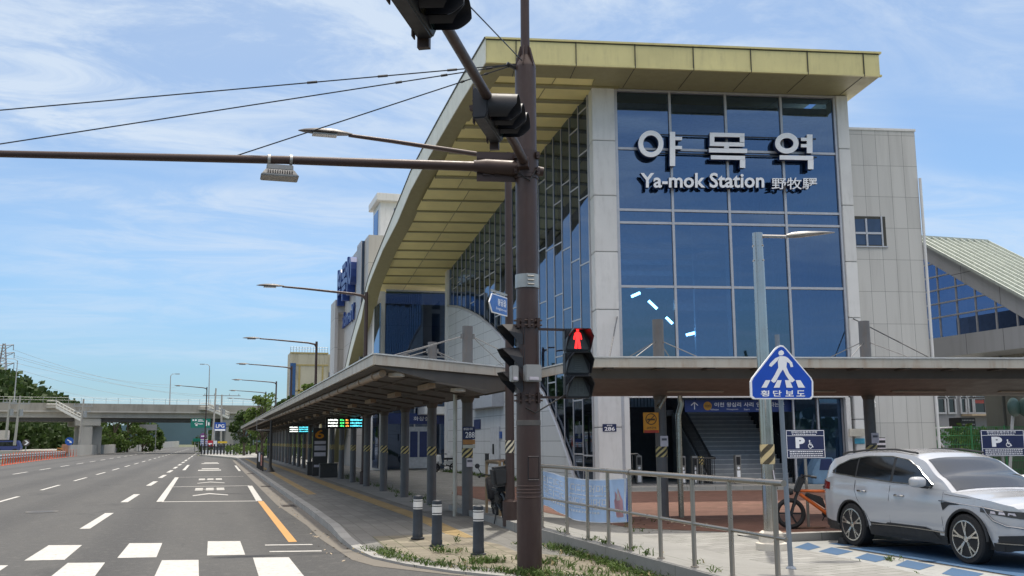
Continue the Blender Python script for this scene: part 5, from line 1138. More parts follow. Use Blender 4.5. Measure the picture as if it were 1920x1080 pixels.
# disabled parking signs
def park_sign(label, px0, py0, px1, py1, Y, base, ang):
    p, q = ony(px0, py0, Y), ony(px1, py1, Y); c = Vector(((p.x+q.x)/2, Y, base)); t_ = thing('parking_sign', label, 'parking sign', c, ang); w_, h_ = (q.x-p.x), p.z-q.z; zc_ = (p.z+q.z)/2-base
    g = lambda a, c_, t: Vector((a*w_, -.035-t, zc_+c_*h_))
    b = MB(); b.prism([(-.5, -.5), (.5, -.5), (.5, .5), (-.5, .5)], g, -.02, 0); b.build('panel', M['navy'], t_, bev=.004)
    b = MB(); e = .012
    for (x0, y0, x1, y1) in ((-.49, -.485, .49, -.465), (-.49, .465, .49, .485), (-.49, -.485, -.475, .485), (.475, -.485, .49, .485), (-.48, .285, .48, .30), (-.48, -.215, .48, -.20)): b.add([g(x0, y0, .003), g(x1, y0, .003), g(x1, y1, .003), g(x0, y1, .003)], [(0, 1, 2, 3)])
    text(b, '장애인전용주차구역', g, -.36, .30, .37, .455, .004, off=.015); text(b, 'P', g, -.26, -.02, -.14, .24, .004, off=.06); hd = lambda x, y: g(.12+x*.9, -.02+y*1.5, .004)
    b.add([hd(-.02+.022*math.cos(k*.7), .085+.022*math.sin(k*.7)) for k in range(9)], [tuple(range(9))])
    for (p0, p1, wd) in (((-.02, .06), (-.015, -.005), .012), ((-.02, .035), (.035, .035), .008), ((-.015, -.005), (.045, -.005), .012), ((.045, -.005), (.075, -.065), .012)):
        dx, dy = p1[0]-p0[0], p1[1]-p0[1]; l_ = math.hypot(dx, dy); nx_, ny_ = -dy/l_*wd, dx/l_*wd; b.add([hd(p0[0]+nx_, p0[1]+ny_), hd(p1[0]+nx_, p1[1]+ny_), hd(p1[0]-nx_, p1[1]-ny_), hd(p0[0]-nx_, p0[1]-ny_)], [(0, 1, 2, 3)])
    for k in range(14):
        a0, a1 = R(120+18*k), R(120+18*(k+1)); c0 = (-.005, -.03); b.add([hd(c0[0]+r_*math.cos(a_q), c0[1]+r_*math.sin(a_q)) for r_, a_q in ((.062, a0), (.062, a1), (.046, a1), (.046, a0))], [(0, 1, 2, 3)])
    rr = random.Random(2)
    for r_ in range(3):
        x = -.42
        while x < .42: dw = rr.uniform(.02, .06); yy = -.28-.075*r_; b.add([g(x, yy, .003), g(min(.43, x+dw), yy, .003), g(min(.43, x+dw), yy+.035, .003), g(x, yy+.035, .003)], [(0, 1, 2, 3)]); x += dw+.012
    x = -.34
    while x < .28: dw = rr.uniform(.02, .05); b.add([g(x, .32, .003), g(x+dw, .32, .003), g(x+dw, .345, .003), g(x, .345, .003)], [(0, 1, 2, 3)]); x += dw+.012
    b.build('lettering', M['signwhite'], t_, smooth=False)
    b = MB(); b.tube((.0, .02, 0), (0, .02, zc_+h_*.5), .03, n=12); b.build('post', M['inox'], t_)
    b = MB(); b.box(-.3, .3, -.1, .14, -.0, .02); b.build('base_plate', mat('rusty_plate', (.2, .11, .07), .7, .2, .2), t_); return t_
park_sign('navy disabled parking sign on a steel post by the orange bike', 1474, 806, 1544, 859, 17.3, .145, R(-8))
park_sign('navy disabled parking sign above the windscreen of the white SUV', 1840, 806, 1917, 855, 15.9, .145, R(-8))
# ticket pedestals, hooped rails and bollard before the entrance
def pedestal(label, px, py0, py1, w_=.22):
    p = onz(px, py0, .26); t_ = thing('pedestal', label, 'pedestal', p, -a_, 'grey pedestals before the entrance'); h = zat(p.x, p.y, py1)-.26
    b = MB(); b.box(-w_/2, w_/2, -.12, .12, 0, h); b.build('body', mat('pedestal_grey', (.30, .29, .27), .45, .4), t_, bev=.015)
    b = MB(); b.box(-w_*.32, w_*.32, -.13, -.118, h*.66, h*.94); b.build('window', M['blackin'], t_, smooth=False)
    b = MB(); b.box(-w_*.28, w_*.28, -.13, -.118, h*.05, h*.46); b.lathe([(.05, -.135), (.05, -.12)], 12, (0, 0, h*.55), 'y'); b.build('white_panel', M['signwhite'], t_, smooth=False); return t_
pedestal('grey pedestal next to the hooped rail and the column numbered 286', 1198, 906, 854)
pedestal('grey pedestal with tall white panel, farther of the pair from the striped bollard', 1280, 907, 855); pedestal('grey pedestal with tall white panel directly beside the striped bollard', 1303, 907, 855); pedestal('grey pedestal with white panel at the foot of the stair rail', 1384, 907, 853)
p = onz(1316, 907, .26); t_ = thing('bollard', 'steel bollard with striped cap between the pedestals and the stair rail', 'bollard', p); b = MB(); b.lathe([(.08, 0), (.08, .72)], 16); b.build('post', M['inox'], t_); b = MB(); b.lathe([(.105, .70), (.105, .98), (.08, 1.0)], 16); b.build('hazard_band', M['haz'], t_)
p = onz(1182, 906, .26); t_ = thing('hooped_rail', 'hooped steel rail against the front column numbered 286', 'rail', p, -a_); b = MB(); b.path([(-.1, 0, 0), (-.1, 0, 1.0), (.0, 0, 1.1), (.3, 0, 1.1), (.42, 0, 1.0), (.42, 0, 0)], .03, 8)
for k in range(4): b.tube((.0+k*.1, 0, .1), (.0+k*.1, 0, 1.05), .012, n=5)
b.build('rail', M['inox'], t_)
# blue glazed machine by the right entrance frame
p = onz(1545, 907, .26); t_ = thing('service_machine', 'blue grey machine with a sloping top behind the parking sign by the orange bike', 'machine', p, -a_)
b = MB(); b.prism([(-.55, 0), (.55, 0), (.55, .45), (.25, .95), (-.25, .95), (-.55, .45)], lambda a, c, t: (a, t, c), -.3, .5); b.build('cabinet', mat('cabinet_blue', (.16, .27, .40), .35, .1), t_, bev=.02)
b = MB(); b.add([(-.28, -.305, .5), (.28, -.305, .5), (.2, -.305, .9), (-.2, -.305, .9)], [(0, 1, 2, 3)]); b.build('screen', M['signblue'], t_, smooth=False)
# ================================================================ vehicles and bikes
def lerpt(tab, s):
    if s <= tab[0][0]: return tab[0][1]
    for (a, c), (d, e) in zip(tab, tab[1:]):
        if s <= d:
            f = (s-a)/(d-a); f = f*f*(3-2*f)*.5+f*.5; return c+(e-c)*f
    return tab[-1][1]
def paint(name, col): 
    mt = mat(name, col, .22, .1, .02, 1.2, 0, .0, coat=.8); return mt
M['cglass'] = mat('car_glass', (.010, .012, .014), .04, 0, .1, 1, spec=.9); M['chrome'] = mat('chrome', (.36, .36, .36), .2, 1., .02); M['clad'] = mat('black_cladding', (.018, .019, .021), .55)
M['tyre'] = mat('tyre_rubber', (.017, .017, .018), .8, 0, .1, 20); M['rimd'] = mat('rim_dark', (.03, .03, .032), .35, .5); M['rims'] = mat('rim_silver', (.62, .61, .58), .25, .9)
M['wind'] = mat('windscreen', (.035, .04, .045), .05, 0, .1, 1, spec=1.)
def make_car(label, loc, rz, pm, detail=True, name='parked_car', group=None):
    t_ = thing(name, label, 'car', loc, rz, group)
    LEN, WF, WR, RA = 4.67, .93, 3.635, .425
    WID = [(0, .60), (.06, .72), (.18, .80), (.40, .865), (.75, .905), (1.2, .918), (3.6, .922), (4.15, .90), (4.45, .85), (4.60, .78), (4.67, .66)]
    ZB = [(0, .70), (.05, .82), (.14, .875), (.5, .94), (1.0, 1.0), (1.35, 1.035), (2.4, 1.075), (3.6, 1.125), (4.3, 1.15), (4.55, 1.10), (4.67, .95)]
    ZT = [(1.10, 1.03), (1.5, 1.27), (1.95, 1.535), (2.2, 1.605), (2.7, 1.65), (3.3, 1.645), (3.9, 1.60), (4.30, 1.525), (4.42, 1.42), (4.60, 1.13)]
    FZ = [(.2, .93), (.36, .965), (.50, .985), (.66, 1.0), (.82, .998), (.92, .985), (1.06, .955), (1.2, .945)]
    def zlow(s):
        z = .235+.07*max(0, (.25-s)/.25)+.10*max(0, (s-4.3)/.37)
        for c in (WF, WR):
            if abs(s-c) < RA: z = max(z, .36+math.sqrt(RA*RA-(s-c)**2))
        return z
    def wx(s, z): return lerpt(WID, s)*lerpt(FZ, z)*(1-.006*math.exp(-((z-.60)/.06)**2))
    NS, NR = 110, 12
    ss = sorted([LEN*i/NS for i in range(NS+1)]+[c+e*RA*.999 for c in (WF, WR) for e in (-1, 1)])
    b = MB(); vs = []; idx = {}
    for sd in (-1, 1):
        o = len(b.v); rows = []
        for s in ss:
            zl_, zb_ = zlow(s), lerpt(ZB, s); b.v += [Vector((sd*wx(s, zl_+(zb_-zl_)*j/NR), s, zl_+(zb_-zl_)*j/NR)) for j in range(NR+1)]
        for i in range(len(ss)-1):
            for j in range(NR):
                q = (o+i*(NR+1)+j, o+(i+1)*(NR+1)+j, o+(i+1)*(NR+1)+j+1, o+i*(NR+1)+j+1); zm = sum(b.v[k].z for k in q)/4; sm = ss[i]
                near = min(abs(sm-WF), abs(sm-WR)); lim = .37+.10*max(0, 1-abs(sm-2.6)/1.0)*0+(.06 if 1.45 < sm < 3.1 else 0)
                if sm < .35 or sm > 4.25: lim = .40
                b.f.append(q); b.m.append(1 if (zm < lim) else 0)
    # hood and tail top between the sides
    NT = 10
    def top(s, t):
        w_ = wx(s, lerpt(ZB, s)); return Vector((t*w_, s-.10*(1-abs(t)**2.5)*max(0, 1-s/.3)*1.2, lerpt(ZB, s)+.055*(1-t*t)*(1 if s > .2 else s/.2)))
    for s0, s1, n in ((0, 1.30, 16), (4.30, LEN, 8)): b.grid(lambda u, v: top(s0+(s1-s0)*u, -1+2*v), n, NT)
    b.mi = 0
    for s, zz0 in ((0., .235), (LEN, .335)):
        b.grid(lambda u, v: Vector(((2*v-1)*wx(s, zz0+(lerpt(ZB, s)-zz0)*u), s-(.12 if s == 0 else -.06)*(1-abs(2*v-1)**2.5)*(u if s else 1), zz0+(lerpt(ZB, s)-zz0)*u)), 8, NT)
    # greenhouse
    def gside(s, z):
        zb_ = lerpt(ZB, s); wb = wx(s, zb_)-.012; return wb-.30*max(0, z-zb_)-.10*max(0, z-zb_-.25)
    def edge(s): zt_ = lerpt(ZT, s); return max(lerpt(ZB, s)-.01, zt_-.055)
    NG = 50; g0, g1 = 1.12, 4.58
    for sd in (-1, 1): b.grid(lambda u, v: (lambda s: (lambda z: Vector((sd*gside(s, z), s, z)))(lerpt(ZB, s)-.01+(edge(s)-lerpt(ZB, s)+.01)*v))(g0+(g1-g0)*u), NG, 8)
    def roof(s, t, up=0.):
        e = edge(s); w_ = gside(s, e); return Vector((t*w_, s-.07*(1-t*t)*max(0, 1-(s-1.1)/.9) if s < 2 else s+.05*(1-t*t)*max(0, (s-4.2)/.4), e+(max(lerpt(ZT, s), e+.005)-e)*(1-abs(t)**3)+up))
    b.grid(lambda u, v: roof(g0+(g1-g0)*u, -1+2*v), NG, 12)
    b.build('body', [pm, M['clad']], t_, ang=32, recalc=True)
    # dark wheel housings and floor
    b = MB(); b.box(-.80, .80, .3, 4.45, .24, .7)
    for c in (WF, WR):
        for sd in (-1, 1): b.path([(sd*.90, c+RA*.99*math.cos(a), .36+RA*.99*math.sin(a)) for a in [math.pi*k/16 for k in range(17)]], .022, 6)
    b.build('underbody', M['clad'], t_)
    b = MB(); b.grid(lambda u, v: roof(1.20+.72*u, -.90+1.80*v, .006), 14, 12); b.build('windscreen', M['wind'], t_)
    b = MB(); b.grid(lambda u, v: roof(4.36+.17*u, -.82+1.64*v, .006)+Vector((0, .006, 0)), 6, 8); b.build('rear_window', M['cglass'], t_)
    if detail:
        WT = [(1.62, 1.10), (1.80, 1.215), (2.05, 1.375), (2.3, 1.475), (2.7, 1.52), (3.3, 1.515), (3.75, 1.46), (4.05, 1.37), (4.26, 1.245)]
        WB = [(1.62, 1.085), (2.4, 1.125), (3.4, 1.175), (4.0, 1.215), (4.26, 1.24)]
        for sd in (-1, 1):
            gp = lambda s, z, off=.005: Vector((sd*(gside(s, z)+off), s, z))
            for s0, s1 in ((1.62, 2.57), (2.63, 3.52), (3.56, 4.26)):
                b = MB(); b.grid(lambda u, v: gp(s0+(s1-s0)*u, lerpt(WB, s0+(s1-s0)*u)+(lerpt(WT, s0+(s1-s0)*u)-lerpt(WB, s0+(s1-s0)*u))*v), 14, 5); b.build('side_window', M['cglass'], t_)
            for s0 in (2.60, 3.54): b = MB(); b.grid(lambda u, v: gp(s0-.04+.08*u, lerpt(WB, s0)+(lerpt(WT, s0)-lerpt(WB, s0))*v, .004), 1, 5); b.build('window_pillar', M['clad'], t_)
            b = MB(); k_ = [1.62+.06*i for i in range(45)]
            b.path([gp(s, lerpt(WT, s)+.012, .004) for s in k_], .011, 5); b.path([gp(s, lerpt(WB, s)-.012, .004) for s in k_], .010, 5); b.build('window_trim', M['chrome'], t_)
            sp_ = lambda s, z, off=.004: Vector((sd*(wx(s, z)+off), s, z))
            for pts in ([(1.36, 1.02), (1.385, .85), (1.40, .62), (1.39, .42)], [(2.60, 1.07), (2.62, .85), (2.62, .45)], [(3.52, 1.12), (3.53, .95), (3.44, .80), (3.22, .56), (3.14, .44)], [(.62, .945), (.9, .955), (1.2, .975), (1.34, .99)]): b = MB(); b.path([sp_(s, z, .0) for s, z in pts], .0045, 4, False); b.build('panel_gap', M['clad'], t_)
            for s in (2.36, 3.32):
                b = MB(); z = .915+.03*(s-2.36); b.path([sp_(s-.11, z, .01), sp_(s-.07, z+.003, .035), sp_(s+.07, z+.004, .035), sp_(s+.11, z, .01)], .016, 6); b.build('door_handle', M['chrome'], t_)
            b = MB(); pg = [(1.40, .86), (1.30, .875), (1.02, .855), (1.02, .848), (1.22, .835), (1.36, .745)]; b.add([sp_(s, z, .006) for s, z in pg], [tuple(range(6))]); b.build('fender_vent', M['clad'], t_, smooth=False)
            b = MB(); b.path([sp_(1.44, .885, .006), sp_(1.30, .885, .008), sp_(1.0, .862, .006), sp_(.55, .835, .006)], .007, 5); b.build('fender_trim', M['chrome'], t_)
            b = MB(); b.path([sp_(1.35+.05*k, .415+.018*math.sin(k*.09), .012) for k in range(36)], .012, 5); b.build('sill_trim', M['chrome'], t_)
            b = MB(); b.grid(lambda u, v: sp_(1.48+1.6*u, .30+(.17*min(1, u*7, (1-u)*4))*v, .012), 16, 3); b.build('sill_cladding', M['clad'], t_)
            b = MB(); HL = lambda u: .80+.05*u; b.grid(lambda u, v: sp_(.02+.60*u**1.2, (.695+.075*u)+(.10-.045*u)*v, .006), 16, 4); hl = b.build('headlight', mat('headlight_glass', (.06, .065, .07), .06, .2, .1, 20, spec=1), t_)
            b = MB(); b.path([sp_(.56, .835, .012), sp_(.50, .745, .012), sp_(.40, .66, .012), sp_(.22, .595, .014), sp_(.04, .575, .016)], .014, 6); b.path([sp_(.60, .84, .012), sp_(.3, .80, .012), sp_(.02, .785, .014)], .010, 5); b.build('light_strip', M['chrome'], t_)
            b = MB()
            for s in (.14, .27, .40): b.add([sp_(s-.045, .735+.05*s, .011), sp_(s+.05, .74+.05*s, .011), sp_(s+.04, .775+.05*s, .011), sp_(s-.03, .77+.05*s, .011)], [(0, 1, 2, 3)])
            b.build('lamp_unit', M['paper'], hl, smooth=False)
            b = MB(); b.grid(lambda u, v: sp_(.03+.33*u, .36+(.12-.03*u)*v, .008), 8, 3); b.build('bumper_intake', M['clad'], t_); b = MB(); b.path([sp_(.02+.034*k, .352, .014) for k in range(12)], .012, 5); b.build('bumper_trim', M['chrome'], t_)
            b = MB(); b.grid(lambda u, v: sp_(4.30+.34*u, .93+.02*u+(.12+.03*u)*v, .008), 8, 3); b.build('tail_light', mat('tail_red', (.16, .012, .012), .12, 0, .1), t_)
            b = MB(); b.path([(sd*gside(s, edge(s))*.93, s, lerpt(ZT, s)+.012-.02) for s in [2.15+.05*i for i in range(40)]], .018, 6); b.build('roof_rail', M['clad'], t_)
            mb_ = MB(); n, m_ = 12, 7; cx0, cy0, cz0 = sd*1.055, 1.72, 1.155
            mb_.grid(lambda u, v: Vector((cx0+.125*math.copysign(abs(math.cos(2*math.pi*v))**.6, math.cos(2*math.pi*v))*math.sin(math.pi*u)**.6, cy0-.11*math.cos(math.pi*u)-.0, cz0+.085*math.copysign(abs(math.sin(2*math.pi*v))**.7, math.sin(2*math.pi*v))*math.sin(math.pi*u)**.6)), m_*2, n*2); mi_ = mb_.build('mirror', pm, t_)
            b = MB(); b.bar((sd*.90, 1.68, 1.07), (sd*1.04, 1.71, 1.085), .10, .035); b.build('mirror_arm', M['clad'], mi_, bev=.01)
        b = MB(); b.grid(lambda u, v: Vector((-.55+1.1*v, -.135+.10*abs(2*v-1)**2.5, .50+.24*u)), 4, 10); b.build('grille', M['clad'], t_)
        b = MB()
        for s in (1.16,): b.path([(x, 1.20, 1.05+.02*(1-x*x)) for x in (-.7, -.3, .1, .5)], .012, 5)
        b.build('wiper', M['clad'], t_)
    for c in (WF, WR):
        for sd in (-1, 1):
            w_ = thing_part('wheel', t_); X = sd*.80
            b = MB(); b.lathe([(.25, -.11), (.335, -.115), (.358, -.09), (.362, 0), (.358, .09), (.335, .115), (.25, .11)], 40, (X, c, .362), 'x'); tyre = b.build('wheel', M['tyre'], t_)
            b = MB(); xo = X+sd*.07; b.lathe([(.262, -.04), (.262, .04), (.245, .045), (.0, .0)] if sd > 0 else [(.262, .04), (.262, -.04), (.245, -.045), (.0, .0)], 36, (xo, c, .362), 'x'); b.build('rim', M['rimd'], tyre)
            b = MB(); b.lathe([(.270, sd*.03), (.270, sd*.05), (.252, sd*.052), (.250, sd*.03)], 36, (xo, c, .362), 'x', False); b.lathe([(.05, sd*.0), (.045, sd*.04), (.0, sd*.045)], 16, (xo, c, .362), 'x')
            for k in range(5):
                a = 2*math.pi*k/5+.3
                for da in (-.17, .17):
                    r0, r1 = Vector((xo+sd*.035, c+.05*math.cos(a), .362+.05*math.sin(a))), Vector((xo+sd*.045, c+.256*math.cos(a+da), .362+.256*math.sin(a+da))); mid = Vector((xo+sd*.048, c+.13*math.cos(a+da*.35), .362+.13*math.sin(a+da*.35)))
                    b.bar(r0, mid, .03, .02, (1, 0, 0)); b.bar(mid, r1, .026, .02, (1, 0, 0))
            b.build('spoke', M['rims'], tyre, smooth=False)
    return t_
def thing_part(n, t_): return None
M['pwhite'] = paint('car_paint_white', (.47, .485, .51))
ct = make_car('white SUV parked in the blue disabled bay', (10.95+.92, 12.5-.93*1.025, .012), 0, M['pwhite']); ct.scale = (1.02, 1.025, 1.03)
make_car('small distant white car on the far lane beyond the median wall', (onz(262, 834, 1.1).x-.0, 300, 1.12), 0, paint('far_paint_white', (.7, .7, .7)), False, 'car'); c_ = bpy.data.objects['car']; q = ony(262, 829, 300); c_.location = (q.x, 300, q.z-1.0)
make_car('small distant dark car beside the white one on the far lane', (0, 0, 0), 0, paint('far_paint_dark', (.02, .02, .025)), False, 'car'); c_ = bpy.data.objects['car.001']; q = ony(291, 828, 290); c_.location = (q.x, 290, q.z-.9); c_.scale = (1.2, 1, 1.2)
# wheel chock behind the rear wheel
p = Vector((10.9, 12.5+2.77+.30, .015)); t_ = thing('wheel_stop', 'dark rubber wheel stop behind the rear wheel of the white car', 'wheel stop', p); b = MB(); b.prism([(-.12, 0), (.12, 0), (.07, .12), (-.07, .12)], lambda a, c, t: (t, a, c), 0, .6); b.build('block', M['clad'], t_, bev=.01)
# two-wheelers: local x runs from the rear wheel (0) to the front wheel
def bike(label, loc, rz, colr, kind, name, cat, r=.29, wb=1.15, lean=0.):
    t_ = thing(name, label, cat, loc, rz); fm = mat(name+'_paint', colr, .35, .1, .05); dk = M['clad']
    t_.rotation_euler = (lean, 0, rz)
    for k, x in enumerate((0, wb)):
        b = MB(); nn = 28; b.path([(x+(r-.045)*math.cos(2*math.pi*j/nn), 0, r+(r-.045)*math.sin(2*math.pi*j/nn)) for j in range(nn+1)], .045, 8, False); w_ = b.build('wheel', M['tyre'], t_)
        b = MB(); b.lathe([(.045, -.05), (.045, .05)], 12, (x, 0, r), 'y')
        for j in range(6): a = j*math.pi/3; b.bar((x, 0, r), (x+(r-.06)*math.cos(a), 0, r+(r-.06)*math.sin(a)), .035, .02, (0, 1, 0))
        b.build('rim', M['rimd'] if kind != 'moped' else M['rims'], w_)
    hx, hz = wb-.22, .98
    b = MB(); b.path([(wb-.02, .08, r), (wb-.12, .06, .62), (hx+.02, .04, .80)], .02, 6); b.path([(wb-.02, -.08, r), (wb-.12, -.06, .62), (hx+.02, -.04, .80)], .02, 6); b.path([(hx+.02, 0, .76), (hx-.04, 0, hz)], .028, 8)
    b.path([(hx-.16, .33, hz+.04), (hx-.06, .2, hz+.06), (hx-.03, 0, hz), (hx-.06, -.2, hz+.06), (hx-.16, -.33, hz+.04)], .016, 6); b.build('fork', dk, t_)
    b = MB()
    for sd in (-1, 1): b.path([(hx-.16, sd*.33, hz+.04), (hx-.26, sd*.35, hz+.03)], .024, 8)
    b.build('grip', dk, t_)
    b = MB()
    if kind == 'ebike':
        b.path([(hx+.02, 0, .74), (hx-.30, 0, .73), (.05, 0, .74)], .028, 8); b.path([(hx+.02, 0, .68), (.50, 0, .30)], .035, 8); b.path([(.50, 0, .30), (0, .06, r)], .026, 8); b.path([(.50, 0, .30), (0, -.06, r)], .026, 8); b.path([(.30, 0, .73), (0, .07, r)], .018, 6); b.build('frame', fm, t_)
        b = MB(); b.prism([(hx-.06, .66), (.50, .38), (.58, .62), (hx-.12, .70)], lambda a, c, t: (a, t, c), -.05, .05); b.build('battery', dk, t_, bev=.02)
        b = MB(); b.prism([(-.15, .76), (.52, .76), (.56, .80), (.50, .86), (-.12, .86)], lambda a, c, t: (a, t, c), -.09, .09); b.build('saddle', dk, t_, bev=.025)
        b = MB(); b.lathe([(.08, -.03), (.08, .03)], 16, (.50, -.07, .30), 'y'); b.bar((.50, -.10, .30), (.58, -.10, .15), .025, .02); b.bar((.50, .10, .30), (.42, .10, .45), .025, .02); b.build('crank', dk, t_)
        b = MB(); b.lathe([(.05, -.02), (.07, .03), (.065, .05)], 14, (wb-.05, 0, .72), 'x'); b.build('headlamp', dk, t_)
        b = MB(); b.prism([(wb-.18, .70), (wb-.08, .72), (wb-.20, 1.02), (wb-.32, 1.0)], lambda a, c, t: (a, t, c), -.11, .11); b.build('front_bag', dk, t_, bev=.02)
        b = MB(); b.path([(.20, .1, .3), (.16, .18, .02)], .014, 5); b.build('kickstand', dk, t_)
    else:
        b.path([(hx, 0, .80), (hx-.12, 0, .42), (.62, 0, .33), (.30, 0, .36)], .035, 8); b.path([(.35, .05, .36), (0, .07, r)], .03, 8); b.path([(.35, -.05, .36), (0, -.07, r)], .03, 8); b.path([(.45, 0, .35), (.38, 0, .70)], .03, 8); b.build('frame', dk, t_)
        b = MB(); b.prism([(-.05, .68), (.62, .68), (.66, .73), (.55, .80), (-.02, .79)], lambda a, c, t: (a, t, c), -.13, .13); b.build('saddle', dk, t_, bev=.03)
        b = MB(); b.prism([(-.20, .55), (.10, .62), (.55, .62), (.62, .42), (.25, .44)], lambda a, c, t: (a, t, c), -.10, .10); b.build('side_cover', fm, t_, bev=.025)
        b = MB(); b.prism([(hx+.10, .45), (hx+.14, .88), (hx+.04, 1.0), (hx-.02, .92), (hx-.08, .48)], lambda a, c, t: (a, t, c), -.17, .17); b.build('leg_shield', fm, t_, bev=.03)
        b = MB(); b.path([(wb+(r+.03)*math.cos(a), 0, r+(r+.03)*math.sin(a)) for a in [R(20+12*k) for k in range(12)]], .045, 6); b.build('mudguard', fm, t_)
        b = MB(); b.path([((r+.03)*math.cos(a), 0, r+(r+.03)*math.sin(a)) for a in [R(60+12*k) for k in range(12)]], .05, 6); b.bar((-.28, 0, .55), (-.36, 0, .28), .13, .012, (0, 1, 0)); b.build('mudguard', dk, t_)
        b = MB(); b.box(-.365, -.335, -.05, .05, .40, .47); b.build('reflector', mat('reflector_red', (.45, .02, .02), .25), t_, bev=.005)
        b = MB(); b.box(-.34, .12, -.21, .21, .82, 1.22); b.build('rear_box', dk if kind == 'moped' else fm, t_, bev=.05)
        for sd in (-1, 1): b = MB(); b.tube((hx-.05, sd*.25, hz+.05), (hx-.02, sd*.32, hz+.22), .010, n=5); b.lathe([(.055, -.01), (.055, .01)], 12, (hx-.02, sd*.33, hz+.26), 'x'); b.build('mirror', dk, t_)
        b = MB(); b.path([(.30, .12, .3), (.26, .22, .02)], .015, 5); b.build('kickstand', dk, t_)
    return t_
p = onz(1474, 992, .142); bike('orange framed electric bicycle with black seat and battery behind the white car', (p.x+1.2, p.y-.5, .142), R(180-24), (.62, .13, .02), 'ebike', 'electric_bicycle', 'bicycle', .30, 1.2)
p = onz(946, 986, .15); bike('black motorbike with rear box seen from behind beside the brown signal pole', (p.x+.14, p.y+.32, .15), R(84), (.02, .02, .022), 'moped', 'motorbike', 'motorbike', .30, 1.2, -.12)
bike('white scooter parked by the station door behind the canopy columns', (onz(846, 884, .14).x, 55.5, .14), R(200), (.6, .6, .58), 'scooter', 'scooter', 'scooter', .25, 1.15)
# ================================================================ background: overpass, hill, posts, signs, right side
M['conc'] = mat('weathered_concrete', (.30, .285, .25), .8, 0, .16, .25, 0, .9, (.10, .09, .07), kind='pos', dsc=.16); M['concp'] = mat('pale_concrete', (.40, .385, .35), .8, 0, .10, .2, 0, .5, (.16, .145, .12), kind='pos', dsc=.16)
M['galv'] = mat('galvanised_post', (.36, .37, .37), .5, .4); M['whitesteel'] = mat('white_steel', (.62, .62, .58), .5)
OPP, OPN = (0, 180), (-.245, 1)
def op(px, py): return onpl(px, py, OPP, OPN)
oz = lambda py, px=235: op(px, py).z
zp, zg, zb_, zc_ = oz(757.5), oz(771), oz(783.5), oz(786)
od = Vector((1, .245, 0)).normalized(); on_ = Vector((-.238, .971, 0)); O0 = Vector((0, 180, 0))
def ow(s, v, z): return O0+od*s+on_*v+Vector((0, 0, z))
ob = thing('overpass', 'long concrete road overpass crossing over the far end of the road', 'bridge', (0, 180, 0), math.atan2(od.y, od.x))
def obx(b, s0, s1, v0, v1, z0, z1): b.box(s0, s1, v0, v1, z0, z1)
b = MB(); obx(b, -150, 70, -.25, .15, zg, zp); obx(b, -150, 70, 11.6, 12, zg, zp); b.build('parapet', M['conc'], ob, smooth=False)
b = MB(); obx(b, -150, 70, -.30, 12, zg-.25, zg); obx(b, -150, 70, .5, 11.5, zb_, zg-.25); b.build('girder', M['concp'], ob, smooth=False)
b = MB(); obx(b, -150, 70, 1.5, 10.5, zc_-.35, zb_); b.build('girder_underside', mat('soffit_dark', (.10, .10, .10), .8), ob, smooth=False)
b = MB(); s_ = -52.
while s_ < 60: b.tube((s_, -.05, zp), (s_, -.05, zp+.95), .03, n=5); s_ += 1.9
for dz in (.5, .92): b.tube((-52, -.05, zp+dz), (60, -.05, zp+dz), .018, n=4)
b.build('railing', M['galv'], ob)
def sof(px): q = op(px, 800); return (q-O0).dot(od)
for px0, px1, y0 in ((151, 176, 833), (425, 442, 832), (-260, -235, 833)):
    b = MB(); a, c = sof(px0), sof(px1); b.box(a, c, 1.0, 2.6, 0, zb_-1.3); b.box(a-.8, c+1.2, .8, 11, zb_-1.35, zb_-.02); b.box(a+.3, c+1.8, 3.5, 10.5, 0, zb_-1.3); b.build('pier', M['concp'], ob, bev=.12)
def hang_stair(pxa, pya, pxb, pyb, label, ss=1):
    p, q = op(pxa, pya), op(pxb, pyb); t_ = thing('access_stair', label, 'stairs', (p.x, p.y, p.z)); o = on_*-.7
    b = MB(); b.bar(p+o, q+o, .1, .35); b.bar(p+o-on_*.9, q+o-on_*.9, .1, .35); n = 14
    b.build('stringer', M['whitesteel'], t_, world=True, smooth=False)
    b = MB()
    for k in range(n): r_ = p.lerp(q, (k+.5)/n); b.bar(r_+o, r_+o-on_*.9, .28, .05)
    b.bar(p+o+od*-1.4*ss, p+o, 1.0, .08); b.build('tread', M['whitesteel'], t_, world=True, smooth=False)
    b = MB(); up = Vector((0, 0, 1.0))
    for off in (o, o-on_*.9):
        for h in (.5, 1.): b.tube(p+off+up*h, q+off+up*h, .04, n=5); b.tube(p+off+up*h-od*1.4*ss, p+off+up*h, .04, n=5)
        for k in range(8): r_ = p.lerp(q, k/7)+off; b.tube(r_, r_+up, .035, n=5)
    b.build('handrail', M['whitesteel'], t_, world=True)
hang_stair(104, 764, 149, 788, 'white steel stairs slanting down the overpass near the wooded hill'); hang_stair(388, 768, 425, 784, 'white steel stairs slanting down the overpass beside the fuel sign')
def tall_lamp(label, px, py0, py1, Y, arm=-1.2, name='lamp_post', cat='lamp post', r=.11, group=None):
    q0, q1 = ony(px[0], py0, Y), ony(px[1], py1, Y); t_ = thing(name, label, cat, q0, 0, group); h = q1-q0
    b = MB(); b.path([(0, 0, 0), h], [r, r*.6], 8); b.build('post', M['galv'], t_)
    if arm: b = MB(); b.path([h-Vector((0, 0, .1)), h+Vector((arm*.3, 0, .25)), h+Vector((arm, 0, .3))], r*.5, 6); b.build('arm', M['galv'], t_); b = MB(); b.cbox(h+Vector((arm*1.3, 0, .28)), .8, .28, .14); b.build('lamp_head', M['galv'], t_, bev=.03)
    return t_
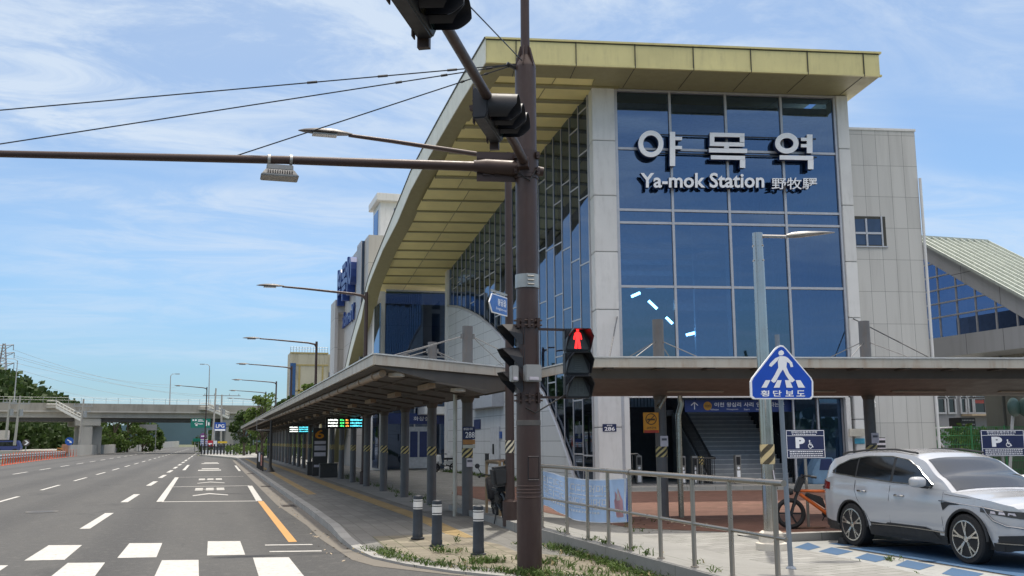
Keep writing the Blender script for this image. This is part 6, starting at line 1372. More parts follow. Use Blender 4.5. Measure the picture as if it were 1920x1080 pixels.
tall_lamp('tall grey lamp post standing on the overpass before the wooded hill', (26, 33), 757, 676, 181, -1.6); tall_lamp('shorter grey lamp post with curved tip alone on the middle of the overpass', (318, 320), 760, 704, 186, .9); tall_lamp('tall grey lamp post on the overpass above the green road sign', (391, 393), 762, 686, 187, -1.0)
def utility(label, px, py0, py1, Y, arms):
    q0, q1 = ony(px[0], py0, Y), ony(px[1], py1, Y); t_ = thing('utility_pole', label, 'utility pole', q0, 0, 'utility poles by the overpass'); h = q1-q0
    b = MB(); b.path([(0, 0, 0), h], [.19, .12], 10); b.build('post', M['concp'], t_); b = MB()
    for z, l in arms: c = h*z; b.bar(c-Vector((l, 0, 0)), c+Vector((l, 0, 0)), .12, .12); [b.tube(c+Vector((x*l, 0, 0)), c+Vector((x*l, 0, .35)), .05, n=6) for x in (-.9, -.4, .4, .9)]
    b.build('crossarm', M['galv'], t_)
    b = MB(); b.lathe([(.25, -.6), (.25, .3)], 10, tuple(h*.68+Vector((.35, 0, 0)))); b.build('transformer', M['galv'], t_)
    return t_
utility('concrete utility pole between the lorry and the white stairs of the overpass', (27, 38), 835, 742, 150, ((.84, 1.3),)); utility('concrete utility pole standing over the blue lorry', (11, 19), 822, 747, 150, ((.9, .9),)); utility('concrete utility pole in front of the overpass pier by the keep right sign', (149, 157), 832, 748, 155, ((.84, 1.3), (.72, 1.1))); utility('concrete utility pole beside the blue fuel sign', (398, 405), 835, 728, 165, ((.62, 1.2),)); utility('thin utility pole with wide frame arms beside the fuel sign', (414, 416), 835, 740, 170, ((.98, 3.),))
# wooded hill, far ridges
hb_ = MB(); hc = Vector((-78, 262, 0)); rr = random.Random(11)
HP = [(0, 672), (22, 684), (40, 703), (60, 710), (80, 714), (100, 722), (115, 732), (128, 742), (140, 756)]
def hillz(x, y):
    return lerpt([(-190, 17), (-110, 21), (-66, 18), (-50, 15), (-42, 12), (-36, 9), (-31, 5.5), (-27, 1), (-23, -.3)], x)*math.exp(-((y-266)/40)**2)-.2
hb_.grid(lambda u, v: (lambda x, y: Vector((x, y, hillz(x, y))))(-190+170*u, 190+150*v), 60, 30); struct(hb_, 'hill', M['earth'])
def ridge(name, Y, pts, col, dep=120):
    b = MB(); vs = [ony(a, c, Y) for a, c in pts]; n = len(vs)
    b.add([Vector((v.x, v.y, -2)) for v in vs]+vs+[Vector((v.x*1.05, v.y+dep, v.z*.75)) for v in vs]+[Vector((v.x*1.05, v.y+dep*1.5, -2)) for v in vs], [(i+k*n, i+1+k*n, i+1+(k+1)*n, i+(k+1)*n) for k in range(3) for i in range(n-1)])
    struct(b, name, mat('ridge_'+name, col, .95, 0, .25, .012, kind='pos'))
ridge('far_hill', 900, [(-260, 820), (-60, 806), (90, 806), (180, 800), (240, 797), (300, 790), (350, 789), (400, 793), (480, 797), (560, 806), (720, 815), (900, 818), (1500, 818), (2600, 812)], (.10, .16, .19), 400)  # blue distance haze is mixed into this ridge colour
# foliage
def leafmat(name, c1, c2):
    mt, t, bs = newmat(name); v = coords(t, 'pos'); n = noise(t, v, .55, 3, .6); n2 = noise(t, v, 5, 2, .6)
    c = mixc(t, rng(t, n, .35, .65), c1, c2); c = mixc(t, rng(t, n2, .35, .7, 0, .5), c, tuple(x*1.35 for x in c2)); t.links.new(c, bs.inputs['Base Color']); bs.inputs['Roughness'].default_value = .6; bs.inputs['Specular IOR Level'].default_value = .25
    tr = nd(t, 'ShaderNodeBsdfTranslucent'); t.links.new(c, tr.inputs[0]); ms = nd(t, 'ShaderNodeMixShader'); ms.inputs[0].default_value = .3; t.links.new(bs.outputs[0], ms.inputs[1]); t.links.new(tr.outputs[0], ms.inputs[2]); t.links.new(ms.outputs[0], t.nodes['Material Output'].inputs[0]); return mt
M['leafd'] = leafmat('leaf_dark', (.020, .040, .012), (.050, .085, .022)); M['leaf'] = leafmat('leaf_mid', (.035, .065, .015), (.085, .135, .030)); M['leafl'] = leafmat('leaf_light', (.06, .10, .02), (.14, .20, .05)); M['bark'] = mat('bark', (.10, .08, .06), .9, 0, .2, 4)
def leaves(b, c, rad, n, size, rr, sq=1.):
    for _ in range(n):
        while True:
            p = Vector((rr.uniform(-1, 1), rr.uniform(-1, 1), rr.uniform(-1, 1)))
            if p.length < 1: break
        p = p*(p.length**-.35 if p.length > .05 else 1); q = Vector(c)+Vector((p.x*rad[0], p.y*rad[1], p.z*rad[2]))
        a = Vector((rr.gauss(0, 1), rr.gauss(0, 1), rr.gauss(0, .7))).normalized(); e = a.orthogonal().normalized(); f = a.cross(e); s_ = size*rr.uniform(.6, 1.3)
        b.add([q-e*s_*.5, q+f*s_*.32*sq, q+e*s_*.5, q-f*s_*.32*sq], [(0, 1, 2, 3)])
def tree(label, loc, h, rad, m_, n=900, size=.35, seed=1, trunk=.16, clumps=9, name='tree', group=None, low=.25):
    rr = random.Random(seed); t_ = thing(name, label, 'tree', loc, 0, group); b = MB(); top_ = Vector((rr.uniform(-.3, .3), rr.uniform(-.3, .3), h*.8))
    b.path([(0, 0, -.1), (top_.x*.3, top_.y*.3, h*.4), top_], [trunk, trunk*.7, trunk*.25], 8); cl = []
    for k in range(clumps):
        a = 2*math.pi*k/clumps*1.7+rr.uniform(-.4, .4); zz_ = h*(low+(1-low)*rr.random()**.8*.92); rf = rad*(.25+.75*math.sin(math.pi*min(1, max(0.05, (zz_/h-low*.6)/(1-low*.6)))**.8))
        c = Vector((math.cos(a)*rf*.7, math.sin(a)*rf*.7, zz_)); cl.append((c, rad*rr.uniform(.22, .42))); b.path([Vector((0, 0, zz_*.55)), c*.6+Vector((0, 0, zz_*.3)), c], [trunk*.4, trunk*.25, trunk*.08], 5)
    b.build('trunk', M['bark'], t_); b = MB()
    for c, r_ in cl: leaves(b, c, (r_, r_, r_*.75), n//clumps, size, rr)
    b.build('crown', m_, t_, smooth=False, recalc=False); return t_
b = MB(); rr = random.Random(4)
for _ in range(520):
    x = rr.uniform(-120, -25); y = rr.uniform(225, 280); z = hillz(x, y)
    if z < .5: continue
    r_ = rr.uniform(2., 3.6); leaves(b, (x, y, z+r_*.7), (r_, r_, r_*.95), 46, 1.5, rr, 1.4)
tag(b.build('hill_wood', M['leafd'], smooth=False, recalc=False), 'dense dark green wood covering the hill behind the left end of the overpass', 'wood', None, 'stuff')
b = MB()
for _ in range(240):
    px = rr.uniform(-200, 150) if rr.random() < .8 else rr.uniform(380, 700); Y = rr.uniform(198, 230); q = ony(px, 822, Y); r_ = rr.uniform(1.4, 2.6); leaves(b, (q.x, Y, rr.uniform(.5, 6.5 if px < 150 else 4)), (r_*1.2, r_, r_), 40, 1.1, rr, 1.4)
tag(b.build('roadside_wood', M['leafd'], smooth=False, recalc=False), 'dark thicket behind and under the overpass', 'wood', None, 'stuff')
for i, (px, Y, h, rad, l) in enumerate(((215, 205, 7.6, 3.4, 'bushy green tree next to the overpass pier with the keep right sign'), (240, 212, 7.8, 3.6, 'bushy green tree on the pier side of the grey gantry sign'), (268, 222, 7.6, 3.6, 'bushy green tree behind the grey gantry sign'), (285, 240, 6.2, 3.0, 'low green tree nearest the far hill in the row under the overpass'))):
    q = ony(px, 820, Y); tree(l, (q.x, Y, 0), h, rad, M['leaf'], 1500, .7, 20+i, .2, 20, group='trees under the overpass', low=.05)
for i, (px, Y, h, rad, mm, l) in enumerate(((484, 118, 7.4, 2.4, 'leafl', 'light green feathery tree standing behind the far end of the canopy'), (528, 112, 7.2, 1.7, 'leafd', 'dark green pointed tree before the beige building'), (566, 100, 7.9, 1.2, 'leafl', 'light green treetop just above the canopy edge below the beige building'), (452, 135, 6, 2.2, 'leafd', 'dark rounded tree beside the canopy end by the green sign'), (506, 128, 6.6, 2.0, 'leaf', 'green tree between the feathery tree and the dark pointed one'))):
    q = ony(px, 800, Y); tree(l, (q.x+.5, Y, 0), h, rad, M[mm], 1500, .40, 40+i, .18, 18, low=.3)
# dark hedge masses beside the canopy end and behind its far columns
b = MB()
for _ in range(150): x = rr.uniform(6.5, 13); y = rr.uniform(104, 135); r_ = rr.uniform(.6, 1.2); leaves(b, (x, y, rr.uniform(.3, 2.0)), (r_, r_, r_*.8), 34, .4, rr, 1.3)
for _ in range(40): x = rr.uniform(1.5, 8); y = rr.uniform(140, 160); r_ = rr.uniform(.5, .9); leaves(b, (x, y, rr.uniform(.3, 1.2)), (r_, r_, r_*.8), 30, .35, rr, 1.3)
tag(b.build('hedge', M['leaf'], smooth=False, recalc=False), 'overgrown hedge beside the far end of the canopy', 'hedge', None, 'stuff')
# beige building far behind the canopy
bg_ = 235.; q0, q1 = ony(545, 655, bg_), ony(622, 740, bg_); t_ = thing('beige_building', 'tall beige rendered building with rust streaks and a blue glazed strip behind the lamps', 'building', (q0.x, bg_, 0))
M['beige'] = mat('beige_render', (.52, .48, .37), .8, 0, .08, .15, 0, 1., (.16, .13, .08), kind='pos', dsc=.16); W_ = q1.x-q0.x; Hh = ony(545, 660, bg_).z
b = MB(); b.box(0, W_*.88, 0, 9, 0, Hh); b.box(W_*.88, W_*1.12, 2.0, 12, 0, Hh-.2); b.build('wall', M['beige'], t_, smooth=False)
b = MB(); b.box(0, W_*.13, -.12, .0, 0, Hh-2.6); b.build('glazed_strip', mat('strip_blue', (.03, .09, .24), .2), t_, smooth=False)
b = MB(); mt_ = mat('trim_ochre', (.42, .33, .14), .8)
for z in (Hh-.35, Hh-3.2, Hh-9.2): b.box(W_*.14 if z < Hh-1 else -.1, W_*.9, -.1, .0, z, z+.35)
b.box(W_*.75, W_*.79, -.1, 0, 2, Hh-3.2); b.box(W_*.20, W_*.24, -.1, 0, 2, Hh-3.2); b.build('trim_band', mt_, t_, smooth=False)
b = MB()
for k in range(14): x = W_*.88*k/13; b.tube((x, .1, Hh), (x, .1, Hh+1.3), .05, n=4)
b.tube((0, .1, Hh+1.2), (W_*.88, .1, Hh+1.2), .05, n=4); b.tube((0, .1, Hh+.7), (W_*.88, .1, Hh+.7), .04, n=4); b.build('roof_railing', M['galv'], t_)
b = MB()
for z in (Hh-4.5, Hh-9): b.box(W_*.94, W_*1.0, 1.93, 2.0, z-1.2, z); b.box(W_*1.03, W_*1.08, 1.93, 2.0, z-1.2, z)
b.build('window', M['signblue'], t_, smooth=False)
# transmission tower on the hill with its wires
ty = 275; q = ony(5, 684, ty); zt = ony(5, 644, ty).z; t_ = thing('transmission_tower', 'steel lattice transmission tower on the wooded hilltop', 'pylon', q); h = zt-q.z+2; b = MB(); mt_ = mat('pylon_steel', (.33, .31, .30), .5, .4)
for k in range(9):
    w0, w1 = 1.0*(1-k/12), 1.0*(1-(k+1)/12); z0, z1 = h*k/9-2, h*(k+1)/9-2
    for sx, sy in ((-1, -1), (1, -1), (1, 1), (-1, 1)): b.tube((sx*w0, sy*w0, z0), (sx*w1, sy*w1, z1), .11, n=4); b.tube((sx*w0, sy*w0, z0), (-sy*w1, sx*w1, z1), .07, n=4)
b.build('lattice', mt_, t_); arms = []
b = MB()
for z, l in ((h-2.5, 2.2), (h-4.5, 2.5), (h-7.2, 2.6)):
    for sd in (-1, 1): b.tube((sd*.3, 0, z), (sd*l, 0, z+.25), .1, n=4); b.tube((sd*.3, 0, z-.9), (sd*l, 0, z+.25), .08, n=4); b.tube((sd*l, 0, z+.25), (sd*l, 0, z-1.2), .09, n=5); arms.append(q+Vector((sd*l, 0, z-1.0)))
b.build('crossarm', mt_, t_)
for i, (a, (ex, ey)) in enumerate(zip(arms, ((330, 722), (330, 727), (420, 742), (420, 746), (250, 752), (360, 752)))):
    e = ony(ex, ey, 420); b = MB(); b.path([a.lerp(e, k/20)-Vector((0, 0, 4*2.2*(k/20)*(1-k/20))) for k in range(21)], .035, 4)
    tag(b.build('power_line', M['galv']), 'thin power line sagging from the hilltop pylon across the sky above the overpass', 'power line', 'power lines from the pylon')
# raised far carriageway and its wall, guard rail, posts
b = MB(); wl = [onz(126, 846, 0), onz(190, 846, 0), onz(245, 842, 0)]
pw = [Vector((ony(124, 850, 150).x, 150, 0)), Vector((ony(200, 850, 190).x, 190, 0)), Vector((ony(262, 850, 250).x, 250, 0)), Vector((ony(300, 850, 340).x, 340, 0)), Vector((ony(335, 850, 470).x, 470, 0))]
zt_ = [ony(124, 834, 150).z, ony(200, 834, 190).z, ony(262, 831, 250).z, ony(300, 829, 340).z, ony(335, 827, 470).z]
vs = []
for p, z in zip(pw, zt_): vs += [Vector((p.x, p.y, -.1)), Vector((p.x, p.y, z)), Vector((p.x-.4, p.y, z)), Vector((p.x-.4, p.y, z-.75)), Vector((p.x-14, p.y, z-.75)), Vector((p.x-14, p.y, -.1))]
b.add(vs, [(i*6+j, i*6+j+1, (i+1)*6+j+1, (i+1)*6+j) for i in range(4) for j in range(5)]+[(0, 1, 2, 3, 4, 5)]); struct(b, 'ramp_road', M['concp'], smooth=False)
t_ = thing('median_wall_end', 'orange painted end of the concrete median wall', 'barrier', (pw[0].x-.2, 149.4, 0)); b = MB(); b.box(-.3, .7, -.5, .3, .5, zt_[0]+.08); b.build('block', mat('faded_orange', (.50, .27, .16), .8, 0, .15, 1, 0, .4), t_, bev=.08)
gr = [onz(-160, 878, 0), onz(0, 866, 0), onz(60, 861.5, 0), onz(140, 853.5, 0), onz(195, 848, 0)]; gr = [ony(-120, 862, 88), ony(0, 857, 105), ony(60, 853, 125), ony(125, 848, 150)]
t_ = thing('guard_rail', 'long grey guard rail behind the orange delineator posts', 'guard rail', (gr[1].x, gr[1].y, 0)); b = MB()
for dz in (.45, .7): b.path([Vector((p.x, p.y, dz)) for p in gr], .13, 6)
b.build('rail', M['galv'], t_, world=True); b = MB()
for k in range(40): p = gr[0].lerp(gr[1], k/14) if k < 14 else (gr[1].lerp(gr[2], (k-14)/12) if k < 26 else gr[2].lerp(gr[3], (k-26)/13)); b.tube((p.x, p.y, 0), (p.x, p.y, .75), .06, n=5)
b.build('post', M['galv'], t_, world=True)
dp = thing('delineator_post', 'orange flexible delineator post in the row beside the outer lane', 'delineator post', onz(4, 873, 0), 0, 'orange delineator posts left of the road'); b = MB(); b.lathe([(.16, 0), (.14, .04), (.055, .06), (.05, .95), (.02, .98)], 10); b.build('post', mat('delineator_orange', (.62, .10, .03), .5, 0, .1), dp)
b = MB(); b.lathe([(.056, .62), (.056, .74)], 10); b.lathe([(.056, .80), (.056, .90)], 10); b.build('reflective_band', mat('delineator_band', (.55, .33, .26), .4), dp)
for k in range(1, 30): f_ = k/29; px = 4+(147-4)*f_; py = 873+(854.5-873)*f_**.92; dup(dp, tuple(onz(px, py, 0)))
for k in range(1, 14): f_ = k/13; px = 18+(95-18)*f_; py = 866.5+(858-866.5)*f_; dup(dp, tuple(onz(px, py, 0)))
bp = thing('delineator_post', 'dark short barrier post in the row between the orange posts and the median wall', 'delineator post', onz(148, 853, 0), 0, 'dark posts along the median'); b = MB(); b.lathe([(.09, 0), (.09, .8), (.05, .85)], 8); b.build('post', M['galv'], bp)
for k in range(1, 20): f_ = k/19; dup(bp, tuple(onz(148+47*f_, 853-6.5*f_, 0)))
def disc_sign(label, px, py, Y, rad, m_, mark, base):
    q = ony(px, py, Y); t_ = thing('road_sign', label, 'road sign', (q.x, q.y, 0)); b = MB(); b.tube((0, .05, 0), (0, .05, q.z), .05, n=8); b.build('post', M['galv'], t_)
    b = MB(); b.lathe([(rad, -.03), (rad, .0)], 24, (0, 0, q.z), 'y'); b.build('disc', m_, t_); b = MB(); mark(b, lambda a, c, t: Vector((a*rad, -.035-t, q.z+c*rad))); b.build('symbol', M['signwhite'], t_, smooth=False)
def arrow(b, g): b.add([g(-.55, .30, 0), g(.12, -.10, 0), g(.0, -.32, 0), g(.6, -.42, 0), g(.42, .12, 0), g(.28, .06, 0), g(-.42, .50, 0)], [tuple(range(7))])
disc_sign('round blue keep right sign with white arrow on the median wall end', 130, 827.5, 148, .55, mat('round_blue', (.02, .10, .42), .4), arrow, 0)
disc_sign('small round sign with white chevron beyond the guard rail', 49, 830, 128, .42, mat('round_dark', (.10, .08, .07), .5), lambda b, g: b.add([g(-.5, .6, 0), g(.2, 0, 0), g(-.5, -.6, 0), g(.1, -.6, 0), g(.75, 0, 0), g(.1, .6, 0)], [tuple(range(6))]), 0)
q = onz(111, 857, 0); t_ = thing('chevron_board', 'orange and black striped board among the orange posts', 'road sign', q); b = MB(); b.box(-.35, .35, -.04, .0, .25, 1.25); b.build('panel', mat('chevron_orange', (.60, .26, .06), .5), t_); b = MB()
for k in range(3): b.add([(-.35, -.045, .45+.3*k), (.35, -.045, .25+.3*k-.05), (.35, -.045, .40+.3*k-.05), (-.35, -.045, .60+.3*k)], [(0, 1, 2, 3)])
b.build('stripe', M['joint'], t_, smooth=False); b = MB(); b.tube((0, .02, 0), (0, .02, .3), .04, n=6); b.build('post', M['galv'], t_)
# blue lorry at the left edge
q = ony(16, 845, 160); t_ = thing('lorry', 'small blue lorry with a pale box under the overpass', 'lorry', (q.x, 160, .4)); b = MB(); b.prism([(-2.0, .3), (1.6, .3), (1.7, 1.0), (1.3, 1.9), (-2.0, 1.9)], lambda a, c, t: (a, t, c), -1, 1); b.build('cab', mat('lorry_blue', (.025, .04, .15), .35), t_, bev=.08)
b = MB(); b.add([(-1.5, -1.01, 1.1), (1.3, -1.01, 1.1), (1.1, -1.01, 1.7), (-1.5, -1.01, 1.7)], [(0, 1, 2, 3)]); b.build('window', M['cglass'], t_, smooth=False); b = MB(); b.box(-4.5, -.2, -.9, 1.1, 2.0, 3.4); b.build('box_body', M['concp'], t_, bev=.05)
for x in (-1.2, 1.0): b = MB(); b.lathe([(.42, -.12), (.42, .12)], 16, (x, -.9, .32), 'y'); b.build('wheel', M['tyre'], t_)
# traffic island: fence, banners, signs
FA, FB = onz(377, 853, 0), onz(430, 855.5, 0); t_ = thing('picket_fence', 'black slatted fence on the traffic island with white gaps', 'fence', (FA.x, FA.y, .13)); FA, FB = Vector((-1.55, 150, .13)), Vector((5.1, 144, .13)); b = MB(); b2 = MB(); n = 15
for k in range(n+1): p = FA.lerp(FB, k/n); b.cbox(p+Vector((0, 0, .75)), .20, .10, 1.5)
b.bar(FA+Vector((0, 0, 1.1)), FB+Vector((0, 0, 1.1)), .08, .16); b.build('slat', M['clad'], t_, world=True, smooth=False)
for k in range(n): p = FA.lerp(FB, (k+.5)/n); b2.cbox(p+Vector((0, .05, .38)), .16, .06, .5)
b2.build('white_block', M['banw'], t_, world=True, smooth=False)
def board(name, label, cat, px0, py0, px1, py1, Y, m_, post=None, deco=None, base=0.):
    p, q = ony(px0, py0, Y), ony(px1, py1, Y); c = Vector(((p.x+q.x)/2, Y, base)); t_ = thing(name, label, cat, c); w_, h_ = q.x-p.x, p.z-q.z; zc_ = (p.z+q.z)/2-base
    b = MB(); b.box(-w_/2, w_/2, -.05, .05, zc_-h_/2, zc_+h_/2); b.build('panel', m_, t_, bev=.02)
    if post is not None:
        b = MB()
        for x in post: b.tube((x*w_/2, .12, 0), (x*w_/2, .12, zc_+h_*.4), .08, n=8)
        b.build('post', M['galv'], t_)
    g = lambda a, c_, t: Vector((a*w_, -.055-t, zc_+c_*h_))
    if deco: deco(t_, g)
    return t_
def deco_text(s_, x0, x1, y0, y1, m_=None):
    def f(t_, g): b = MB(); text(b, s_, g, x0, x1, y0, y1, .004, off=.02); b.build('lettering', m_ or M['signwhite'], t_, smooth=False)
    return f
def deco_lpg(t_, g):
    deco_text('LPG', -.36, .38, -.12, .28)(t_, g); b = MB(); b.add([g(-.46, -.48, .004), g(.46, -.48, .004), g(.46, -.28, .004), g(-.46, -.28, .004)], [(0, 1, 2, 3)]); b.build('white_strip', M['signwhite'], t_, smooth=False)
board('fuel_sign', 'blue LPG fuel station sign on a pole by the green direction sign', 'sign', 402, 792, 423, 808, 160, mat('fuel_blue', (.02, .08, .36), .4), (-.9,), deco_lpg)
def deco_green(t_, g):
    b = MB()
    for (x0, y0, x1, y1) in ((-.42, .25, -.34, .42), (-.30, .25, -.2, .42), (-.14, .3, .1, .4), (-.14, .18, .16, .24), (-.25, -.3, -.15, .05), (-.3, -.1, -.1, 0), (-.08, -.12, .12, -.04), (.28, -.3, .33, .3), (.38, -.25, .46, .1)): b.add([g(x0, y0, .004), g(x1, y0, .004), g(x1, y1, .004), g(x0, y1, .004)], [(0, 1, 2, 3)])
    b.build('lettering', M['signwhite'], t_, smooth=False)
M['green'] = mat('sign_green', (.01, .20, .15), .45)
board('direction_sign', 'green road direction sign with white marks below the overpass beside the fuel sign', 'road sign', 358, 785, 394, 802, 172, M['green'], (.75,), deco_green); board('direction_sign', 'small teal road sign low behind the banners of the traffic island', 'road sign', 362, 822, 376, 828, 200, M['green'], (-.5, .5))
board('gantry_sign', 'pale grey gantry sign seen from behind among the trees under the overpass', 'road sign', 263, 796, 294, 807, 215, mat('sign_back', (.30, .30, .29), .5, .3), (-1.05, .9))
def nopark(t_, g): b = MB(); b.add([g(-.35, -.2, .01), g(.35, -.2, .01), g(.35, .1, .01), g(-.35, .1, .01)], [(0, 1, 2, 3)]); b.build('symbol', M['signwhite'], t_, smooth=False)
disc_sign('round purple and red sign above the banners on the traffic island', 381, 818, 152, .48, mat('round_purple', (.20, .07, .22), .5), lambda b, g: b.add([g(-.6, -.15, 0), g(.6, -.15, 0), g(.6, .2, 0), g(-.6, .2, 0)], [(0, 1, 2, 3)]), 0)
def stripes(t_, g):
    b = MB()
    for k in range(3): b.add([g(-.5, -.42+.32*k, .004), g(.5, -.42+.32*k, .004), g(.5, -.28+.32*k, .004), g(-.5, -.28+.32*k, .004)], [(0, 1, 2, 3)])
    b.build('stripe', mat('stripe_blue', (.06, .12, .42), .5), t_, smooth=False)
board('banner', 'white banner with blue stripes on the island fence', 'banner', 376, 824, 389, 836, 150.5, M['banw'], None, stripes, .13); board('banner', 'red banner with white marks on the island fence', 'banner', 389.5, 826, 399, 838, 149.5, mat('banner_red', (.48, .03, .05), .6), None, nopark, .13); board('banner', 'plain white banner beside the red one on the island fence', 'banner', 400.5, 826.5, 406.5, 838, 149, M['banw'], None, None, .13)
board('banner', 'long thin yellow banner behind the island fence', 'banner', 408, 827.5, 426, 831, 155, mat('banner_yellow', (.60, .42, .03), .6), (-.9, .9)); board('shop_board', 'white shop board with blue and green emblem under the overpass beside the canopy end', 'sign', 440, 789, 480, 797, 185, M['banw'], (-.8, .8), lambda t_, g: [(lambda b, m_: (b.lathe([(.5, -.08), (.5, -.06)], 14, (g(x, 0, 0).x, 0, g(x, 0, 0).z), 'y'), b.build('emblem', m_, t_)))(MB(), m_) for x, m_ in ((-.28, mat('emblem_blue', (.03, .08, .35), .5)), (.06, mat('emblem_green', (.04, .3, .12), .5)))])
# ---- right side: raised concourse wing with ribbed roof
CXX = 31.0
def cp(px, py): return onx(px, py, CXX)
cw = thing('concourse', 'raised wing with sloping pale green ribbed roof and gridded blue glass beside the stone tower', 'building', (CXX, 45, 0))
M['ribroof'] = mat('ribbed_roof', (.60, .63, .58), .45, .1, .05, 2); M['clgrey'] = panelmat('grey_cladding', (.47, .475, .49), 2.1, 9, axis='yz', joint=(.12, .12, .13), jw=.03, speck=.05)
E0, E1 = cp(1731, 456), cp(1925, 562); G0, G1 = cp(1733, 487), cp(1925, 600)
def ext(a, c, k): return a+(c-a)*k
b = MB(); A_, B_, C_, D_ = ext(E0, E1, -.3), ext(E0, E1, 1.3), ext(G0, G1, 1.3), ext(G0, G1, -.3); b.add([A_, B_, C_, D_], [(0, 1, 2, 3)]); o4 = Vector((.5, 0, 0)); b.add([v+o4 for v in (A_, B_, C_, D_)], [(0, 1, 2, 3)]); b.add([D_, C_, C_+o4, D_+o4], [(0, 1, 2, 3)]); b.build('fascia', M['clgrey'], cw, world=True, smooth=False)
R0 = cp(1713, 445)+Vector((-.25, 0, .0)); R1 = B_+Vector((-.25, 0, .08)); rv = Vector((ony(1850, 445, R0.y).x-R0.x, 0, .0))
b = MB(); b.add([R0, R1, R1+rv, R0+rv], [(0, 1, 2, 3)]); b.build('roof', M['ribroof'], cw, world=True, smooth=False)
b = MB()
for k in range(12): f_ = k/11; b.bar(R0+rv*f_+Vector((0, 0, .05)), R1+rv*f_+Vector((0, 0, .05)), .06, .12)
b.bar(R0, R0+rv, .2, .2); b.build('roof_rib', mat('rib_green', (.44, .48, .43), .45), cw, world=True, smooth=False)
S0, S1 = cp(1742, 607), cp(1925, 584); T0, T1 = cp(1745, 668), cp(1925, 622)
S0, S1 = ext(S0, S1, -.2), ext(S0, S1, 1.3); T0, T1 = ext(T0, T1, -.2), ext(T0, T1, 1.3)
sl0, sl1 = cp(1745, 641), cp(1925, 592)
b = MB(); U0, U1 = ext(cp(1745, 640), cp(1918, 618), -.2), ext(cp(1745, 640), cp(1918, 618), 1.3)
zlow0 = T0.z; zl_top = cp(1850, 622).z
b.add([Vector((CXX, T0.y, T0.z)), Vector((CXX, T1.y, T0.z)), Vector((CXX, T1.y, cp(1850, 620).z)), Vector((CXX, T0.y, cp(1850, 620).z)), Vector((CXX+16, T0.y, T0.z)), Vector((CXX+16, T1.y, T0.z)), Vector((CXX+16, T1.y, T0.z+.4)), Vector((CXX+16, T0.y, T0.z+.4))], [(0, 1, 2, 3), (0, 4, 5, 1), (1, 5, 6, 2)])
b.build('lower_band', M['clgrey'], cw, world=True, smooth=False)
zt0 = cp(1850, 620).z; gl_ = MB(); mu = MB(); yA, yB = max(T0.y, D_.y), min(T1.y, C_.y)
def gtop(y): return G0.z+(G1.z-G0.z)*(y-G0.y)/(G1.y-G0.y)
ny = 22; ys_ = [yA+(yB-yA)*k/ny for k in range(ny+1)]
for y0, y1 in zip(ys_, ys_[1:]): 
    z1a, z1b = max(zt0, gtop(y0)), max(zt0, gtop(y1)); gl_.add([(CXX+.12, y0, zt0), (CXX+.12, y1, zt0), (CXX+.12, y1, z1b), (CXX+.12, y0, z1a)], [(0, 1, 2, 3)])
y = yB
while y < yA: 
    if gtop(y) > zt0: mu.box(CXX+.04, CXX+.1, y-.035, y+.035, zt0, gtop(y))
    y += 1.1
z = zt0+.9
while z < gtop(yA):
    yy = G0.y+(z-G0.z)*(G1.y-G0.y)/(G1.z-G0.z)
    mu.box(CXX-.02, CXX+.1, max(yB, min(yy, yA)), yA, z-.03, z+.03); z += .62
gl_.build('glazing', M['dglass'], cw, world=True, smooth=False, recalc=False); mu.build('mullion', M['alu'], cw, world=True, smooth=False)
b = MB(); b.box(CXX+3, CXX+3.2, yB, yA, T0.z, zt0+1.2); b.build('interior_wall', M['inwall'], cw, world=True, smooth=False)
b = MB()
for y in (T1.y+2, (T0.y+T1.y)/2, T0.y-3): b.box(CXX+2, CXX+3, y, y+1, 0, T0.z)
b.build('support_column', M['conc'], cw, world=True, smooth=False)
# grey two storey building behind, units, green mesh fence, shrubs
gb_ = 56.; q0, q1 = ony(1752, 730, gb_), ony(1925, 800, gb_); t_ = thing('grey_building', 'low grey building with framed dark windows behind the green mesh fence', 'building', (q0.x, gb_, 0)); M['gbw'] = mat('grey_wall', (.22, .225, .235), .7, 0, .06, .5, 0, .3)
b = MB(); b.box(-6, 14, 0, 8, 0, 8.0); b.build('wall', M['gbw'], t_, smooth=False)
for k, (x0, x1) in enumerate(((1758, 1772), (1778, 1791), (1802, 1811), (1816, 1824), (1827, 1848), (1854, 1877))):
    for (ya, yb) in ((748, 773), (728, 744)):
        p, q = ony(x0, ya, gb_-.1), ony(x1, yb, gb_-.1); b = MB(); b.box(p.x-q0.x, q.x-q0.x, -.06, .0, q.z, p.z); w_ = b.build('window', M['cglass'], t_, smooth=False)
        b = MB(); W0, W1 = p.x-q0.x, q.x-q0.x
        for (a0, a1, c0, c1) in ((W0-.12, W0, q.z-.12, p.z+.12), (W1, W1+.12, q.z-.12, p.z+.12), (W0, W1, p.z, p.z+.12), (W0, W1, q.z-.12, q.z)): b.box(a0, a1, -.14, .0, c0, c1)
        b.build('window_frame', mat('frame_pale_grey', (.36, .37, .38), .5), w_, smooth=False)
        if k > 3 and ya == 748: b = MB(); b.box(W0+.05, W1-.05, -.09, -.062, p.z-.3, p.z-.06); b.build('red_blind', mat('blind_red', (.25, .05, .04), .6), w_, smooth=False)
b = MB(); p = ony(1822, 776, gb_-1); b.box(p.x-q0.x, p.x-q0.x+3.2, -1.0, 0, p.z-.12, p.z); b.build('ledge', mat('ledge_tan', (.38, .30, .2), .7), t_, smooth=False)
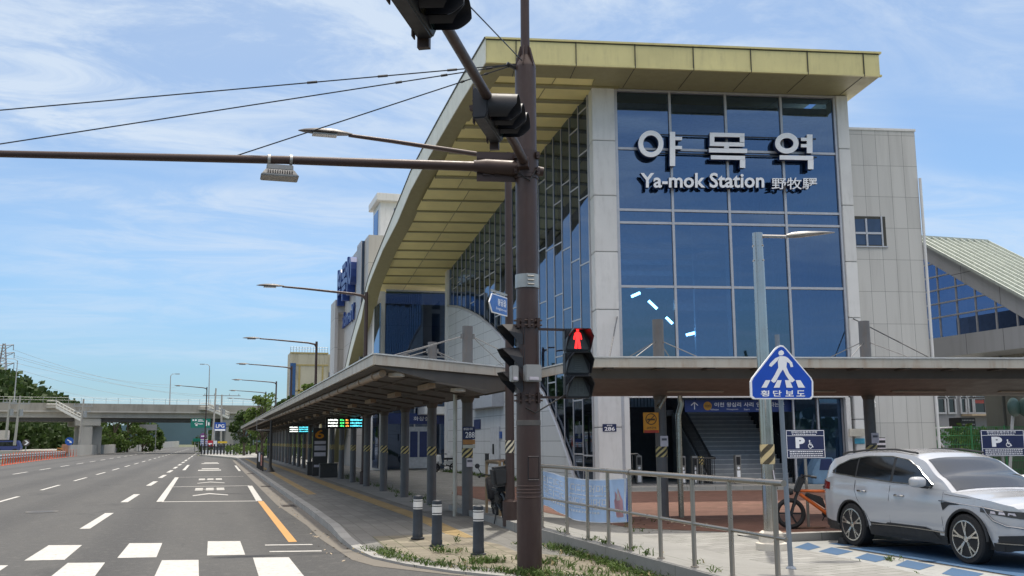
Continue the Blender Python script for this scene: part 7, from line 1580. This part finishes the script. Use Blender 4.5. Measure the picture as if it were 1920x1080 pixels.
for i, (px0, py0, px1, py1, l, mm) in enumerate(((1715, 785, 1755, 803, 'dark perforated metal box at the foot of the stone tower', 'clad'), (1800, 783, 1830, 798, 'dark air conditioning unit before the grey building', 'rimd'))):
    p, q = ony(px0, py0, 40), ony(px1, py1, 40); t2 = thing('equipment_box', l, 'equipment', (p.x, 40, 0)); b = MB(); b.box(0, q.x-p.x, 0, .8, .1, p.z); o = b.build('box', M[mm], t2, bev=.02); b = MB()
    for r_ in range(5):
        for c_ in range(8): b.box((q.x-p.x)*(.14+.1*c_), (q.x-p.x)*(.14+.1*c_)+.05, -.012, -.004, p.z-.16-.2*r_, p.z-.10-.2*r_)
    b.build('perforation', M['galv'], o, smooth=False)
fy = 33.5; p, q = ony(1692, 800, fy), ony(1840, 852, fy); t_ = thing('mesh_fence', 'green wire mesh fence panels behind the white car', 'fence', (p.x, fy, .13)); M['gmesh'] = mat('fence_green', (.06, .24, .09), .5); W_ = q.x-p.x; Z1 = p.z-.13
b = MB(); x = 0
while x < W_+3: b.tube((x, 0, .05), (x, 0, Z1), .012, n=4); x += .085
for k in range(7): b.tube((0, 0, .1+(Z1-.12)*k/6), (W_+3, 0, .1+(Z1-.12)*k/6), .012, n=4)
b.build('wire_mesh', M['gmesh'], t_)
for k in range(5): b = MB(); x = (W_+3)*k/4; b.tube((x, .03, 0), (x, .03, Z1+.05), .04, n=8); b.build('post', M['gmesh'], t_)
q2 = ony(1790, 840, 33.0); t_ = thing('traffic_post', 'short yellow orange post before the green fence', 'post', (ony(1747, 850, 33).x, 33, .13)); b = MB(); b.lathe([(.10, 0), (.10, .95), (.06, 1.)], 12); b.build('post', mat('post_yellow', (.62, .36, .03), .5), t_)
p = ony(1742, 803, 32.8); q = ony(1769, 838, 32.8); t_ = thing('barrier_arm', 'white slanting pole leaning before the green fence', 'pole', (p.x, 32.8, .13)); b = MB(); b.tube((0, 0, p.z-.13), (q.x-p.x, 0, q.z-.13), .04, n=8); b.tube((0, 0, p.z-.13), (1.1, 0, p.z-.1), .03, n=8); b.tube((.05, .05, 0), (.0, .05, p.z-.13), .03, n=8); b.build('pole', M['paper'], t_)
p = ony(1632, 822, 30.2); q = ony(1662, 848, 30.2); t_ = thing('louvre_panel', 'white and dark louvred panel at the foot of the stone tower behind the white car', 'louvre', (p.x, 30.2, .13)); b = MB(); b.box(0, q.x-p.x, .02, .3, 0, p.z-.1); b.build('panel', M['clad'], t_, smooth=False); b = MB()
for k in range(6): z = p.z-.2-.17*k; b.box(.04, q.x-p.x-.02, -.02, .02, z, z+.075)
b.build('slat', M['paper'], t_, smooth=False)
b = MB(); rr = random.Random(9)
for _ in range(60): px = rr.uniform(1775, 1880); Y = rr.uniform(34.5, 38); q = ony(px, 840, Y); r_ = rr.uniform(.25, .5); leaves(b, (q.x, Y, rr.uniform(.3, 2.2)), (r_, r_, r_), 30, .22, rr)
tag(b.build('shrubbery', M['leafl'], smooth=False, recalc=False), 'bright green shrubs and climbers behind the green mesh fence', 'shrubs', None, 'stuff')
# convex mirror seen from behind at the right edge
p = ony(1895, 765, 24.); t_ = thing('convex_mirror', 'pair of dark green backed convex road mirrors on a leaning post behind the white SUV', 'mirror', (p.x+.1, 24, .13)); z = p.z-.13; b = MB(); b.path([(-.45, 0, 0), (-.1, 0, z-.5), (0, 0, z)], .045, 8); b.build('post', M['galv'], t_); M['mirg'] = mat('mirror_back_green', (.018, .05, .042), .5)
for dx, w_, an in ((-.12, .38, .0), (.32, .20, .5)):
    b = MB(); n = 20; b.lathe([(.38, .0), (.36, .04), (.25, .12), (.1, .16), (.0, .17)], 24, (0, 0, 0), 'y'); b.v = [Vector((dx+v.x*(w_/.38)*1.0, -.15-v.y*.45+.35*v.x*(1 if dx < 0 else -1), z+.02+v.z*.75)) for v in b.v]; b.build('mirror', M['mirg'], t_)

# unseen trees added behind the camera, only for the glass and car to mirror
b = MB(); rr = random.Random(31)
for _ in range(170): x = rr.uniform(-70, 90); y = rr.uniform(-75, -52); hh = 3.5+4.5*abs(math.sin(x*.11+1))*rr.uniform(.6, 1); r_ = rr.uniform(1.6, 3.0); leaves(b, (x, y, rr.uniform(.8, hh)), (r_, r_, r_), 24, 1.3, rr, 1.4)
tag(b.build('mirrored_wood', M['leafd'], smooth=False, recalc=False), 'row of unseen trees added across the junction for the station glass to mirror', 'wood', None, 'stuff')
# ================================================================ weeds and small growth
def tufts(name, spots, label, m_, n=26, h=.14, spread=.22, seed=3):
    b = MB(); rr = random.Random(seed)
    for (x, y, z, k) in spots:
        for _ in range(int(n*k)):
            a = rr.uniform(0, 6.283); r_ = spread*k*rr.random()**.6; p = Vector((x+r_*math.cos(a), y+r_*math.sin(a)*1.2, z)); hh = h*rr.uniform(.4, 1.25)*(.7+.3*k); ln = Vector((rr.gauss(0, .5), rr.gauss(0, .5), 1)).normalized()*hh; sd = Vector((math.cos(a+1.3), math.sin(a+1.3), 0))*rr.uniform(.006, .014); mid = p+ln*.55+Vector((rr.gauss(0, .02), rr.gauss(0, .02), 0)); tip = p+ln+Vector((rr.gauss(0, .05), rr.gauss(0, .05), -.25*hh*rr.random()))
            b.add([p-sd, p+sd, mid+sd*.8, tip, mid-sd*.8], [(0, 1, 2, 4), (4, 2, 3)])
            if rr.random() < .5: q = p+ln*rr.uniform(.2, .9); e = Vector((rr.gauss(0, 1), rr.gauss(0, 1), rr.gauss(0, .6))).normalized()*rr.uniform(.012, .03); f = e.orthogonal().normalized()*e.length*.5; b.add([q, q+e+f, q+e*2, q+e-f], [(0, 1, 2, 3)])
    return tag(b.build(name, m_, smooth=False, recalc=False), label, 'weeds', None, 'stuff')
def along(pts, step, z, rr, jit=.1, k0=.4, k1=1.1):
    o = []
    for p, q in zip(pts, pts[1:]):
        L_ = math.hypot(q[0]-p[0], q[1]-p[1]); n = max(1, int(L_/step))
        for i in range(n): f_ = (i+rr.random())/n; o.append((p[0]+(q[0]-p[0])*f_+rr.gauss(0, jit), p[1]+(q[1]-p[1])*f_+rr.gauss(0, jit), z, rr.uniform(k0, k1)))
    return o
rr = random.Random(21); sp = []
sp += along([(2.62, 17.3), (3.0, 15.7), (3.5, 14.5), (4.2, 13.4), (5.0, 12.4), (5.6, 11.8)], .10, .045, rr, .07, .3, .8)
sp += along([(4.1, 13.45), (4.65, 13.35)], .05, .04, rr, .1, .6, 1.3); sp += along([(4.6, 13.3), (5.1, 12.9), (5.6, 12.3)], .12, .04, rr, .18, .4, 1.)
sp += along([(5.75, 16.6), (5.75, 14.5), (5.72, 12.2), (5.72, 10.5)], .08, .05, rr, .09, .4, 1.2); sp += along([(5.3, 15.4), (5.1, 14.2), (5.4, 12.8)], .16, .04, rr, .22, .3, 1.)
sp += along([(3.6, 16.5), (3.95, 16.3)], .06, .06, rr, .06, .4, 1.); sp += along([(3.85, 15.05), (4.4, 14.9)], .05, .04, rr, .10, .4, 1.2); sp += along([(6.05, 17), (6.1, 11)], .8, .27, rr, .06, .3, .9)
sp += along([(4.0, 18.0), (5.5, 17.0)], .5, .08, rr, .2, .2, .5); sp += along([(7.8, 17.5), (8.2, 19)], .4, .145, rr, .3, .2, .5); sp += along([(9.35, 14.9), (9.4, 11)], .9, .02, rr, .05, .2, .5)
sp += along([(10.1, 13.3), (10.2, 13.25)], .05, .02, rr, .06, .4, .8)
tufts('weeds', sp, 'green weeds and grass growing along the kerb and around the pole foot', M['leaf'], 20, .14, .20)
tufts('dry_weeds', [(x+rr.gauss(0, .08), y+rr.gauss(0, .08), z, k*.9) for x, y, z, k in sp if rr.random() < .55], 'dry straw coloured stalks among the weeds along the kerb', mat('dry_stalk', (.26, .21, .10), .8, 0, .3, 3), 4, .10, .24, 17)
sp = along([(6.0, 24), (6.3, 60)], .8, .15, rr, .15, .3, 1.0)+along([(12.9, 36), (13.0, 56)], .3, .14, rr, .12, .5, 1.6)+along([(7.9, 27), (9.0, 20.5), (9.6, 19)], .7, .146, rr, .4, .2, .5)+along([(2.6, 20), (2.62, 40)], 1.3, .01, rr, .03, .2, .5)
tufts('weeds', sp, 'thin weeds along the canopy columns and the foot of the side wall', M['leaf'], 22, .2, .22, 8)
t_ = thing('leaf_litter', 'a few dry leaves and scraps scattered on the gutter and paving', 'litter', (2.3, 22, 0)); b = MB()
for _ in range(150):
    if rr.random() < .5: x, y, z = rr.uniform(1.9, 2.45), rr.uniform(15.5, 40), .01
    else: x, y, z = rr.uniform(8, 10), rr.uniform(17.5, 22), .148
    a = rr.uniform(0, 6.28); s_ = rr.uniform(.015, .045); c = Vector((x, y, z)); e = Vector((math.cos(a), math.sin(a), .25))*s_; f = Vector((-math.sin(a), math.cos(a), .1))*s_*.5; b.add([c-e, c+f+Vector((0, 0, .008)), c+e, c-f], [(0, 1, 2, 3)])
o = b.build('leaves', mat('dry_leaf', (.33, .27, .19), .8, 0, .3, 3), t_, world=True, smooth=False, recalc=False); bpy.data.objects.remove(t_) if False else None
o['kind'] = 'stuff'
